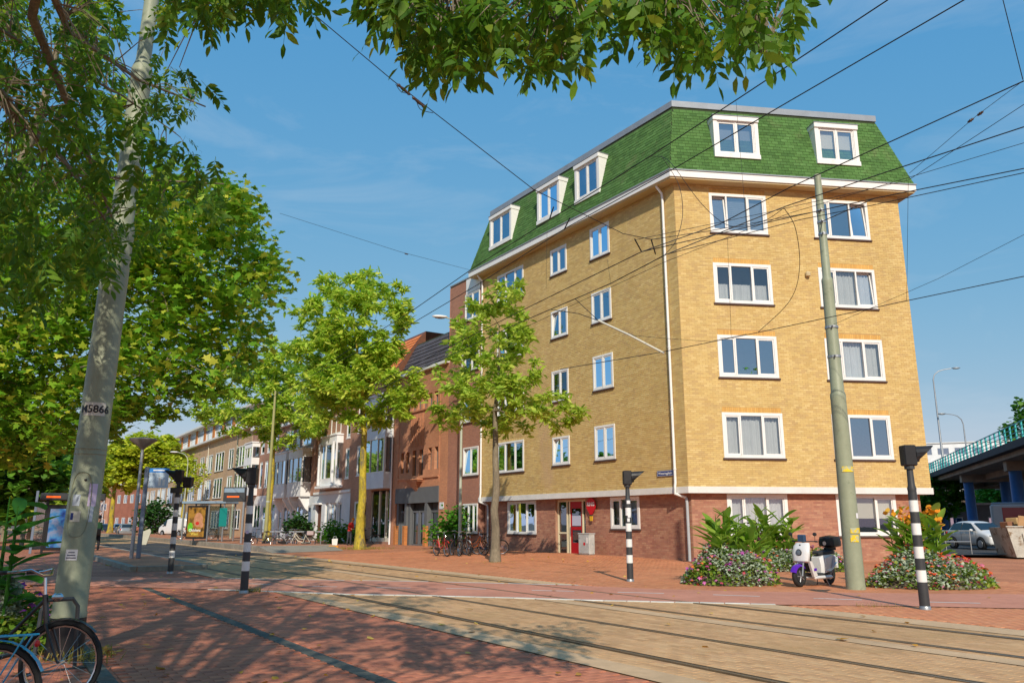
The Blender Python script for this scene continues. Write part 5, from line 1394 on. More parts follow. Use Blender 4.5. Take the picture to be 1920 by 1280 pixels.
# left tram shelter with a lit screen
p = ground(96, 1037); o = empty('tram_shelter', (p.x, p.y, 0), .55, 'dark framed tram shelter with a blue advertising screen', 'shelter')
for x in (-.95, -.45, .98): MB().rbox(x - .06, x + .06, -.06, .06, 0, 3.15 if x < -.9 else 2.7, .01).build('post', M_bgp if x < -.9 else M_black, o)
MB().rbox(-.8, 2.2, -.25, 1.3, 2.7, 3.05, .03).build('roof', M_dark, o)
MB().box(-.55, .1, -.256, -.25, 2.80, 2.90).build('orange_display', pm('orange_display', (.6, .08, .01), .4, emit=((1., .16, .02), .5)), o)
MB().rbox(-.40, 1.15, -.10, .08, .15, 2.45, .02).build('screen_case', M_black, o)
scr = pm('screen_print', (.10, .28, .62), .25, var=.0)
def print_mat(name, bands, scale=2.2, emit=.35):
    m = bpy.data.materials.new(name); m.use_nodes = True; nt = m.node_tree; N = nt.nodes; L = nt.links; b = N['Principled BSDF']; b.inputs['Roughness'].default_value = .3
    tc = N.new('ShaderNodeTexCoord'); nz = N.new('ShaderNodeTexNoise'); nz.inputs['Scale'].default_value = scale; nz.inputs['Detail'].default_value = 2; L.new(tc.outputs['Object'], nz.inputs['Vector'])
    cr = N.new('ShaderNodeValToRGB'); e = cr.color_ramp.elements; e[0].position = .30; e[0].color = (*bands[0], 1); e[1].position = .70; e[1].color = (*bands[-1], 1)
    for i, c in enumerate(bands[1:-1]): q = e.new(.30 + .4 * (i + 1) / (len(bands) - 1)); q.color = (*c, 1)
    L.new(nz.outputs['Fac'], cr.inputs[0]); L.new(cr.outputs[0], b.inputs['Base Color']); L.new(cr.outputs[0], b.inputs['Emission Color']); b.inputs['Emission Strength'].default_value = emit
    return m
MB().box(-.28, 1.03, -.106, -.10, .30, 2.25).build('screen', print_mat('screen_picture', [(.005, .02, .12), (.02, .08, .28), (.05, .2, .42), (.2, .24, .36), (.03, .12, .34)], 2.2, .05), o)
MB().box(-.9, -.5, -.02, .02, .4, 2.6).build('glass_pane', M_clear, o); MB().box(-.93, -.91, .05, 1.25, .3, 2.6).build('glass_pane', M_clear, o)
p = ground(40, 1022); o = empty('taped_post', (p.x, p.y, 0), 0, 'dark post wrapped with red tape left of the tram shelter', 'post')
MB().lathe([(.16, 0), (.15, 2), (.13, 5.5), (0, 5.51)], 12).build('shaft', M_bark, o, smooth=True)
for z in (2.35, 3.3): MB().lathe([(.17, z), (.185, z + .1), (.18, z + .3), (.165, z + .4)], 12).build('tape', M_red, o, smooth=True)

# far shelter with the advert on the raised platform
p = ground(392, 1014, .3); o = empty('tram_shelter', p, -.25, 'glazed tram shelter with an advert poster on the raised platform', 'shelter')
M_bluesteel = pm('blue_grey_roof', (.24, .33, .42), .5, var=.1, scale=2)
MB().rbox(-1.9, 1.6, -.8, .8, 2.55, 2.72, .03).build('roof', M_bluesteel, o)
for x in (-1.75, .25, 1.45): MB().rbox(x - .045, x + .045, -.7, -.61, 0, 2.56, .01).build('post', M_steel, o)
for x in (-1.75, .25, 1.45): MB().rbox(x - .045, x + .045, .61, .7, 0, 2.56, .01).build('post', M_steel, o)
MB().rbox(-1.45, .12, -.70, -.55, .18, 2.42, .02).build('poster_case', M_black, o)
ad = MB().box(-1.34, .02, -.712, -.702, .30, 2.30).build('poster', print_mat('poster_ground', [(.05, .03, .01), (.22, .11, .02), (.35, .18, .03), (.12, .10, .02)], 3., .12), o)
b = MB(); b.ellipsoid((-.50, -.714, 1.45), (.36, .006, .50), 16, 10); b.build('portrait', pm('poster_skin', (.50, .24, .13), .5, var=.25, scale=4), ad)
MB().ellipsoid((-.55, -.718, 1.22), (.15, .006, .12), 12, 8).build('printed_apple', pm('poster_red', (.55, .03, .02), .5), ad)
MB().ellipsoid((-1.1, -.716, .95), (.2, .006, .32), 12, 8).build('printed_shirt', pm('poster_green', (.14, .50, .02), .5), ad); MB().ellipsoid((-.22, -.719, 1.1), (.16, .006, .2), 12, 8).build('printed_hand', pm('poster_skin', None), ad)
put('lettering', text_mesh('Oldelens', .26, M_white, .002, .006), ad, (-.72, -.722, .75), (PI / 2, 0, 0)); put('lettering', text_mesh('Waas', .26, pm('poster_yellow', (.7, .55, .1), .5), .002, .006), ad, (-.72, -.722, .50), (PI / 2, 0, 0))
for x0, x1 in ((.30, 1.40),): MB().box(x0, x1, -.665, -.655, .25, 2.4).build('glass_pane', M_clear, o)
MB().box(-1.7, 1.4, .65, .66, .25, 2.4).build('glass_pane', M_clear, o); MB().rbox(-1.2, 1.2, .25, .55, .42, .48, .01).build('bench', M_steel, o)
MB().rbox(1.15, 1.75, -.76, -.70, 1.0, 2.25, .02).build('map_panel', pm('teal_panel', (.01, .22, .20), .4), o)
p = ground(452, 1018, .3); o = empty('display_sign', p, -.1, 'electronic departure sign with orange letters on the raised platform', 'sign')
MB().rbox(-.06, .06, -.06, .06, 0, 3.6, .01).build('post', M_steel, o); MB().rbox(-1.35, .08, -.12, .12, 2.55, 3.45, .02).build('display_case', M_dark, o)
MB().box(-1.3, .02, -.126, -.12, 3.12, 3.38).build('header', M_bluesteel, o); MB().box(-1.1, -.3, -.127, -.12, 2.80, 2.90).build('orange_display', pm('orange_display', None), o)

# ------------------------------------------------------------------ bicycles
def ring(mb, c, R_, r, n=28, seg=6, axis='y'):
    pts = [(c[0] + R_ * math.cos(2 * PI * k / n), c[1], c[2] + R_ * math.sin(2 * PI * k / n)) for k in range(n)]
    mb.tube(pts, r, seg, closed=True)
BM = {}
def cached(key, fn):
    if key not in BM: BM[key] = fn()
    return BM[key]
def bicycle(loc, yaw, col, label, group=None, lean=.06, steer=.0, guard=None, rack=True, basket=None, saddle=None, crate=None, seg=28, step=True, seat_h=.95):
    """city bicycle, x forward, rear hub at -.56, front hub at .56"""
    o = empty('bicycle', loc, yaw, label, 'bicycle', group); o.rotation_euler = (lean, 0, yaw)
    WR = .345
    ty = cached(('ty', seg), lambda: (lambda m: (ring(m, (0, 0, 0), WR - .02, .021, seg, 6), m)[1])(MB()).mesh('tyre', M_rubber, True))
    rm = cached(('rm', seg), lambda: (lambda m: (ring(m, (0, 0, 0), WR - .048, .011, seg, 5), m)[1])(MB()).mesh('rim', M_chrome, True))
    def spk():
        m = MB()
        for k in range(18):
            a = 2 * PI * k / 18; y = .025 * (1 if k % 2 else -1); m.tube([(.02 * math.cos(a + .5), y, .02 * math.sin(a + .5)), ((WR - .05) * math.cos(a), 0, (WR - .05) * math.sin(a))], .0016, 3, caps=False)
        m.lathe([(.02, -.04), (.02, .04)], 8, axis='y'); return m.mesh('spokes', M_chrome)
    sp_ = cached('spk', spk)
    def wheel(x, p, st=0.):
        w = put('wheel', ty, p, (x, 0, WR), (0, 0, st)); put('rim', rm, w); put('spokes', sp_, w); return w
    fm = MB(); bb = (-.13, 0, .30); seat = (-.28, 0, .78); head = (.36, 0, .86); headb = (.40, 0, .66)
    if step: fm.tube([headb, (.15, 0, .42), (-.05, 0, .36), bb], .020, 8); fm.tube([head, (.1, 0, .56), (-.2, 0, .5)], .016, 8)
    else: fm.tube([headb, bb], .020, 8); fm.tube([head, seat], .017, 8)
    fm.tube([seat, bb], .018, 8); fm.tube([(.355, 0, .90), (.405, 0, .64)], .024, 8)
    for y in (-.05, .05): fm.tube([bb, (-.56, y, WR)], .010, 6); fm.tube([(-.27, y * .4, .74), (-.56, y, WR)], .009, 6)
    fm.build('frame', col, o, smooth=True)
    fk = MB()
    for y in (-.05, .05): fk.tube([(.41, y * .8, .66), (.44, y, .60), (.52, y, .42), (.56, y, WR)], [.013, .013, .011, .009], 6)
    fk.build('fork', col, o, smooth=True)
    hb = MB(); hb.tube([(.36, 0, .86), (.335, 0, 1.04)], .013, 8)
    hb.tube([(.05, -.30, 1.08), (.18, -.29, 1.09), (.30, -.2, 1.11), (.345, -.08, 1.06), (.345, .08, 1.06), (.30, .2, 1.11), (.18, .29, 1.09), (.05, .30, 1.08)], .011, 8); hb_o = hb.build('handlebar', M_chrome, o, smooth=True)
    for y in (-.3, .3): MB().tube([(.03, y, 1.08), (.16, y, 1.09)], .017, 8).build('grip', M_black, hb_o)
    MB().tube([(-.28, 0, .76), (-.315, 0, seat_h - .04)], .013, 8).build('seat_post', M_chrome, o)
    sd = MB(); sd.ellipsoid((-.38, 0, seat_h), (.13, .10, .045), 12, 6); sd.ellipsoid((-.25, 0, seat_h), (.13, .035, .032), 10, 6); sd.build('saddle', saddle or M_black, o, smooth=True)
    for cx, a0, a1 in ((-.56, .1, 2.7), (.56, .75, 3.0)):
        m = MB(); vs = []; fs = []
        for k in range(13):
            a = a0 + (a1 - a0) * k / 12
            for y in (-.028, 0, .028): vs.append((cx + (WR + .02 - abs(y) * .25) * math.cos(a), y, WR + (WR + .02 - abs(y) * .25) * math.sin(a)))
        for k in range(12):
            for j in (0, 1): fs.append([3 * k + j, 3 * k + j + 1, 3 * k + j + 4, 3 * k + j + 3])
        m.add(vs, fs).build('mudguard', guard or col, o, smooth=True)
    wheel(-.56, o); wheel(.56, o)
    ck = MB(); ck.lathe([(.085, -.004), (.085, .004)], 16, c=(bb[0], -.05, bb[2]), axis='y'); ck.tube([(bb[0], -.06, bb[2]), (bb[0] + .12, -.07, bb[2] - .11)], .008, 5); ck.tube([(bb[0], .06, bb[2]), (bb[0] - .12, .07, bb[2] + .11)], .008, 5)
    for s_ in (1, -1): ck.box(bb[0] + s_ * .12 - .04, bb[0] + s_ * .12 + .04, -s_ * .07 - (.09 if s_ > 0 else 0), -s_ * .07 + (.0 if s_ > 0 else .09), bb[2] - s_ * .11 - .01, bb[2] - s_ * .11 + .01)
    ck.build('crankset', M_dark, o)
    MB().prism_y([(-.62, .30), (-.60, .39), (-.1, .40), (-.03, .36), (-.03, .24), (-.12, .20)], -.062, -.05).build('chain_guard', M_black, o)
    if rack:
        rk = MB()
        for y in (-.06, .06): rk.tube([(-.34, y, .72), (-.80, y, .74)], .007, 6); rk.tube([(-.76, y, .74), (-.57, y * 1.1, WR)], .006, 6); rk.tube([(-.5, y, .73), (-.57, y * 1.1, WR)], .005, 6)
        for x in (-.42, -.58, -.78): rk.tube([(x, -.06, .735), (x, .06, .735)], .006, 5)
        rk.build('carrier', col if rack == 'col' else M_dark, o)
    MB().ellipsoid((-.82, 0, .68), (.015, .035, .025), 8, 6).build('rear_light', M_red, o); MB().ellipsoid((.46, 0, .88), (.05, .035, .035), 10, 6).build('front_lamp', M_chrome, o)
    MB().tube([(-.5, .06, .33), (-.46, .19, .02)], .007, 5).build('kickstand', M_dark, o)
    if basket:
        bk = MB()
        for zz in (.70, .78, .86, .94): bk.tube([(.44, -.18, zz), (.76, -.2, zz), (.76, .2, zz), (.44, .18, zz)], .006, 4, closed=True)
        for k in range(9): yy = -.18 + .36 * k / 8; bk.tube([(.76, yy * 1.08, .70), (.76, yy * 1.1, .95)], .004, 4)
        bk.build('basket', basket, o)
    if crate:
        MB().rbox(-.78, -.38, -.2, .2, .75, 1.0, .02).build('crate', crate, o)
    return o
def paint(n, c): return pm('bicycle_' + n, c, .35, var=.06, scale=5, coat=.4)
P_blk, P_gry, P_red, P_sil, P_org, P_cy, P_crm = paint('black', (.014, .014, .016)), paint('grey', (.10, .11, .12)), paint('red', (.50, .015, .015)), paint('silver', (.38, .39, .40)), paint('orange', (.50, .12, .02)), paint('cyan', (.01, .36, .60)), paint('cream', (.62, .58, .46))
G1 = 'bicycles parked by the raised platform'; G2 = 'bicycles parked by the narrow brown house'
bicycle((-15.55, 50.4, .06), PI * .97, P_blk, 'black bicycle with a big front wheel, leftmost beside the platform ramp', G1, basket=M_black)
bicycle((-14.25, 50.0, .06), PI * 1.03, P_gry, 'grey step through bicycle beside the platform ramp', G1, lean=-.05)
bicycle((-13.55, 49.3, .06), .15, P_sil, 'silver bicycle half hidden behind the cream one', G1)
bicycle((-12.7, 48.9, .06), PI, P_crm, 'cream bicycle with pale panniers, rightmost beside the platform ramp', G1, guard=P_crm, crate=pm('pannier', (.42, .33, .33), .8))
o = empty('bicycle_stand', (-13.6, 50.6, .05), .02, 'low grey tube railing behind the platform bicycles', 'bicycle stand')
for x in (-1.7, 0, 1.7): MB().tube([(x, 0, 0), (x, 0, .95)], .03, 8).build('post', M_steel, o)
MB().tube([(-1.75, 0, .95), (1.75, 0, .95)], .03, 8).build('rail', M_steel, o)
bicycle((-3.15, 36.6, .07), -1.05, P_red, 'red bicycle at the front of the row by the narrow brown house', G2, crate=None, basket=M_dark, guard=P_red)
bicycle((-2.55, 36.9, .07), -1.2, P_blk, 'black bicycle between the red and orange bicycles', G2, lean=-.05)
bicycle((-2.15, 37.2, .07), -1.15, P_gry, 'grey bicycle with pale mudguards in the row by the narrow brown house', G2, guard=P_sil)
bicycle((-1.70, 37.6, .07), -.75, P_org, 'orange bicycle with a coloured rear skirt', G2, guard=P_org)
bicycle((-1.05, 38.3, .08), .12, P_blk, 'dark bicycle with large bare wheel nearest the young tree', G2, rack=False, step=False, lean=.1)
bicycle((-9.9, 56.0, .1), .4, P_blk, 'dark bicycle beside the wheeled bin')
for k, (px, l) in enumerate(((352, 'leftmost'), (360, 'middle'), (367, 'rightmost'))):
    q = ground(px, 1010, .3); bicycle((q.x, q.y + k, .3), (.3, 2.9, .1)[k], (P_sil, P_blk, P_gry)[k], l + ' of three far bicycles left of the glazed shelter', 'far bicycles by the shelter', seg=16)
for k, (px, c, l) in enumerate(((62, P_sil, 'silver bicycle parked far left behind the plants'), (80, P_gry, 'grey bicycle parked far left beside the dark shelter'))):
    q = ground(px, 1012); bicycle((q.x, q.y, 0), .3 + k, c, l, 'bicycles far left', seg=16)
# foreground pair
fq = ground(112, 1242, .345); bicycle((fq.x - .555, fq.y - .05, 0), .08, P_blk, 'black bicycle against the thick pole in the left foreground', lean=-.04, guard=P_blk)
fq = ground(62, 1190, .74); bicycle((fq.x - .80, fq.y - .1, 0), PI + .12, P_cy, 'bright cyan bicycle at the left edge of the foreground', rack='col', lean=.08, guard=P_cy, seat_h=.84)
o = empty('bicycle_stand', (-4.75, 8.75, 0), .9, 'dark bent tube bicycle stand before the thick pole', 'bicycle stand'); MB().tube([(-.22, 0, 0), (-.2, 0, .62), (-.15, 0, .72), (.1, 0, .72), (.16, 0, .64), (.2, 0, 0)], .022, 8).build('hoop', M_dark, o, smooth=True); MB().box(-.3, .3, -.04, .04, 0, .02).build('foot_plate', M_dark, o)

# wheeled bin, hedge plants
q = ground(722, 1022); o = empty('wheeled_bin', (q.x, 56.8, .12), ROW_ROT + .2, 'dark grey wheeled bin before the grey white house', 'bin')
M_bin = pm('bin_plastic', (.03, .034, .038), .6, var=.1, scale=4)
MB().add([(-.28, -.28, .12), (.28, -.28, .12), (.28, .28, .12), (-.28, .28, .12), (-.36, -.38, 1.2), (.36, -.38, 1.2), (.36, .36, 1.2), (-.36, .36, 1.2)], BOXF.tolist()).build('body', M_bin, o)
MB().rbox(-.40, .40, -.44, .40, 1.2, 1.28, .03).build('lid', M_bin, o); MB().tube([(-.3, .46, 1.18), (.3, .46, 1.18)], .02, 8).build('handle', M_bin, o)
for x in (-.3, .3): MB().lathe([(.11, -.03), (.11, .03)], 12, c=(x, .3, .11), axis='x').build('wheel', M_rubber, o)
def shrub(name, loc, ells, n, size, mat, label, shape=OVAL, wid=.5, group=None, seed=1, cr_=.22, cat='shrub'):
    rr = random.Random(seed); rng = np.random.default_rng(seed); o = empty(name, loc, 0, label, cat, group)
    T = crown_pts(ells, n, rr, .3); m = MB()
    for t in T[:: max(1, len(T) // 24)]: m.tube([(rr.uniform(-.1, .1), rr.uniform(-.1, .1), 0), tuple(Vector(t) * .5 + Vector((0, 0, t.z * .1))), tuple(t)], [.015, .011, .005], 4, caps=False)
    m.build('stems', M_bark, o); pos = np.concatenate([rng.normal(0, cr_, (16, 3)) + np.array(t) for t in T]); pos = pos[pos[:, 2] > .02]
    put('foliage', leaves_mesh('foliage', pos, size, mat, shape, wid, .4, rng=rng), o, kind='stuff'); return o
LF_bush = leaf_mat('bush_leaf', ((66, 132, 32), (94, 158, 46), (78, 144, 38), (120, 172, 58)), .35)
LF_hedge = leaf_mat('hedge_leaf', ((40, 78, 32), (56, 98, 40), (48, 88, 36)), .25)
shrub('garden_shrub', W(33.2, 1.6, .1), [(0, 0, .75, 1.0, .8, .8), (1.0, -.3, .6, .7, .6, .6), (-.9, .3, .6, .6, .6, .6)], 90, .2, LF_bush, 'bright green shrub before the white house front', seed=2)
shrub('climbing_plant', W(17.3, .9, .1), [(0, 0, 1.4, .7, .6, .75), (-.3, 0, .8, .6, .6, .6), (-1.0, -.2, .9, .5, .4, .4)], 90, .2, LF_bush, 'rounded green plant under the window of the narrow brown house', seed=4)
shrub('garden_shrub', W(43.5, 1.0, .1), [(0, 0, 1.2, 1.3, 1, .8)], 60, .25, LF_hedge, 'dark green shrub behind the platform bicycles', seed=5)
shrub('garden_shrub', W(84, 5.4, .3), [(0, 0, 1.9, 2.4, 2, 1.9)], 110, .35, LF_hedge, 'dark round evergreen shrub before the long tan block', seed=6, cr_=.35)

# ------------------------------------------------------------------ flower beds
LF_can = leaf_mat('canna_leaf', ((120, 164, 48), (150, 186, 64), (132, 174, 54), (174, 200, 84), (108, 152, 46)), .5)
LF_bed = leaf_mat('bedding_leaf', ((96, 140, 40), (136, 168, 58), (166, 182, 68), (84, 126, 40), (120, 156, 52)), .4)
LF_sil = leaf_mat('silver_leaf', ((158, 176, 146), (186, 198, 172), (140, 160, 130), (204, 212, 192)), .25)
LF_pur = leaf_mat('purple_leaf', ((70, 34, 50), (92, 48, 62), (56, 28, 44)), .3)
def petal_mat(name, cols): return pm('petals_' + name, None, .6, island=[lin(c) for c in cols], trans=.25)
PT_mix = petal_mat('mixed', ((216, 96, 160), (178, 70, 190), (232, 128, 184), (140, 50, 150), (224, 84, 60), (236, 150, 60), (206, 110, 200)))
PT_red = petal_mat('red', ((222, 60, 30), (236, 96, 40), (240, 130, 60), (214, 40, 34), (206, 120, 170), (236, 112, 44)))
PT_can = petal_mat('canna_yellow', ((240, 176, 40), (236, 140, 30), (250, 196, 70)))
PT_canr = petal_mat('canna_red', ((226, 70, 40), (230, 96, 60)))
FLW = [(0, 0, .25)]
for k in range(10): FLW.append((math.cos(k * PI / 5) * (.5 if k % 2 == 0 else .30), math.sin(k * PI / 5) * (.5 if k % 2 == 0 else .30), .0 if k % 2 == 0 else .12))
FLOWER = (np.array(FLW), [[0, 1 + k, 1 + (k + 1) % 10] for k in range(10)])
def canna_leaf(l, w, bendk):
    vs = []; fs = []; n = 7
    for i in range(n + 1):
        t = i / n; wd = w * math.sin(PI * min(1, t * .93 + .05)) ** .8 * (1 if t < .98 else .1); x = l * t * math.cos(bendk * t * .7); z = l * (t * math.sin(.9) * (1 - .5 * bendk * t))
        vs += [(x, -wd / 2, z + wd * .18), (x, 0, z), (x, wd / 2, z + wd * .18)]
    for i in range(n):
        for j in (0, 1): fs.append([3 * i + j, 3 * i + j + 1, 3 * i + j + 4, 3 * i + j + 3])
    return MB().add(vs, fs).mesh('leaf', LF_can, True)
CAN = [canna_leaf(l, w, k) for l, w, k in ((.62, .21, .6), (.55, .19, .9), (.66, .20, .3), (.5, .22, 1.1))]
def flower_bed(loc, rx, ry, hh, label, cannas, petals, nf, seed, silver=.4, canna_h=1.9, topfl=None, purple=None, dome=1.0):
    rr = random.Random(seed); rng = np.random.default_rng(seed); o = empty('flower_bed', loc, 0, label, 'flower bed', 'flower beds on the pavement')
    b = MB(); prof = [(1.0, 0), (.98, .06), (.85, .25), (.5, .42), (0, .48)]; b.lathe([(r, z) for r, z in prof], 24); b.v = [(x * rx * .86, y * ry * .86, z * hh) for x, y, z in b.v]; b.build('soil', M_earth, o, smooth=True)
    def surf(n, lo_=.55, hi_=1.0, sel=None):
        P = []
        while len(P) < n:
            a = rr.uniform(0, 2 * PI); r = math.sqrt(rr.random()); x, y = r * math.cos(a), r * math.sin(a)
            z = hh * (1 - r ** 2.4) ** .6 * rr.uniform(lo_, hi_) * (1 + .22 * math.sin(x * 5 + seed) * math.cos(y * 4)) * dome
            if sel and not sel(x, y): continue
            P.append((x * rx, y * ry, max(.03, z)))
        return np.array(P)
    ph = rr.uniform(0, 6)
    silv = lambda x, y: math.sin(x * 4.1 + ph) + math.cos(y * 3.7 + x * 2 + ph) > .9 - 1.8 * silver
    put('foliage', leaves_mesh('foliage', surf(2600, .35, 1.0), .085, LF_bed, OVAL, .45, .3, rng=rng), o, kind='stuff')
    put('silver_foliage', leaves_mesh('silver_foliage', surf(2600, .75, 1.08, silv), .085, LF_sil, OVAL, .32, .1, rng=rng), o, kind='stuff')
    fp = surf(nf, .98, 1.12); put('flowers', leaves_mesh('flowers', fp, .115, petals, FLOWER, .5, .8, rng=rng), o, kind='stuff')
    if purple is not None:
        pp = rng.normal(0, .2, (160, 3)) + np.array(purple); put('purple_foliage', leaves_mesh('purple_foliage', pp, .2, LF_pur, OVAL, .4, .3, rng=rng), o, kind='stuff')
    for (cx, cy, n) in cannas:
        st = MB()
        for k in range(n):
            a = rr.uniform(0, 6.28); r = rr.uniform(0, .38); H_ = canna_h * rr.uniform(.6, .9); bx, by = cx + r * math.cos(a), cy + r * math.sin(a)
            tx, ty = bx + .25 * r * math.cos(a), by + .25 * r * math.sin(a); st.tube([(bx, by, 0), ((bx + tx) / 2, (by + ty) / 2, H_ * .5), (tx, ty, H_)], [.016, .014, .009], 5)
            for j in range(8):
                t = .34 + .64 * j / 7; put('leaf', CAN[rr.randrange(4)], o, (bx + (tx - bx) * t, by + (ty - by) * t, H_ * t - .12), (rr.uniform(-.15, .15), rr.uniform(-.25, .3), j * 2.4 + rr.uniform(-.4, .4) + a), (rr.uniform(.75, 1.1),) * 3)
            if topfl and rr.random() < .6:
                fp = rng.normal(0, .05, (9, 3)) + np.array((tx, ty, H_ + .12)); put('canna_flower', leaves_mesh('canna_flower', fp, .14, topfl, OVAL, .45, .1, rng=rng), o)
        st.build('stems', LF_can, o)
    return o
flower_bed((5.55, 20.9, 0), 1.22, .95, .86, 'flower bed left of the scooter with pink flowers and tall green leaves', [(-.15, .1, 13), (.35, .2, 8)], PT_mix, 260, 3, silver=.5, canna_h=2.0, topfl=None)
flower_bed((9.3, 26.6, 0), 1.7, .8, .72, 'flower bed behind the scooter against the red brick wall', [(-1.0, .1, 11), (-.4, .2, 9)], PT_mix, 160, 5, silver=.45, canna_h=2.05, topfl=None, purple=(-1.7, 0, 1.1))
flower_bed((10.1, 19.9, 0), 1.52, 1.0, .80, 'flower bed with orange and red flowers behind the right signal post', [(-.25, .35, 12), (.15, .3, 8)], PT_red, 280, 9, silver=.75, canna_h=2.0, topfl=PT_can)
# plants at the left edge of the foreground
o = flower_bed((-6.35, 10.2, 0), 1.0, .8, .55, 'leafy bed with purple flowers behind the foreground bicycles', [], petal_mat('purple', ((176, 70, 190), (150, 60, 170), (200, 100, 200))), 40, 14, silver=-.4, dome=1.25)
o = empty('canna_plant', (-6.4, 9.9, 0), 0, 'tall dark leafed canna at the left picture edge', 'plant')
LF_cd = leaf_mat('dark_canna_leaf', ((60, 122, 40), (84, 148, 50), (70, 134, 44)), .45); rr = random.Random(5); st = MB()
for k in range(6):
    bx, by = rr.uniform(-.4, .45), rr.uniform(-.3, .3); H_ = rr.uniform(1.35, 1.95); st.tube([(bx, by, 0), (bx, by, H_)], [.018, .008], 5)
    for j in range(7):
        q = put('leaf', CAN[rr.randrange(4)], o, (bx, by, .45 + (H_ - .45) * j / 6 - .1), (rr.uniform(-.2, .2), rr.uniform(.1, .6), rr.uniform(-1.2, 1.2) if j % 2 else rr.uniform(0, 6.28)), (rr.uniform(.8, 1.15),) * 3); q.data = cached(('cd', q.data.name), lambda d=q.data: (lambda m: (m.materials.clear(), m.materials.append(LF_cd), m)[2])(d.copy()))
st.build('stems', LF_cd, o)
# tufts of grass and dry leaves at the foot of the trees and poles
M_grassy = leaf_mat('dry_grass', ((150, 132, 62), (176, 156, 80), (120, 122, 48), (140, 138, 58)), .3)
BLADE = (np.array([(0, -.04, 0), (0, .04, 0), (.6, .025, .1), (.6, -.025, .1), (1, 0, .05)]), [[0, 1, 2, 3], [3, 2, 4]])
def tuft(loc, r, n, size, seed, label):
    rng = np.random.default_rng(seed); p = rng.normal(0, 1, (n, 3)) * np.array([r, r * .7, .02]); p[:, 2] = abs(p[:, 2])
    m = leaves_mesh('grass_tuft', p, size, M_grassy, BLADE, .5, .2, droop=-.7, rng=rng); q = put('grass_tuft', m, None, loc); tag(q, label, 'grass', kind='stuff'); return q
tuft(W(20.8, 5.0, .08), .9, 700, .18, 1, 'dry grass around the tall mossy tree'); tuft(ground(930, 1057), .35, 160, .12, 2, 'grass at the foot of the young tree'); tuft(ground(470, 1110), .14, 160, .14, 3, 'dry grass at the left striped post')
tuft(ground(1640, 1138), .25, 120, .07, 4, 'moss by the right striped post'); tuft(ground(135, 1240), .22, 160, .16, 6, 'green weeds at the thick pole foot')
LF_fall = leaf_mat('fallen_leaf', ((214, 170, 50), (196, 140, 50), (222, 190, 90), (160, 110, 50)), .2)
P = []
for _ in range(900):
    s_, n_ = R.uniform(-17, 18), R.choice([R.uniform(.4, 10), R.uniform(17.4, 23), R.uniform(10.5, 17.4)]); w_ = W(s_, n_)
    if R.random() < (.5 if n_ > 17 else .3): P.append((w_.x, w_.y, .03 + gz(s_, n_)))
for cxp, cyp in ((200, 1225), (205, 1060), (265, 1064), (205, 1222)):
    g_ = ground(cxp, cyp)
    for _ in range(14): P.append((g_.x + R.gauss(0, .22), g_.y + R.gauss(0, .25), .035))
q = put('fallen_leaves', leaves_mesh('fallen_leaves', np.array(P), .10, LF_fall, OVAL, .5, .97), None); tag(q, 'yellow fallen leaves scattered over the paving', 'leaves', kind='stuff')
_m = q.data; 
for v in _m.vertices: v.co.z = min(v.co.z, .045) if v.co.y < 30 else v.co.z

# ------------------------------------------------------------------ scooter
def loft(secs, closed_ends=True):
    b = MB(); n = len(secs[0]); vs = [p for s in secs for p in s]; fs = []
    for i in range(len(secs) - 1):
        for k in range(n): l = (k + 1) % n; fs.append([i * n + k, i * n + l, (i + 1) * n + l, (i + 1) * n + k])
    if closed_ends: fs += [list(range(n))[::-1], [(len(secs) - 1) * n + k for k in range(n)]]
    return b.add(vs, fs)
def ov(cx, cz, hx, hy, z=None, n=14, p=2.6):
    """rounded section in the x-y plane at height cz"""
    out = []
    for k in range(n):
        a = 2 * PI * k / n; c, s = math.cos(a), math.sin(a); out.append((cx + hx * math.copysign(abs(c) ** (2 / p), c), hy * math.copysign(abs(s) ** (2 / p), s), cz))
    return out
M_scw = pm('scooter_white', (.72, .72, .72), .25, coat=.6); M_scp = pm('scooter_purple', (.10, .012, .42), .35, coat=.4); M_scb = pm('scooter_blue', (.20, .36, .55), .35, coat=.4); M_scd = pm('scooter_dark', (.028, .03, .034), .5)
fw_ = ground(1500, 1101); hd_ = Vector((-.80, -.60, 0)); yaw = math.atan2(hd_.y, hd_.x); root = fw_ - hd_ * .64
sc = empty('scooter', (root.x, root.y, .016), yaw, 'white electric scooter with purple mudguard and black top case', 'scooter')
for x in (.64, -.62):
    w = MB(); ring(w, (0, 0, 0), .195, .058, 26, 10); w = w.build('wheel', M_rubber, sc, (x, 0, .25), smooth=True)
    MB().lathe([(.14, -.045), (.15, -.03), (.15, .03), (.14, .045), (.05, .055), (.0, .055)], 18, axis='y').build('rim', M_scd, w, smooth=True)
    sp = MB()
    for k in range(5): a = 2 * PI * k / 5; sp.tube([(0, -.05, 0), (.14 * math.cos(a), -.05, .14 * math.sin(a))], .014, 5); sp.tube([(0, .05, 0), (.14 * math.cos(a), .05, .14 * math.sin(a))], .014, 5)
    sp.build('spokes', M_steel, w)
b = MB(); vs = []; fs = []
for k in range(11):
    a = .35 + 2.0 * k / 10
    for y, d in ((-.075, -.05), (-.06, .0), (0, .015), (.06, .0), (.075, -.05)): vs.append((.64 + (.275 + d) * math.cos(a), y, .25 + (.275 + d) * math.sin(a)))
for k in range(10):
    for j in range(4): fs.append([5 * k + j, 5 * k + j + 1, 5 * k + j + 6, 5 * k + j + 5])
b.add(vs, fs).build('front_mudguard', M_scp, sc, smooth=True)
b = MB()
for y in (-.09, .09): b.tube([(.64, y, .25), (.52, y * .8, .62)], .022, 8)
b.tube([(.54, -.09, .56), (.54, .09, .56)], .02, 6); b.build('fork', M_steel, sc)
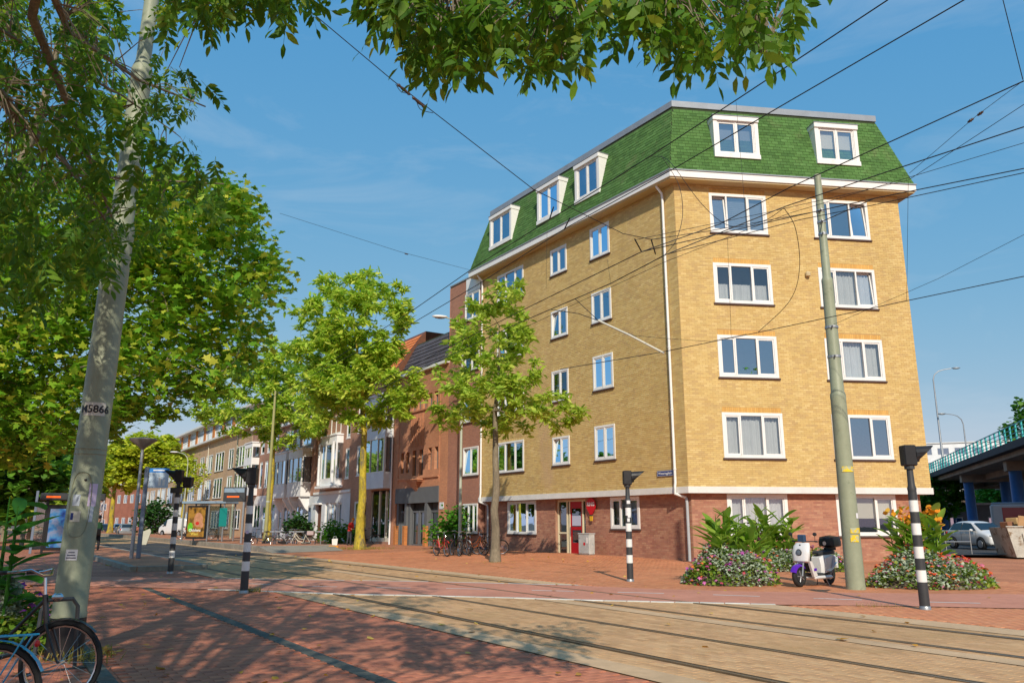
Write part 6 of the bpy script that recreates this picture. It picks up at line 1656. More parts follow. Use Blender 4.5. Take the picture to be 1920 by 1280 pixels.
b = loft([ov(.47, .56, .07, .17), ov(.50, .60, .09, .21), ov(.49, .78, .085, .235), ov(.44, .95, .08, .215), ov(.38, 1.03, .06, .17)]); b.build('front_shield', M_scw, sc, smooth=True)
b = MB()
for s_ in (-1, 1): b.add([(.46, s_ * .20, .60), (.40, s_ * .225, .60), (.16, s_ * .20, .26), (.28, s_ * .18, .22), (.46, s_ * .14, .60), (.40, s_ * .15, .60), (.16, s_ * .13, .26), (.28, s_ * .12, .22)], BOXF.tolist())
b.build('leg_shield', M_scw, sc); b = MB()
for s_ in (-1, 1): b.box(.21, .31, s_ * .205 - .012, s_ * .205 + .012, .37, .43)
b.build('purple_stripe', M_scp, sc)
b = MB(); b.add([(.40, -.14, .62), (.40, .14, .62), (.36, .14, .98), (.36, -.14, .98), (.20, -.12, .34), (.20, .12, .34)], [[0, 1, 2, 3], [4, 5, 1, 0], [0, 3, 4], [1, 5, 2]]); b.build('inner_shield', M_scd, sc)
MB().rbox(-.35, .28, -.17, .17, .24, .31, .03).build('floorboard', M_scd, sc); MB().rbox(-.52, .24, -.19, .19, .16, .245, .03).build('lower_fairing', M_scw, sc)
b = loft([[(x, y, z) for (y, z) in ((-w1, z0), (-w1 * 1.05, (z0 + z1) / 2), (-w1 * .8, z1), (w1 * .8, z1), (w1 * 1.05, (z0 + z1) / 2), (w1, z0))] for x, w1, z0, z1 in ((-.10, .13, .30, .66), (-.22, .17, .30, .72), (-.50, .19, .36, .74), (-.78, .16, .48, .72), (-.88, .08, .58, .68))]); b.build('body', M_scw, sc, smooth=True)
for s_ in (-1, 1):
    MB().add([(-.20, s_ * .165, .36), (-.40, s_ * .19, .34), (-.78, s_ * .17, .52), (-.82, s_ * .155, .66), (-.52, s_ * .195, .72), (-.24, s_ * .18, .66), (-.20, s_ * .185, .36), (-.40, s_ * .215, .34), (-.78, s_ * .19, .52), (-.82, s_ * .17, .66), (-.52, s_ * .215, .72), (-.24, s_ * .2, .66)], [[0, 1, 2, 3, 4, 5], [11, 10, 9, 8, 7, 6]] + [[i, (i + 1) % 6, 6 + (i + 1) % 6, 6 + i] for i in range(6)]).build('side_panel', M_scw, sc)
    MB().add([(-.42, s_ * .222, .40), (-.74, s_ * .196, .54), (-.78, s_ * .180, .64), (-.54, s_ * .222, .70)], [[0, 1, 2, 3]]).build('side_decal', M_scb, sc)
b = loft([[(x, y * w1, z0 + zz * h1) for y, zz in ((-1, 0), (-1, .7), (-.7, 1), (.7, 1), (1, .7), (1, 0))] for x, w1, z0, h1 in ((-.12, .08, .74, .05), (-.2, .14, .74, .09), (-.45, .16, .74, .08), (-.62, .16, .74, .12), (-.78, .12, .74, .1))]); b.build('seat', M_scd, sc, smooth=True)
b = loft([[(x, y * w1, z0 + zz * h1) for y, zz in ((-1, .1), (-1.05, .5), (-.85, .9), (0, 1), (.85, .9), (1.05, .5), (1, .1), (0, 0))] for x, w1, z0, h1 in ((-.56, .13, .93, .20), (-.62, .20, .90, .28), (-.82, .22, .89, .31), (-.98, .19, .90, .28), (-1.03, .12, .94, .19))]); tc_ = b.build('top_case', M_black, sc, smooth=True)
MB().lathe([(.0, 0), (.05, .005)], 10, axis='x').build('case_lock', M_chrome, tc_, (-.55, 0, 1.0)); MB().box(-.95, -.6, -.06, .06, .83, .90).build('case_rack', M_scd, sc)
MB().lathe([(.075, 0), (.082, .012), (.07, .026), (.0, .03)], 18, axis='x').build('headlamp', M_scd, sc, (.565, 0, .80)); MB().lathe([(.06, .027), (.0, .034)], 16, axis='x').build('headlamp_lens', pm('lens_grey', (.13, .17, .22), .15), sc, (.566, 0, .80))
MB().rbox(.505, .512, -.02, .02, .93, .99, .003).build('emblem', M_black, sc)
b = MB(); b.tube([(.30, -.33, 1.06), (.36, -.2, 1.06), (.37, 0, 1.05), (.36, .2, 1.06), (.30, .33, 1.06)], .014, 8); b.tube([(.36, 0, 1.0), (.36, 0, 1.06)], .03, 8); b.build('handlebar', M_scd, sc)
MB().rbox(.36, .46, -.1, .1, 1.05, 1.22, .02).build('dashboard', pm('dash_blue', (.03, .07, .14), .2), sc)
for y in (-.30, .30): MB().tube([(.32, y, 1.07), (.36, y * 1.1, 1.2)], .007, 5).build('mirror_stem', M_scd, sc); MB().ellipsoid((.37, y * 1.12, 1.23), (.015, .06, .045), 10, 6).build('mirror', M_scd, sc)
for y in (-.31, .31): MB().tube([(.24, y, 1.055), (.34, y, 1.06)], .02, 8).build('grip', M_black, sc)
b = MB(); b.tube([(-.28, -.1, .2), (-.36, -.17, .0)], .012, 6); b.tube([(-.28, .1, .2), (-.36, .17, .0)], .012, 6); b.tube([(-.34, -.15, .05), (-.34, .15, .05)], .01, 6); b.build('stand', M_steel, sc)
MB().rbox(-.94, -.9, -.09, .09, .40, .52, .004).build('rear_plate', M_paper, sc); MB().tube([(-.62, -.09, .25), (-.2, -.08, .26)], .03, 8).build('swing_arm', M_scd, sc); MB().tube([(-.9, -.1, .5), (-.92, -.12, .36), (-.85, -.12, .32), (-.78, -.1, .36)], .012, 6).build('crash_bar', M_scd, sc)

# ------------------------------------------------------------------ cars, van, skip
def car(loc, yaw, paint_, label, L_=3.65, Wd=1.66, H_=1.5, group=None, van=False, plate=True, detail=True):
    o = empty('van' if van else 'car', loc, yaw, label, 'van' if van else 'car', group)
    w = Wd / 2
    if van: S_ = [(.5, .3, .75, .82, .9, .86), (.47, .22, .95, 1.05, .98, .85), (.38, .2, 1.08, 1.2, 1, .86), (.22, .2, 1.12, H_ - .08, 1, .82), (.1, .2, 1.12, H_, 1, .86), (-.46, .2, 1.12, H_, 1, .86), (-.5, .3, 1.0, H_ - .1, .96, .82)]
    else: S_ = [(.5, .28, .56, .62, .82, .68), (.475, .2, .68, .74, .95, .82), (.40, .18, .80, .88, .99, .82), (.27, .18, .88, .97, 1, .80), (.09, .18, .93, H_ - .07, 1, .70), (-.08, .18, .95, H_, 1, .72), (-.33, .18, .97, H_ - .05, .99, .69), (-.45, .22, .93, 1.05, .96, .78), (-.495, .28, .62, .70, .88, .7)]
    secs = []
    for f, zb, zl, zt, wf, tf in S_:
        a, t = w * wf, w * tf
        h = [(0, zb), (a * .88, zb), (a, zb + .12), (a * 1.0, (zb + zl) / 2), (a * .97, zl), (t, zt - .045), (t * .86, zt), (0, zt + .02)]
        secs.append([(f * L_, y, z) for y, z in h] + [(f * L_, -y, z) for y, z in h[-2:0:-1]])
    body = loft(secs).build('body', paint_, o, smooth=True)
    sb = body.modifiers.new('round', 'SUBSURF'); sb.levels = 1; sb.render_levels = 2
    G_ = M_glassd
    A_, B_ = (S_[2], S_[3]) if van else (S_[3], S_[4])
    x0, x1 = A_[0] * L_ - .02, B_[0] * L_ + .03; z0, z1 = A_[3] + .05, B_[3] - .05; y0, y1 = w * A_[5] * .93, w * B_[5] * .92
    dx = .045
    dk = pm('car_glass', (.012, .02, .026), .06, spec=.8)
    MB().add([(x0 + dx, -y0, z0), (x0 + dx, y0, z0), (x1 + dx, y1, z1), (x1 + dx, -y1, z1)], [[0, 1, 2, 3]]).build('windscreen', dk, o)
    for s_ in (-1, 1):
        if van: P_ = [[(.34, 1.10, .98), (.20, 1.10, .99), (.20, H_ - .22, .865), (.24, H_ - .22, .865)]]
        else: P_ = [[(.235, .96, .96), (-.09, .98, .97), (-.09, H_ - .10, .755), (.075, H_ - .14, .75)], [(-.11, .98, .97), (-.36, 1.0, .95), (-.32, H_ - .15, .745), (-.11, H_ - .10, .755)]]
        for P in P_: MB().add([(f * L_, s_ * (w * k + .012), z) for f, z, k in P], [[0, 1, 2, 3]]).build('side_window', dk, o)
    xr = S_[-2][0] * L_ - .04
    if not van: MB().add([(xr + .02, -w * .66, 1.06), (xr + .02, w * .66, 1.06), (S_[-3][0] * L_ - .05, w * .58, H_ - .12), (S_[-3][0] * L_ - .05, -w * .58, H_ - .12)], [[0, 1, 2, 3]]).build('rear_window', dk, o)
    wr = .30
    for f in (.315, -.30):
        for s_ in (-1, 1):
            MB().lathe([(wr + .055, 0), (wr + .05, .012)], 20, axis='y').build('wheel_arch', M_black, o, (f * L_, s_ * (w + .0) - .006 + (.0 if s_ > 0 else -.008), wr + .02))
            wh = MB(); wh.lathe([(.19, -.09), (wr - .02, -.095), (wr, -.07), (wr, .07), (wr - .02, .095), (.19, .09)], 22, axis='y'); wo_ = wh.build('wheel', M_rubber, o, (f * L_, s_ * (w - .045), wr), smooth=True)
            MB().lathe([(.20, .0), (.19, .02 * s_), (.06, .035 * s_), (0, .03 * s_)], 16, axis='y').build('rim', M_steel, wo_, (0, s_ * .082, 0), smooth=True)
    xf_ = S_[0][0] * L_; lampm = pm('headlamp_glass', (.42, .45, .48), .1, spec=.9)
    for s_ in (-1, 1):
        MB().ellipsoid((0, 0, 0), (.13, .12, .075), 12, 8).build('headlight', lampm, o, ((S_[1][0] - .02) * L_, s_ * w * .72, .68 if not van else .86), (0, -.3, s_ * .35), smooth=True)
        MB().ellipsoid((0, 0, 0), (.05, .08, .12), 10, 6).build('tail_light', M_red, o, (S_[-1][0] * L_ + .06, s_ * w * .80, .82))
        MB().ellipsoid((B_[0] * L_ + .28, s_ * (w + .09), 1.0 if not van else 1.2), (.07, .10, .07), 10, 6).build('mirror', paint_, o, smooth=True)
        if detail and not van:
            for f in (.225, -.10, -.34): MB().tube([(f * L_, s_ * (w + .003), .32), (f * L_, s_ * (w + .004), .9)], .006, 4).build('door_seam', M_black, o)
            for f in (-.04, -.28): MB().rbox(f * L_ - .08, f * L_ + .08, s_ * (w + .012) - .012, s_ * (w + .012) + .012, .83, .86, .005).build('door_handle', paint_, o)
    MB().rbox(xf_ - .05, xf_ + .015, -w * .55, w * .55, .34, .50, .02).build('grille', M_black, o); MB().rbox(xf_ - .10, xf_ + .0, -w * .80, w * .80, .20, .30, .02).build('bumper_trim', M_dark, o)
    if plate: MB().rbox(xf_ + .012, xf_ + .026, -.26, .26, .36, .47, .004).build('number_plate', pm('plate_yellow', (.70, .50, .02), .5), o); MB().rbox(-xf_ - .02, -xf_ - .005, -.26, .26, .5, .61, .004).build('number_plate', pm('plate_yellow', None), o)
    MB().ellipsoid((xf_ - .03, 0, .60), (.02, .06, .05), 10, 6).build('badge', M_chrome, o)
    return o
M_cw = pm('car_white', (.70, .71, .72), .2, coat=.7); M_cb = pm('car_blue_black', (.02, .03, .06), .2, coat=.7); M_cs = pm('car_silver', (.30, .33, .36), .25, metal=.4, coat=.6); M_cr = pm('car_red', (.4, .02, .02), .2, coat=.7)
q = ground(1834, 1036); car((q.x + .9, q.y + 1.2, .155), -1.46, M_cw, 'white hatchback parked beside the rubbish skip')
q = ground(1778, 1020); car((q.x + 1, q.y + 6, .155), -1.4, M_cs, 'silver car mostly hidden behind the white hatchback and flowers', group='cars under the viaduct')
car((31.5, 62, .155), -1.3, M_cb, 'dark car under the viaduct behind the white hatchback', group='cars under the viaduct')
GL = 'cars parked far down the street'
for k, (px, Y, yaw, m, l) in enumerate(((168, 104, 2.2, M_cb, 'dark blue car at the far end of the street'), (150, 110, 2.2, M_cr, 'small red car at the far end of the street'), (236, 100, 2.1, M_cs, 'silver car beside the far yellow trunked tree'), (222, 118, 2.1, M_cw, 'pale car farthest down the street'), (196, 120, 2.1, M_cb, 'black car farthest down the street'))):
    X_ = (px - 960) / F_PX * Y * _c; car((X_, Y, .0), yaw, m, l, group=GL, plate=False, detail=False)
q = ground(318, 1008); car((q.x, q.y + 2, .14), 2.6, M_cw, 'white van parked before the dark round shrub', L_=4.6, Wd=1.8, H_=1.95, van=True, plate=False)
q = ground(272, 1004); o = empty('box_trailer', (q.x, q.y + 6, 0), 2.25, 'white and blue box truck behind the stop sign', 'truck')
MB().rbox(-3, 3, -1.2, 1.2, .9, 3.6, .04).build('box', pm('truck_box', (.55, .6, .64), .5, var=.08, scale=1), o); MB().rbox(-3.01, 3.01, -1.21, 1.21, .9, 1.25, .02).build('side_stripe', M_bluesteel, o); MB().box(-2.9, 2.9, -1.0, 1.0, .5, .9).build('chassis', M_black, o)
for x in (-2, -1, 2): 
    for y in (-1.0, 1.0): MB().lathe([(.45, -.12), (.48, 0), (.45, .12)], 14, c=(x, y, .48), axis='y').build('wheel', M_rubber, o)
# red and white delivery van behind the skip
q = at(1905, 985, 50); o = empty('delivery_van', (31.5, 49, .155), -.5, 'red and white delivery van behind the rubbish skip', 'van')
M_vr = pm('van_red', (.26, .006, .010), .35, coat=.4)
MB().rbox(-2.1, 3.2, -.95, .95, .42, 2.5, .10).build('box', pm('van_grey_white', (.42, .44, .46), .45, var=.08, scale=1.5), o); MB().rbox(-1.55, 3.21, -.962, .962, 1.45, 2.30, .02).build('red_side', M_vr, o); MB().rbox(-1.55, 3.21, -.963, .963, 1.22, 1.44, .01).build('white_stripe', M_white, o); MB().rbox(-1.0, 3.21, -.962, .962, .75, 1.20, .01).build('lower_side', M_vr, o)
MB().rbox(-2.0, 3.1, -.9, .9, 2.5, 2.6, .04).build('roof', M_bluesteel, o)
for x in (-1.3, 2.2):
    for y in (-.9, .9): MB().lathe([(.34, -.1), (.36, 0), (.34, .1)], 16, c=(x, y, .36), axis='y').build('wheel', M_rubber, o)
# rubbish skip
q = ground(1895, 1050); o = empty('rubbish_skip', (q.x + 2.45, q.y + 1.6, .08), -.12, 'battered skip with red stripe heaped with boxes and bags', 'skip')
M_skw = pm('skip_white', (.52, .50, .44), .7, var=.2, scale=2, var2=.15, smear=((.22, .15, .09), 2.5, .55, .08)); M_skr = pm('skip_red', (.55, .03, .015), .5, var=.1, scale=2)
P = [(-1.5, 0), (1.5, 0), (1.75, 1.25), (-1.75, 1.25)]
b = MB().prism_y(P, -.85, -.80).prism_y(P, .80, .85); b.add([(-1.5, -.8, 0), (1.5, -.8, 0), (1.5, .8, 0), (-1.5, .8, 0), (-1.75, -.8, 1.25), (-1.75, .8, 1.25), (1.75, -.8, 1.25), (1.75, .8, 1.25)], [[0, 1, 2, 3], [0, 3, 5, 4], [1, 2, 7, 6]]); b.build('tub', M_skw, o)
MB().rbox(-.25, 1.78, -.90, -.84, 1.0, 1.26, .02).build('red_stripe', M_skr, o); MB().rbox(-1.8, 1.8, -.91, -.83, 1.26, 1.32, .02).build('rim', M_skw, o)
for x in (-1.0, -.4, .2, .8, 1.3): MB().prism_y([(x - .05, 0), (x + .05, 0), (x * 1.12 + .05, 1.0), (x * 1.12 - .05, 1.0)], -.91, -.85).build('rib', M_skw, o)
JK = [('cardboard_box', (-1.45, -.3, 1.0), (.36, .42, .5), lin((150, 104, 78)), .3, 'brown cardboard box on the left end of the skip heap'), ('wooden_board', (-1.15, -.75, .75), (.42, .05, 1.0), lin((176, 140, 100)), .1, 'upright wooden board on the left end of the skip'), ('wooden_board', (-.72, -.78, .7), (.24, .05, 1.0), lin((150, 120, 90)), -.15, 'narrow wooden board leaning on the skip'),
      ('cardboard_box', (-.9, .1, 1.35), (.7, .5, .3), lin((196, 160, 110)), .5, 'flattened tan box on top of the skip heap'), ('foam_block', (.9, -.2, 1.3), (.45, .5, .75), (.75, .74, .70), .15, 'tall white block standing in the skip'), ('cardboard_box', (.2, .2, 1.25), (.6, .5, .35), lin((120, 90, 90)), .2, 'dull box in the middle of the skip heap')]
for nm, (x, y, z), (a, b_, c), col, yw, lb in JK:
    rt = o.matrix_basis; Mx = Matrix.Translation(o.location) @ Matrix.Rotation(-.12, 4, 'Z'); wp = Mx @ Vector((x, y, z))
    bx = MB().rbox(-a / 2, a / 2, -b_ / 2, b_ / 2, 0, c, .02).build(nm, pm('junk_' + lb[:12], col, .85, var=.2, scale=3), None, wp, (R.uniform(-.12, .12), R.uniform(-.12, .12), yw)); tag(bx, lb, 'box' if 'box' in nm else ('board' if 'board' in nm else 'block'), 'rubbish in the skip')
for x, y, z, r, col, lb in ((-.75, -.55, 1.25, .3, (.03, .035, .04), 'black rubbish bag on the skip heap'), (.0, -.45, 1.2, .28, (.55, .58, .66), 'pale bag hanging over the skip side'), (.35, -.35, 1.3, .2, (.5, .35, .04), 'yellow bag on the skip heap')):
    Mx = Matrix.Translation(o.location) @ Matrix.Rotation(-.12, 4, 'Z'); b = MB().ellipsoid((0, 0, 0), (r, r * .8, r * .75), 14, 10); b.v = [(p[0] * (1 + .15 * math.sin(p[2] * 19 + p[1] * 15)), p[1] * (1 + .18 * math.sin(p[0] * 17)), p[2] * (1 + .12 * math.cos(p[0] * 13 + p[1] * 9))) for p in b.v]
    bx = b.build('rubbish_bag', pm('bag_' + lb[:10], col, .4), None, Mx @ Vector((x, y, z)), smooth=True); tag(bx, lb, 'bag', 'rubbish in the skip')
bx = MB().add([(-.16, 0, 0), (.16, 0, 0), (.2, -.1, -.5), (-.1, -.12, -.62), (.05, -.1, -.75), (-.16, .03, 0), (.16, .03, 0), (.2, -.07, -.5), (-.1, -.09, -.62), (.05, -.07, -.75)], [[0, 3, 4, 2, 1], [5, 6, 7, 9, 8], [0, 1, 6, 5], [1, 2, 7, 6], [2, 4, 9, 7], [4, 3, 8, 9], [3, 0, 5, 8]]).build('blue_cloth', pm('cloth_blue', (.20, .34, .62), .8), None, Matrix.Translation(o.location) @ Vector((-.1, -.93, 1.38))); tag(bx, 'light blue cloth hanging over the skip edge', 'cloth')

# ------------------------------------------------------------------ viaduct
M_deck = pm('viaduct_concrete', (.42, .36, .29), .9, var=.25, scale=.5, var2=.15, bump=.3, bscale=20); M_turq = pm('turquoise_rail', (.05, .42, .42), .45, var=.1, scale=2); M_colb = pm('blue_column', (.03, .16, .44), .5, var=.15, scale=1); M_fasc = pm('dark_fascia', (.06, .06, .065), .8, var=.2, scale=1)
vd = empty('viaduct', (36, 62, 0), 0, 'concrete road viaduct on blue columns with turquoise railing', 'bridge')
E0, E1 = Vector((27.5, 36.5)), Vector((50.5, 101.)); ed = (E1 - E0).normalized(); nr_ = Vector((ed.y, -ed.x)); vo = Vector((36, 62))
def vp(t, d): q = E0 + (E1 - E0) * t + nr_ * d - vo; return (q.x, q.y)
MB().prism([vp(0, .6), vp(1, .6), vp(1, 14), vp(0, 14)], 6.0, 6.65).build('deck', M_deck, vd); MB().prism([vp(0, 0), vp(1, 0), vp(1, .7), vp(0, .7)], 6.35, 6.85).build('edge_beam', M_fasc, vd)
for k in range(4): MB().prism([vp(0, 3 + k * 3), vp(1, 3 + k * 3), vp(1, 3.8 + k * 3), vp(0, 3.8 + k * 3)], 5.5, 6.05).build('girder', M_deck, vd)
Lv = (E1 - E0).length; n = int(Lv / 1.5)
for k in range(n + 1):
    x, y = vp(k / n, .2); MB().box(x - .05, x + .05, y - .05, y + .05, 6.85, 7.95).build('railing_post', M_turq, vd)
for z in (7.08, 7.36, 7.64, 7.93):
    a, c = vp(0, .2), vp(1, .2); MB().tube([(*a, z), (*c, z)], .03 if z < 7.9 else .045, 6).build('railing_bar', M_turq, vd)
for t in (.36, .62, .86):
    for d in (1.6, 4.6, 8.6):
        x, y = vp(t, d); MB().lathe([(.48, 0), (.45, .3), (.42, 6.0)], 16, c=(x, y, 0)).build('column', M_colb, vd, smooth=True)
    a, c = vp(t, 1.0), vp(t, 10); u = ed * .5; MB().prism([(a[0] - u.x, a[1] - u.y), (a[0] + u.x, a[1] + u.y), (c[0] + u.x, c[1] + u.y), (c[0] - u.x, c[1] - u.y)], 5.3, 5.99).build('cap_beam', M_deck, vd)
q = at(1766, 845, 82); lamp_post('viaduct_lamp', (q.x, q.y, 6.7), at(1745, 690, 82).z - 6.7 - .2, (2.2, -.6, 0), M_steel, 'tall grey arched lamp standing on the viaduct', 'lamps on the viaduct', .12)
q = at(1842, 820, 78); lamp_post('viaduct_lamp', (q.x, q.y + 3, 6.7), at(1836, 765, 78).z - 6.7 - .2, (-1.9, .3, 0), M_steel, 'shorter arched lamp on the viaduct near the tree', 'lamps on the viaduct', .10)
def block(name, loc, rz, w_, d, h_, mat, label, rows, cols, wh, ww):
    o = empty(name, loc, rz, label, 'building'); ops = []
    for r in range(rows):
        for c in range(cols): x = w_ * (c + .5) / cols; z = h_ * (r + .45) / rows; ops.append((x - ww / 2, x + ww / 2, z - wh / 2, z + wh / 2))
    wall(o, 0, w_, 0, h_, ops, mat); shell(o, w_, h_, mat, d)
    for p_ in ops: window(o, *p_, [1, 1], fw=.1, y=.04, sill=False, sash=False, style='none')
    MB().rbox(-.2, w_ + .2, -.25, d, h_, h_ + .25, .03).build('roof_edge', M_band, o); return o
block('far_building', (62, 122, 0), -.5, 26, 10, 6.2, brick_mat('far_dark_brick', lin((110, 92, 80)), lin((94, 78, 70)), lin((100, 88, 80))), 'low brick building seen under the viaduct', 2, 9, 1.5, 1.6)
block('far_building', (92, 180, 0), -.4, 34, 10, 19, M_plaster, 'white flat block beyond the viaduct railing', 6, 10, 1.6, 2.4)
block('far_building', (46, 96, 0), -.3, 16, 8, 3.6, pm('grey_shed', (.2, .2, .2), .8, var=.2, scale=1), 'low grey shed behind the blue columns', 1, 4, 1.2, 1.4)
make_tree('park_tree', 'leafy tree rising behind the viaduct railing', (62, 92, 0), 5, [(3, 0, 12.4, 6.5, 6, 4.6), (8, 2, 13, 5, 5, 4)], 300, 44, .55, .62, LF_dk, M_bark, .4, 61, group='trees beyond the viaduct')
for k, (x, y, h_) in enumerate(((50, 112, 6.5), (66, 108, 7), (78, 112, 8))): make_tree('park_tree', ('low tree under the left end of the viaduct', 'low tree seen between the blue columns', 'low tree at the right edge under the viaduct')[k], (x, y, 0), 2, [(0, 0, h_ * .6, 4.5, 4, h_ * .36)], 130, 40, .5, .6, LF_bush, M_bark, .25, 70 + k, group='trees beyond the viaduct')
make_tree('park_tree', 'bushy tree right behind the yellow block corner', (46, 88, 0), 2, [(0, 0, 4.2, 4, 3, 2.4)], 120, 40, .4, .5, LF_bush, M_bark, .22, 75, group='trees beyond the viaduct')
o = empty('pavement_barrier', (19.6, 36.8, .15), .1, 'light steel barrier behind the right flower bed', 'barrier')
for x in (-1, 0, 1.2): MB().tube([(x, 0, 0), (x, 0, 1.05)], .025, 8).build('post', M_steel, o)
for z in (.55, 1.03): MB().tube([(-1, 0, z), (1.2, 0, z)], .022, 8).build('rail', M_steel, o)
# lattice tower far left
q = at(200, 770, 190); o = empty('lattice_tower', (q.x, 190, 0), 0, 'slim pale lattice mast far behind the left trees', 'tower'); H_ = q.z + 6; hw = 1.25; M_lat = pm('pale_lattice', (.62, .66, .70), .6)
for x in (-hw, hw):
    for y in (-hw, hw): MB().tube([(x, y, 0), (x, y, H_)], .14, 5).build('leg', M_lat, o)
b = MB(); n = int(H_ / 2.2)
for k in range(n):
    z0, z1 = H_ * k / n, H_ * (k + 1) / n
    for (xa, ya), (xb, yb) in (((-hw, -hw), (hw, -hw)), ((hw, -hw), (hw, hw)), ((hw, hw), (-hw, hw)), ((-hw, hw), (-hw, -hw))): b.tube([(xa, ya, z0), (xb, yb, z1)], .07, 4); b.tube([(xb, yb, z0), (xa, ya, z1)], .07, 4); b.tube([(xa, ya, z1), (xb, yb, z1)], .06, 4)
b.build('bracing', M_lat, o, kind='stuff')
block('far_building', (-118, 196, 0), -.2, 34, 10, 11, BR_brown, 'distant brick row closing the end of the street', 3, 12, 1.6, 1.6)
block('far_building', (-75, 150, 0), -.75, 26, 10, 8, brick_mat('far_red_brick', lin((180, 110, 90)), lin((160, 96, 80)), lin((150, 120, 104))), 'distant red brick houses behind the far cars', 2, 9, 1.5, 1.5)

# ------------------------------------------------------------------ people
def person(loc, yaw, label, cols, lean=0., arms='down', hat=None, H_=1.74, bag=None):
    """one skin, grown from joints; x forward, y to the left"""
    k = H_ / 1.74; J = {}; E_ = []
    def j(n, x, y, z, r): J[n] = (Vector((x, y, z)) * k, r * k)
    ln = lean
    j('pel', 0, 0, .94, .145); j('wai', .02 + ln * .15, 0, 1.10, .135); j('che', .02 + ln * .4, 0, 1.30, .165); j('nb', ln * .55, 0, 1.44, .085); j('nk', .02 + ln * .65, 0, 1.50, .055); j('hd', .05 + ln * .8, 0, 1.60, .088); j('hd2', .05 + ln * .85, 0, 1.67, .085)
    for s_, t in ((1, 'l'), (-1, 'r')):
        j('hip' + t, 0, .09 * s_, .88, .10); j('kn' + t, .03 * s_ + .02, .10 * s_, .48, .066); j('an' + t, .06 * s_ - .03, .10 * s_, .09, .046); j('to' + t, .06 * s_ + .11, .115 * s_, .035, .036)
        j('sh' + t, ln * .5, .17 * s_, 1.40, .072)
        if arms == 'down': j('el' + t, -.03, .24 * s_, 1.13, .050); j('wr' + t, .07, .24 * s_, .90, .034); j('ha' + t, .10, .235 * s_, .82, .034)
        else: j('el' + t, .02 + ln * .3, .25 * s_, 1.15, .050); j('wr' + t, .22, .14 * s_, 1.06, .034); j('ha' + t, .29, .09 * s_, 1.05, .034)
    E_ = [('pel', 'wai'), ('wai', 'che'), ('che', 'nb'), ('nb', 'nk'), ('nk', 'hd'), ('hd', 'hd2')]
    for t in 'lr': E_ += [('pel', 'hip' + t), ('hip' + t, 'kn' + t), ('kn' + t, 'an' + t), ('an' + t, 'to' + t), ('che', 'sh' + t), ('sh' + t, 'el' + t), ('el' + t, 'wr' + t), ('wr' + t, 'ha' + t)]
    names = list(J); me = bpy.data.meshes.new('body'); me.from_pydata([J[n][0] for n in names], [(names.index(a), names.index(b)) for a, b in E_], [])
    o = empty('person', loc, yaw, label, 'person'); tmp = bpy.data.objects.new('body', me); COL.objects.link(tmp)
    sk = tmp.modifiers.new('skin', 'SKIN'); sk.use_smooth_shade = True
    for v, n in zip(me.skin_vertices[0].data, names): v.radius = (J[n][1], J[n][1] * (.78 if n in ('pel', 'wai', 'che') else 1)) ; v.use_root = n == 'pel'
    ss_ = tmp.modifiers.new('sub', 'SUBSURF'); ss_.levels = 2; ss_.render_levels = 2
    bpy.context.view_layer.update(); m2 = bpy.data.meshes.new_from_object(tmp.evaluated_get(bpy.context.evaluated_depsgraph_get())); bpy.data.objects.remove(tmp)
    m2.materials.clear()
    for c in cols: m2.materials.append(c)          # jacket, trousers, shoes, skin
    hw_ = [J['hal'][0], J['har'][0]]
    for p in m2.polygons:
        c = p.center; z = c.z / k; p.use_smooth = True
        near_hand = min((c - h).length for h in hw_) < .075 * k
        p.material_index = 3 if (z > 1.475 or near_hand) else (2 if z < .10 else (1 if z < .93 and abs(c.y) < .2 * k else 0))
    body = put('body', m2, o)
    hx = .05 + ln * .85
    hr = MB().ellipsoid((0, 0, 0), (.105 * k, .095 * k, .10 * k), 14, 10); hr.v = [p for p in hr.v]; hr.build('hair', cols[4], o, (hx * k - .025, 0, 1.70 * k), smooth=True)
    nz = MB().ellipsoid(((hx + .09) * k, 0, 1.615 * k), (.018, .014, .022), 8, 6); nz.build('nose', cols[3], o, smooth=True)
    for s_ in (-1, 1): MB().ellipsoid(((hx + .075) * k, s_ * .033 * k, 1.645 * k), (.012, .015, .009), 8, 6).build('eye', M_black, o); MB().ellipsoid((hx * k, s_ * .09 * k, 1.62 * k), (.022, .012, .03), 8, 6).build('ear', cols[3], o)
    MB().ellipsoid(((hx + .085) * k, 0, 1.565 * k), (.012, .025, .008), 8, 6).build('mouth', pm('lip', (.3, .1, .08), .6), o)
    for t, s_ in (('l', 1), ('r', -1)):
        hp, wp = J['ha' + t][0], J['wr' + t][0]; d = (hp - wp).normalized(); sd = Vector((0, 0, 1)).cross(d) if abs(d.z) < .9 else Vector((1, 0, 0)); sd.normalize(); b = MB()
        for f in range(4): st = hp + sd * (.03 - .02 * f) * k; ln_ = (.07, .08, .075, .06)[f]; b.tube([st, st + d * ln_ * .6 * k, st + d * ln_ * k + Vector((.012, 0, 0))], [.009 * k, .0085 * k, .006 * k], 6)
        st = wp.lerp(hp, .6) + sd * .03 * k; b.tube([st, st + (d * .5 + sd * .6) * .05 * k, st + (d * .9 + sd * .6) * .07 * k], [.010 * k, .009 * k, .007 * k], 6); b.build('fingers', cols[3], o, smooth=True)
    if hat: MB().lathe([(.16, 0), (.165, .012), (.105, .02), (.10, .09), (.06, .12), (0, .125)], 18).build('hat', hat, o, (hx * k - .01, 0, 1.695 * k), smooth=True)
    return o, J, k
SKN = pm('skin', (.42, .24, .16), .6)
q = ground(178, 1037); o, J, k = person((q.x, q.y, 0), -.35, 'person in green jacket and dark trousers with dark hat by the left shelter', [pm('green_jacket', (.03, .10, .04), .8, var=.15, scale=6), pm('dark_trousers', (.02, .02, .025), .85), M_black, SKN, M_black], hat=M_black, arms='front', H_=1.86)
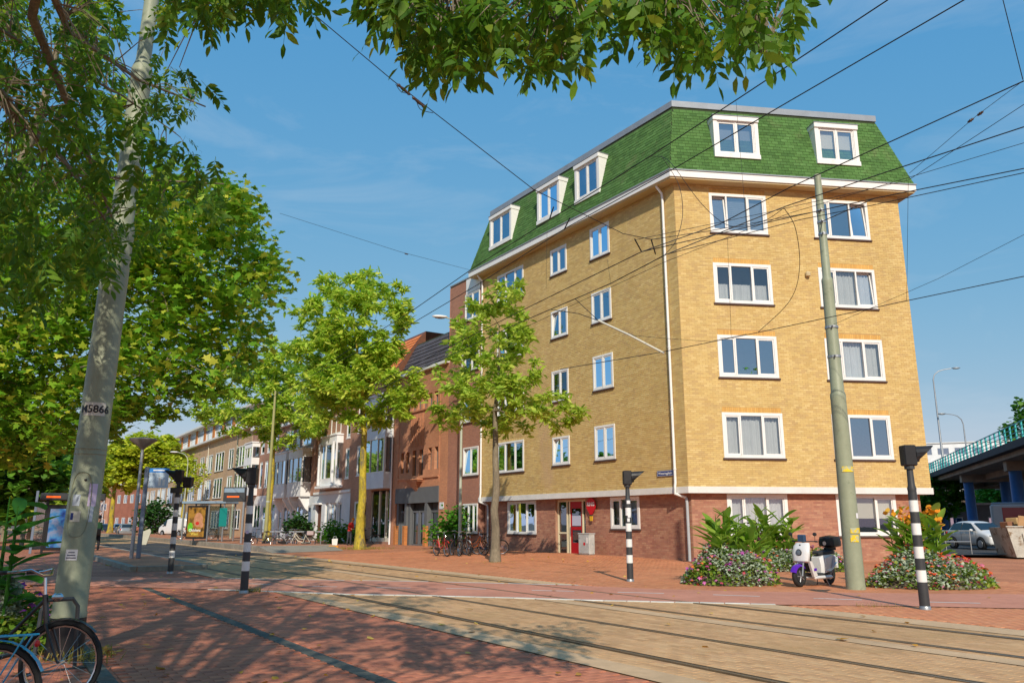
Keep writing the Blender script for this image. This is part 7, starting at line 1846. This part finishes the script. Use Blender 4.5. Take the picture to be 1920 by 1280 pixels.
bgo = MB().rbox(-.08, .10, -.16, .16, -.2, .14, .04).build('shoulder_bag', M_black, None, (q.x + .16, q.y - .30, 1.12), (0, 0, -.35)); tag(bgo, 'black bag carried by the person in green', 'bag')
q = ground(654, 1022, .1); o, J, k = person((q.x, q.y, .1), -.5, 'person in red jacket with orange collar bending over beside the mossy trunk', [pm('red_jacket', (.46, .02, .015), .75, var=.1, scale=6), pm('navy_trousers', (.04, .045, .06), .85), M_black, SKN, pm('orange_hood', (.62, .22, .02), .8)], lean=.28, arms='front')
o = empty('shopping_bag', W(29.4, 3.2, .08), .2, 'white bag standing beside the person in red', 'bag'); MB().add([(-.16, -.1, 0), (.16, -.1, 0), (.16, .1, 0), (-.16, .1, 0), (-.19, -.12, .42), (.19, -.12, .42), (.17, .11, .45), (-.18, .12, .43)], BOXF.tolist()).build('body', M_white, o); MB().tube([(-.1, 0, .42), (-.08, 0, .58), (.08, 0, .58), (.1, 0, .42)], .008, 5).build('handle', M_white, o)
q = ground(625, 1030, .05); o = MB().rbox(-.28, .28, -.2, .2, 0, .22, .03).build('orange_toolbox', pm('toolbox_orange', (.65, .26, .02), .6), None, (q.x, q.y, .06), (0, 0, .2)); tag(o, 'small orange box on the paving beside the mossy tree', 'box')

# ------------------------------------------------------------------ overhead wires
def onplane(px, py, A, B):
    d = ray(px, py); nx_, ny_ = -(B[1] - A[1]), B[0] - A[0]
    k = (nx_ * A[0] + ny_ * A[1]) / (nx_ * d.x + ny_ * d.y); return Vector((0, 0, CAM_H)) + d * k
GW = 'overhead tram wires'
def wire(pts, r, label, smooth_n=0, name='overhead_wire'):
    pts = [Vector(p) for p in pts]; base = pts[0]
    if smooth_n:
        Q = []
        for i in range(len(pts) - 1):
            p0, p1, p2, p3 = pts[max(i - 1, 0)], pts[i], pts[i + 1], pts[min(i + 2, len(pts) - 1)]
            for k in range(smooth_n):
                t = k / smooth_n; Q.append(.5 * ((2 * p1) + (p2 - p0) * t + (2 * p0 - 5 * p1 + 4 * p2 - p3) * t * t + (3 * p1 - p0 - 3 * p2 + p3) * t ** 3))
        pts = Q + [pts[-1]]
    o = MB().tube([p - base for p in pts], r, 6).build(name, M_wire, None, base); return tag(o, label, 'wire', GW)
def insul(p, d, parent_label, L_=.28):
    d = d.normalized(); b = MB(); b.lathe([(.008, -L_ / 2), (.03, -L_ / 2 + .03), (.018, -L_ / 4), (.032, 0), (.018, L_ / 4), (.03, L_ / 2 - .03), (.008, L_ / 2)], 8)
    o = b.build('insulator', pm('insulator_brown', (.07, .035, .02), .4), None, p, d.to_track_quat('Z', 'Y').to_euler(), smooth=True); return tag(o, parent_label, 'insulator', 'insulators on the tram wires')
PA, PB2 = (bp.x, bp.y), (rp.x, rp.y)
sp_pts = [onplane(580, 20, PA, PB2), onplane(735, 150, PA, PB2), onplane(1000, 355, PA, PB2), onplane(1168, 438, PA, PB2), onplane(1222, 449, PA, PB2), onplane(1330, 433, PA, PB2), Vector((rp.x, rp.y, 9.4))]
e0 = sp_pts[0] + (sp_pts[0] - sp_pts[1]) * 1.35; wire([Vector((bp.x, bp.y, min(e0.z, 11.1)))] + sp_pts, .008, 'long span wire running from the thick pole to the tall pole')
insul(onplane(757, 168, PA, PB2), sp_pts[1] - sp_pts[0], 'upper brown insulator on the long span wire'); insul(onplane(785, 192, PA, PB2), sp_pts[1] - sp_pts[0], 'lower brown insulator on the long span wire')
for a in ((742, 158, 752, 172, 768, 176), (780, 185, 788, 205, 812, 212)): wire([onplane(a[0], a[1], PA, PB2), onplane(a[2], a[3], PA, PB2), onplane(a[4], a[5], PA, PB2)], .006, ('upper' if a[0] < 760 else 'lower') + ' small wire loop on the long span wire', 5)
wire([onn(x, y, 15.0) for x, y in ((1665, 0), (1380, 188), (1219, 293), (1029, 413), (891, 500), (775, 581), (600, 690))], .009, 'upper messenger wire crossing the mansard roof')
wire([onn(x, y, 12.3) for x, y in ((1808, 0), (1480, 190), (1266, 315), (1060, 428), (900, 531), (775, 605), (620, 685), (480, 761), (330, 842))], .011, 'thick tram wire running down the street past the roof corner')
K0 = onn(1203, 472, 12.6); K1 = onn(1249, 477, 12.4)
wire([onn(700, 722, 12.2), onn(960, 591, 12.4), K0, at(1350, 420, 15.3), at(1480, 352, 14), at(1920, 152, 11)], .011, 'contact wire swinging up to the right picture edge')
wire([onn(700, 735, 12.0), onn(960, 611, 12.2), onn(1144, 532, 12.4), K1, at(1470, 388, 15), at(1640, 330, 14), at(1920, 238, 12)], .011, 'contact wire leading right below the mansard')
wire([K0, at(1470, 410, 16), at(1640, 372, 15), at(1920, 316, 13)], .010, 'upper wire of the close pair at the right edge'); wire([K1, at(1500, 412, 16), at(1640, 384, 15), at(1920, 324, 13)], .008, 'lower wire of the close pair at the right edge')
wire([onn(960, 625, 12.2), at(1249, 490, 17), at(1480, 400, 16), at(1920, 268, 13)], .006, 'thin wire between the contact wires on the right'); wire([onn(1190, 450, 12.6), at(1440, 398, 16), at(1703, 338, 15), at(1920, 196, 12)], .006, 'thin wire rising steeply at the right edge')
dl = [onn(1050, 692, 12.2), at(1240, 660, 19.5), at(1422, 623, 18.5), at(1699, 564, 16.5), at(1920, 518, 15)]; wire(dl, .009, 'lowest long wire crossing the front below the second floor')
wire([Vector((rp.x - .05, rp.y - .2, 6.3)), at(1760, 522, 17.5), at(1920, 440, 15.5)], .005, 'thin wire from the tall pole to the right edge'); wire([at(1918, 152, 11), at(1830, 218, 13), at(1705, 325, 15)], .005, 'thin stay wire with two insulators at the upper right')
insul(at(1838, 213, 13), Vector((-1, 1, -.6)), 'upper insulator on the thin stay wire', .12); insul(at(1820, 226, 13.1), Vector((-1, 1, -.6)), 'lower insulator on the thin stay wire', .12)
wire([at(1878, -10, 10.5), at(1918, 150, 11)], .007, 'steep wire at the upper right corner'); wire([onn(525, 400, 14), onn(750, 472, 10), onn(888, 508, 3)], .007, 'thin span wire left of the yellow block')
insul(onn(762, 476, 9.8), onn(888, 508, 3) - onn(750, 472, 10), 'insulator on the thin span wire left of the yellow block', .3)
for pts, l in (([at(1240, 292, 18.0), at(1272, 345, 18.0), at(1280, 400, 17.6), at(1268, 450, 17.2), at(1247, 477, 17)], 'curved drop wire beside the white downpipe'), ([at(1266, 315, 17.5), at(1318, 385, 17), at(1370, 424, 16.5), at(1430, 415, 15.8), at(1470, 390, 15.2)], 'sagging loop wire before the top left front window'),
               ([at(1470, 390, 15.2), at(1492, 430, 15.6), at(1499, 505, 16.5), at(1480, 565, 17.4), at(1422, 622, 18.4)], 'large curved drop wire between the front windows'), ([at(1219, 293, 18.5), at(1246, 296, 18.3), at(1266, 315, 17.6)], 'short curved wire at the roof corner')): wire(pts, .007, l, 6)
for a, l in (((1380, 190, 17.5, 1400, 428, 16.5), 'thin vertical dropper before the top left front window'), ((1703, 340, 15, 1700, 563, 16.5), 'thin vertical dropper at the right end of the block'), ((1364, 445, 17, 1371, 632, 18.8), 'thin vertical dropper between two front windows'), ((1026, 415, 24, 1024, 540, 24), 'thin vertical dropper before the side wall'), ((1139, 487, 21, 1145, 532, 21), 'short dropper left of the white downpipe')): wire([at(*a[:3]), at(*a[3:])], .004, l)
for x0, y0, x1, y1, l in ((1190, 448, 1203, 472, 'left'), (1221, 449, 1229, 476, 'right')): wire([onplane(x0, y0, PA, PB2), at(x1, y1, onplane(x0, y0, PA, PB2).y + .4)], .014, l + ' short hanger under the long span wire')
for x0, y0, x1, y1, l in ((1038, 388, 1030, 412, 'left'), (1069, 408, 1058, 430, 'right')): wire([onplane(x0, y0, PA, PB2), at(x1, y1, onplane(x0, y0, PA, PB2).y + .3)], .012, l + ' short hanger before the side dormers')
arm = [at(1032, 580, 22), at(1085, 588, 21.5), at(1122, 601, 21), at(1180, 628, 20), at(1245, 662, 19.4)]
o = MB().tube([p - arm[2] for p in arm[2:]], .028, 8).build('pull_off_arm', M_cream, None, arm[2]); tag(o, 'cream tube arm holding the tram wire before the side wall', 'wire arm'); wire(arm[:3], .010, 'wire leading into the cream tube arm'); wire([at(1078, 560, 21.5), at(1105, 585, 21.2), at(1122, 601, 21)], .010, 'curved wire above the cream tube arm', 4); insul(at(1185, 629, 20), arm[4] - arm[3], 'insulator on the cream tube arm', .3)
wire([at(1180, 628, 20), at(1245, 634, 19.6), at(1330, 640, 19.3), at(1400, 626, 18.6)], .005, 'thin wire over the lowest long wire'); wire([Vector((rp.x, rp.y, 9.1)), at(1640, 372, 15)], .012, 'bracket wire at the top of the tall pole')
wire([onn(470, 770, 14), onn(330, 838, 14), onn(250, 880, 14)], .01, 'far tram wire before the long tan block')
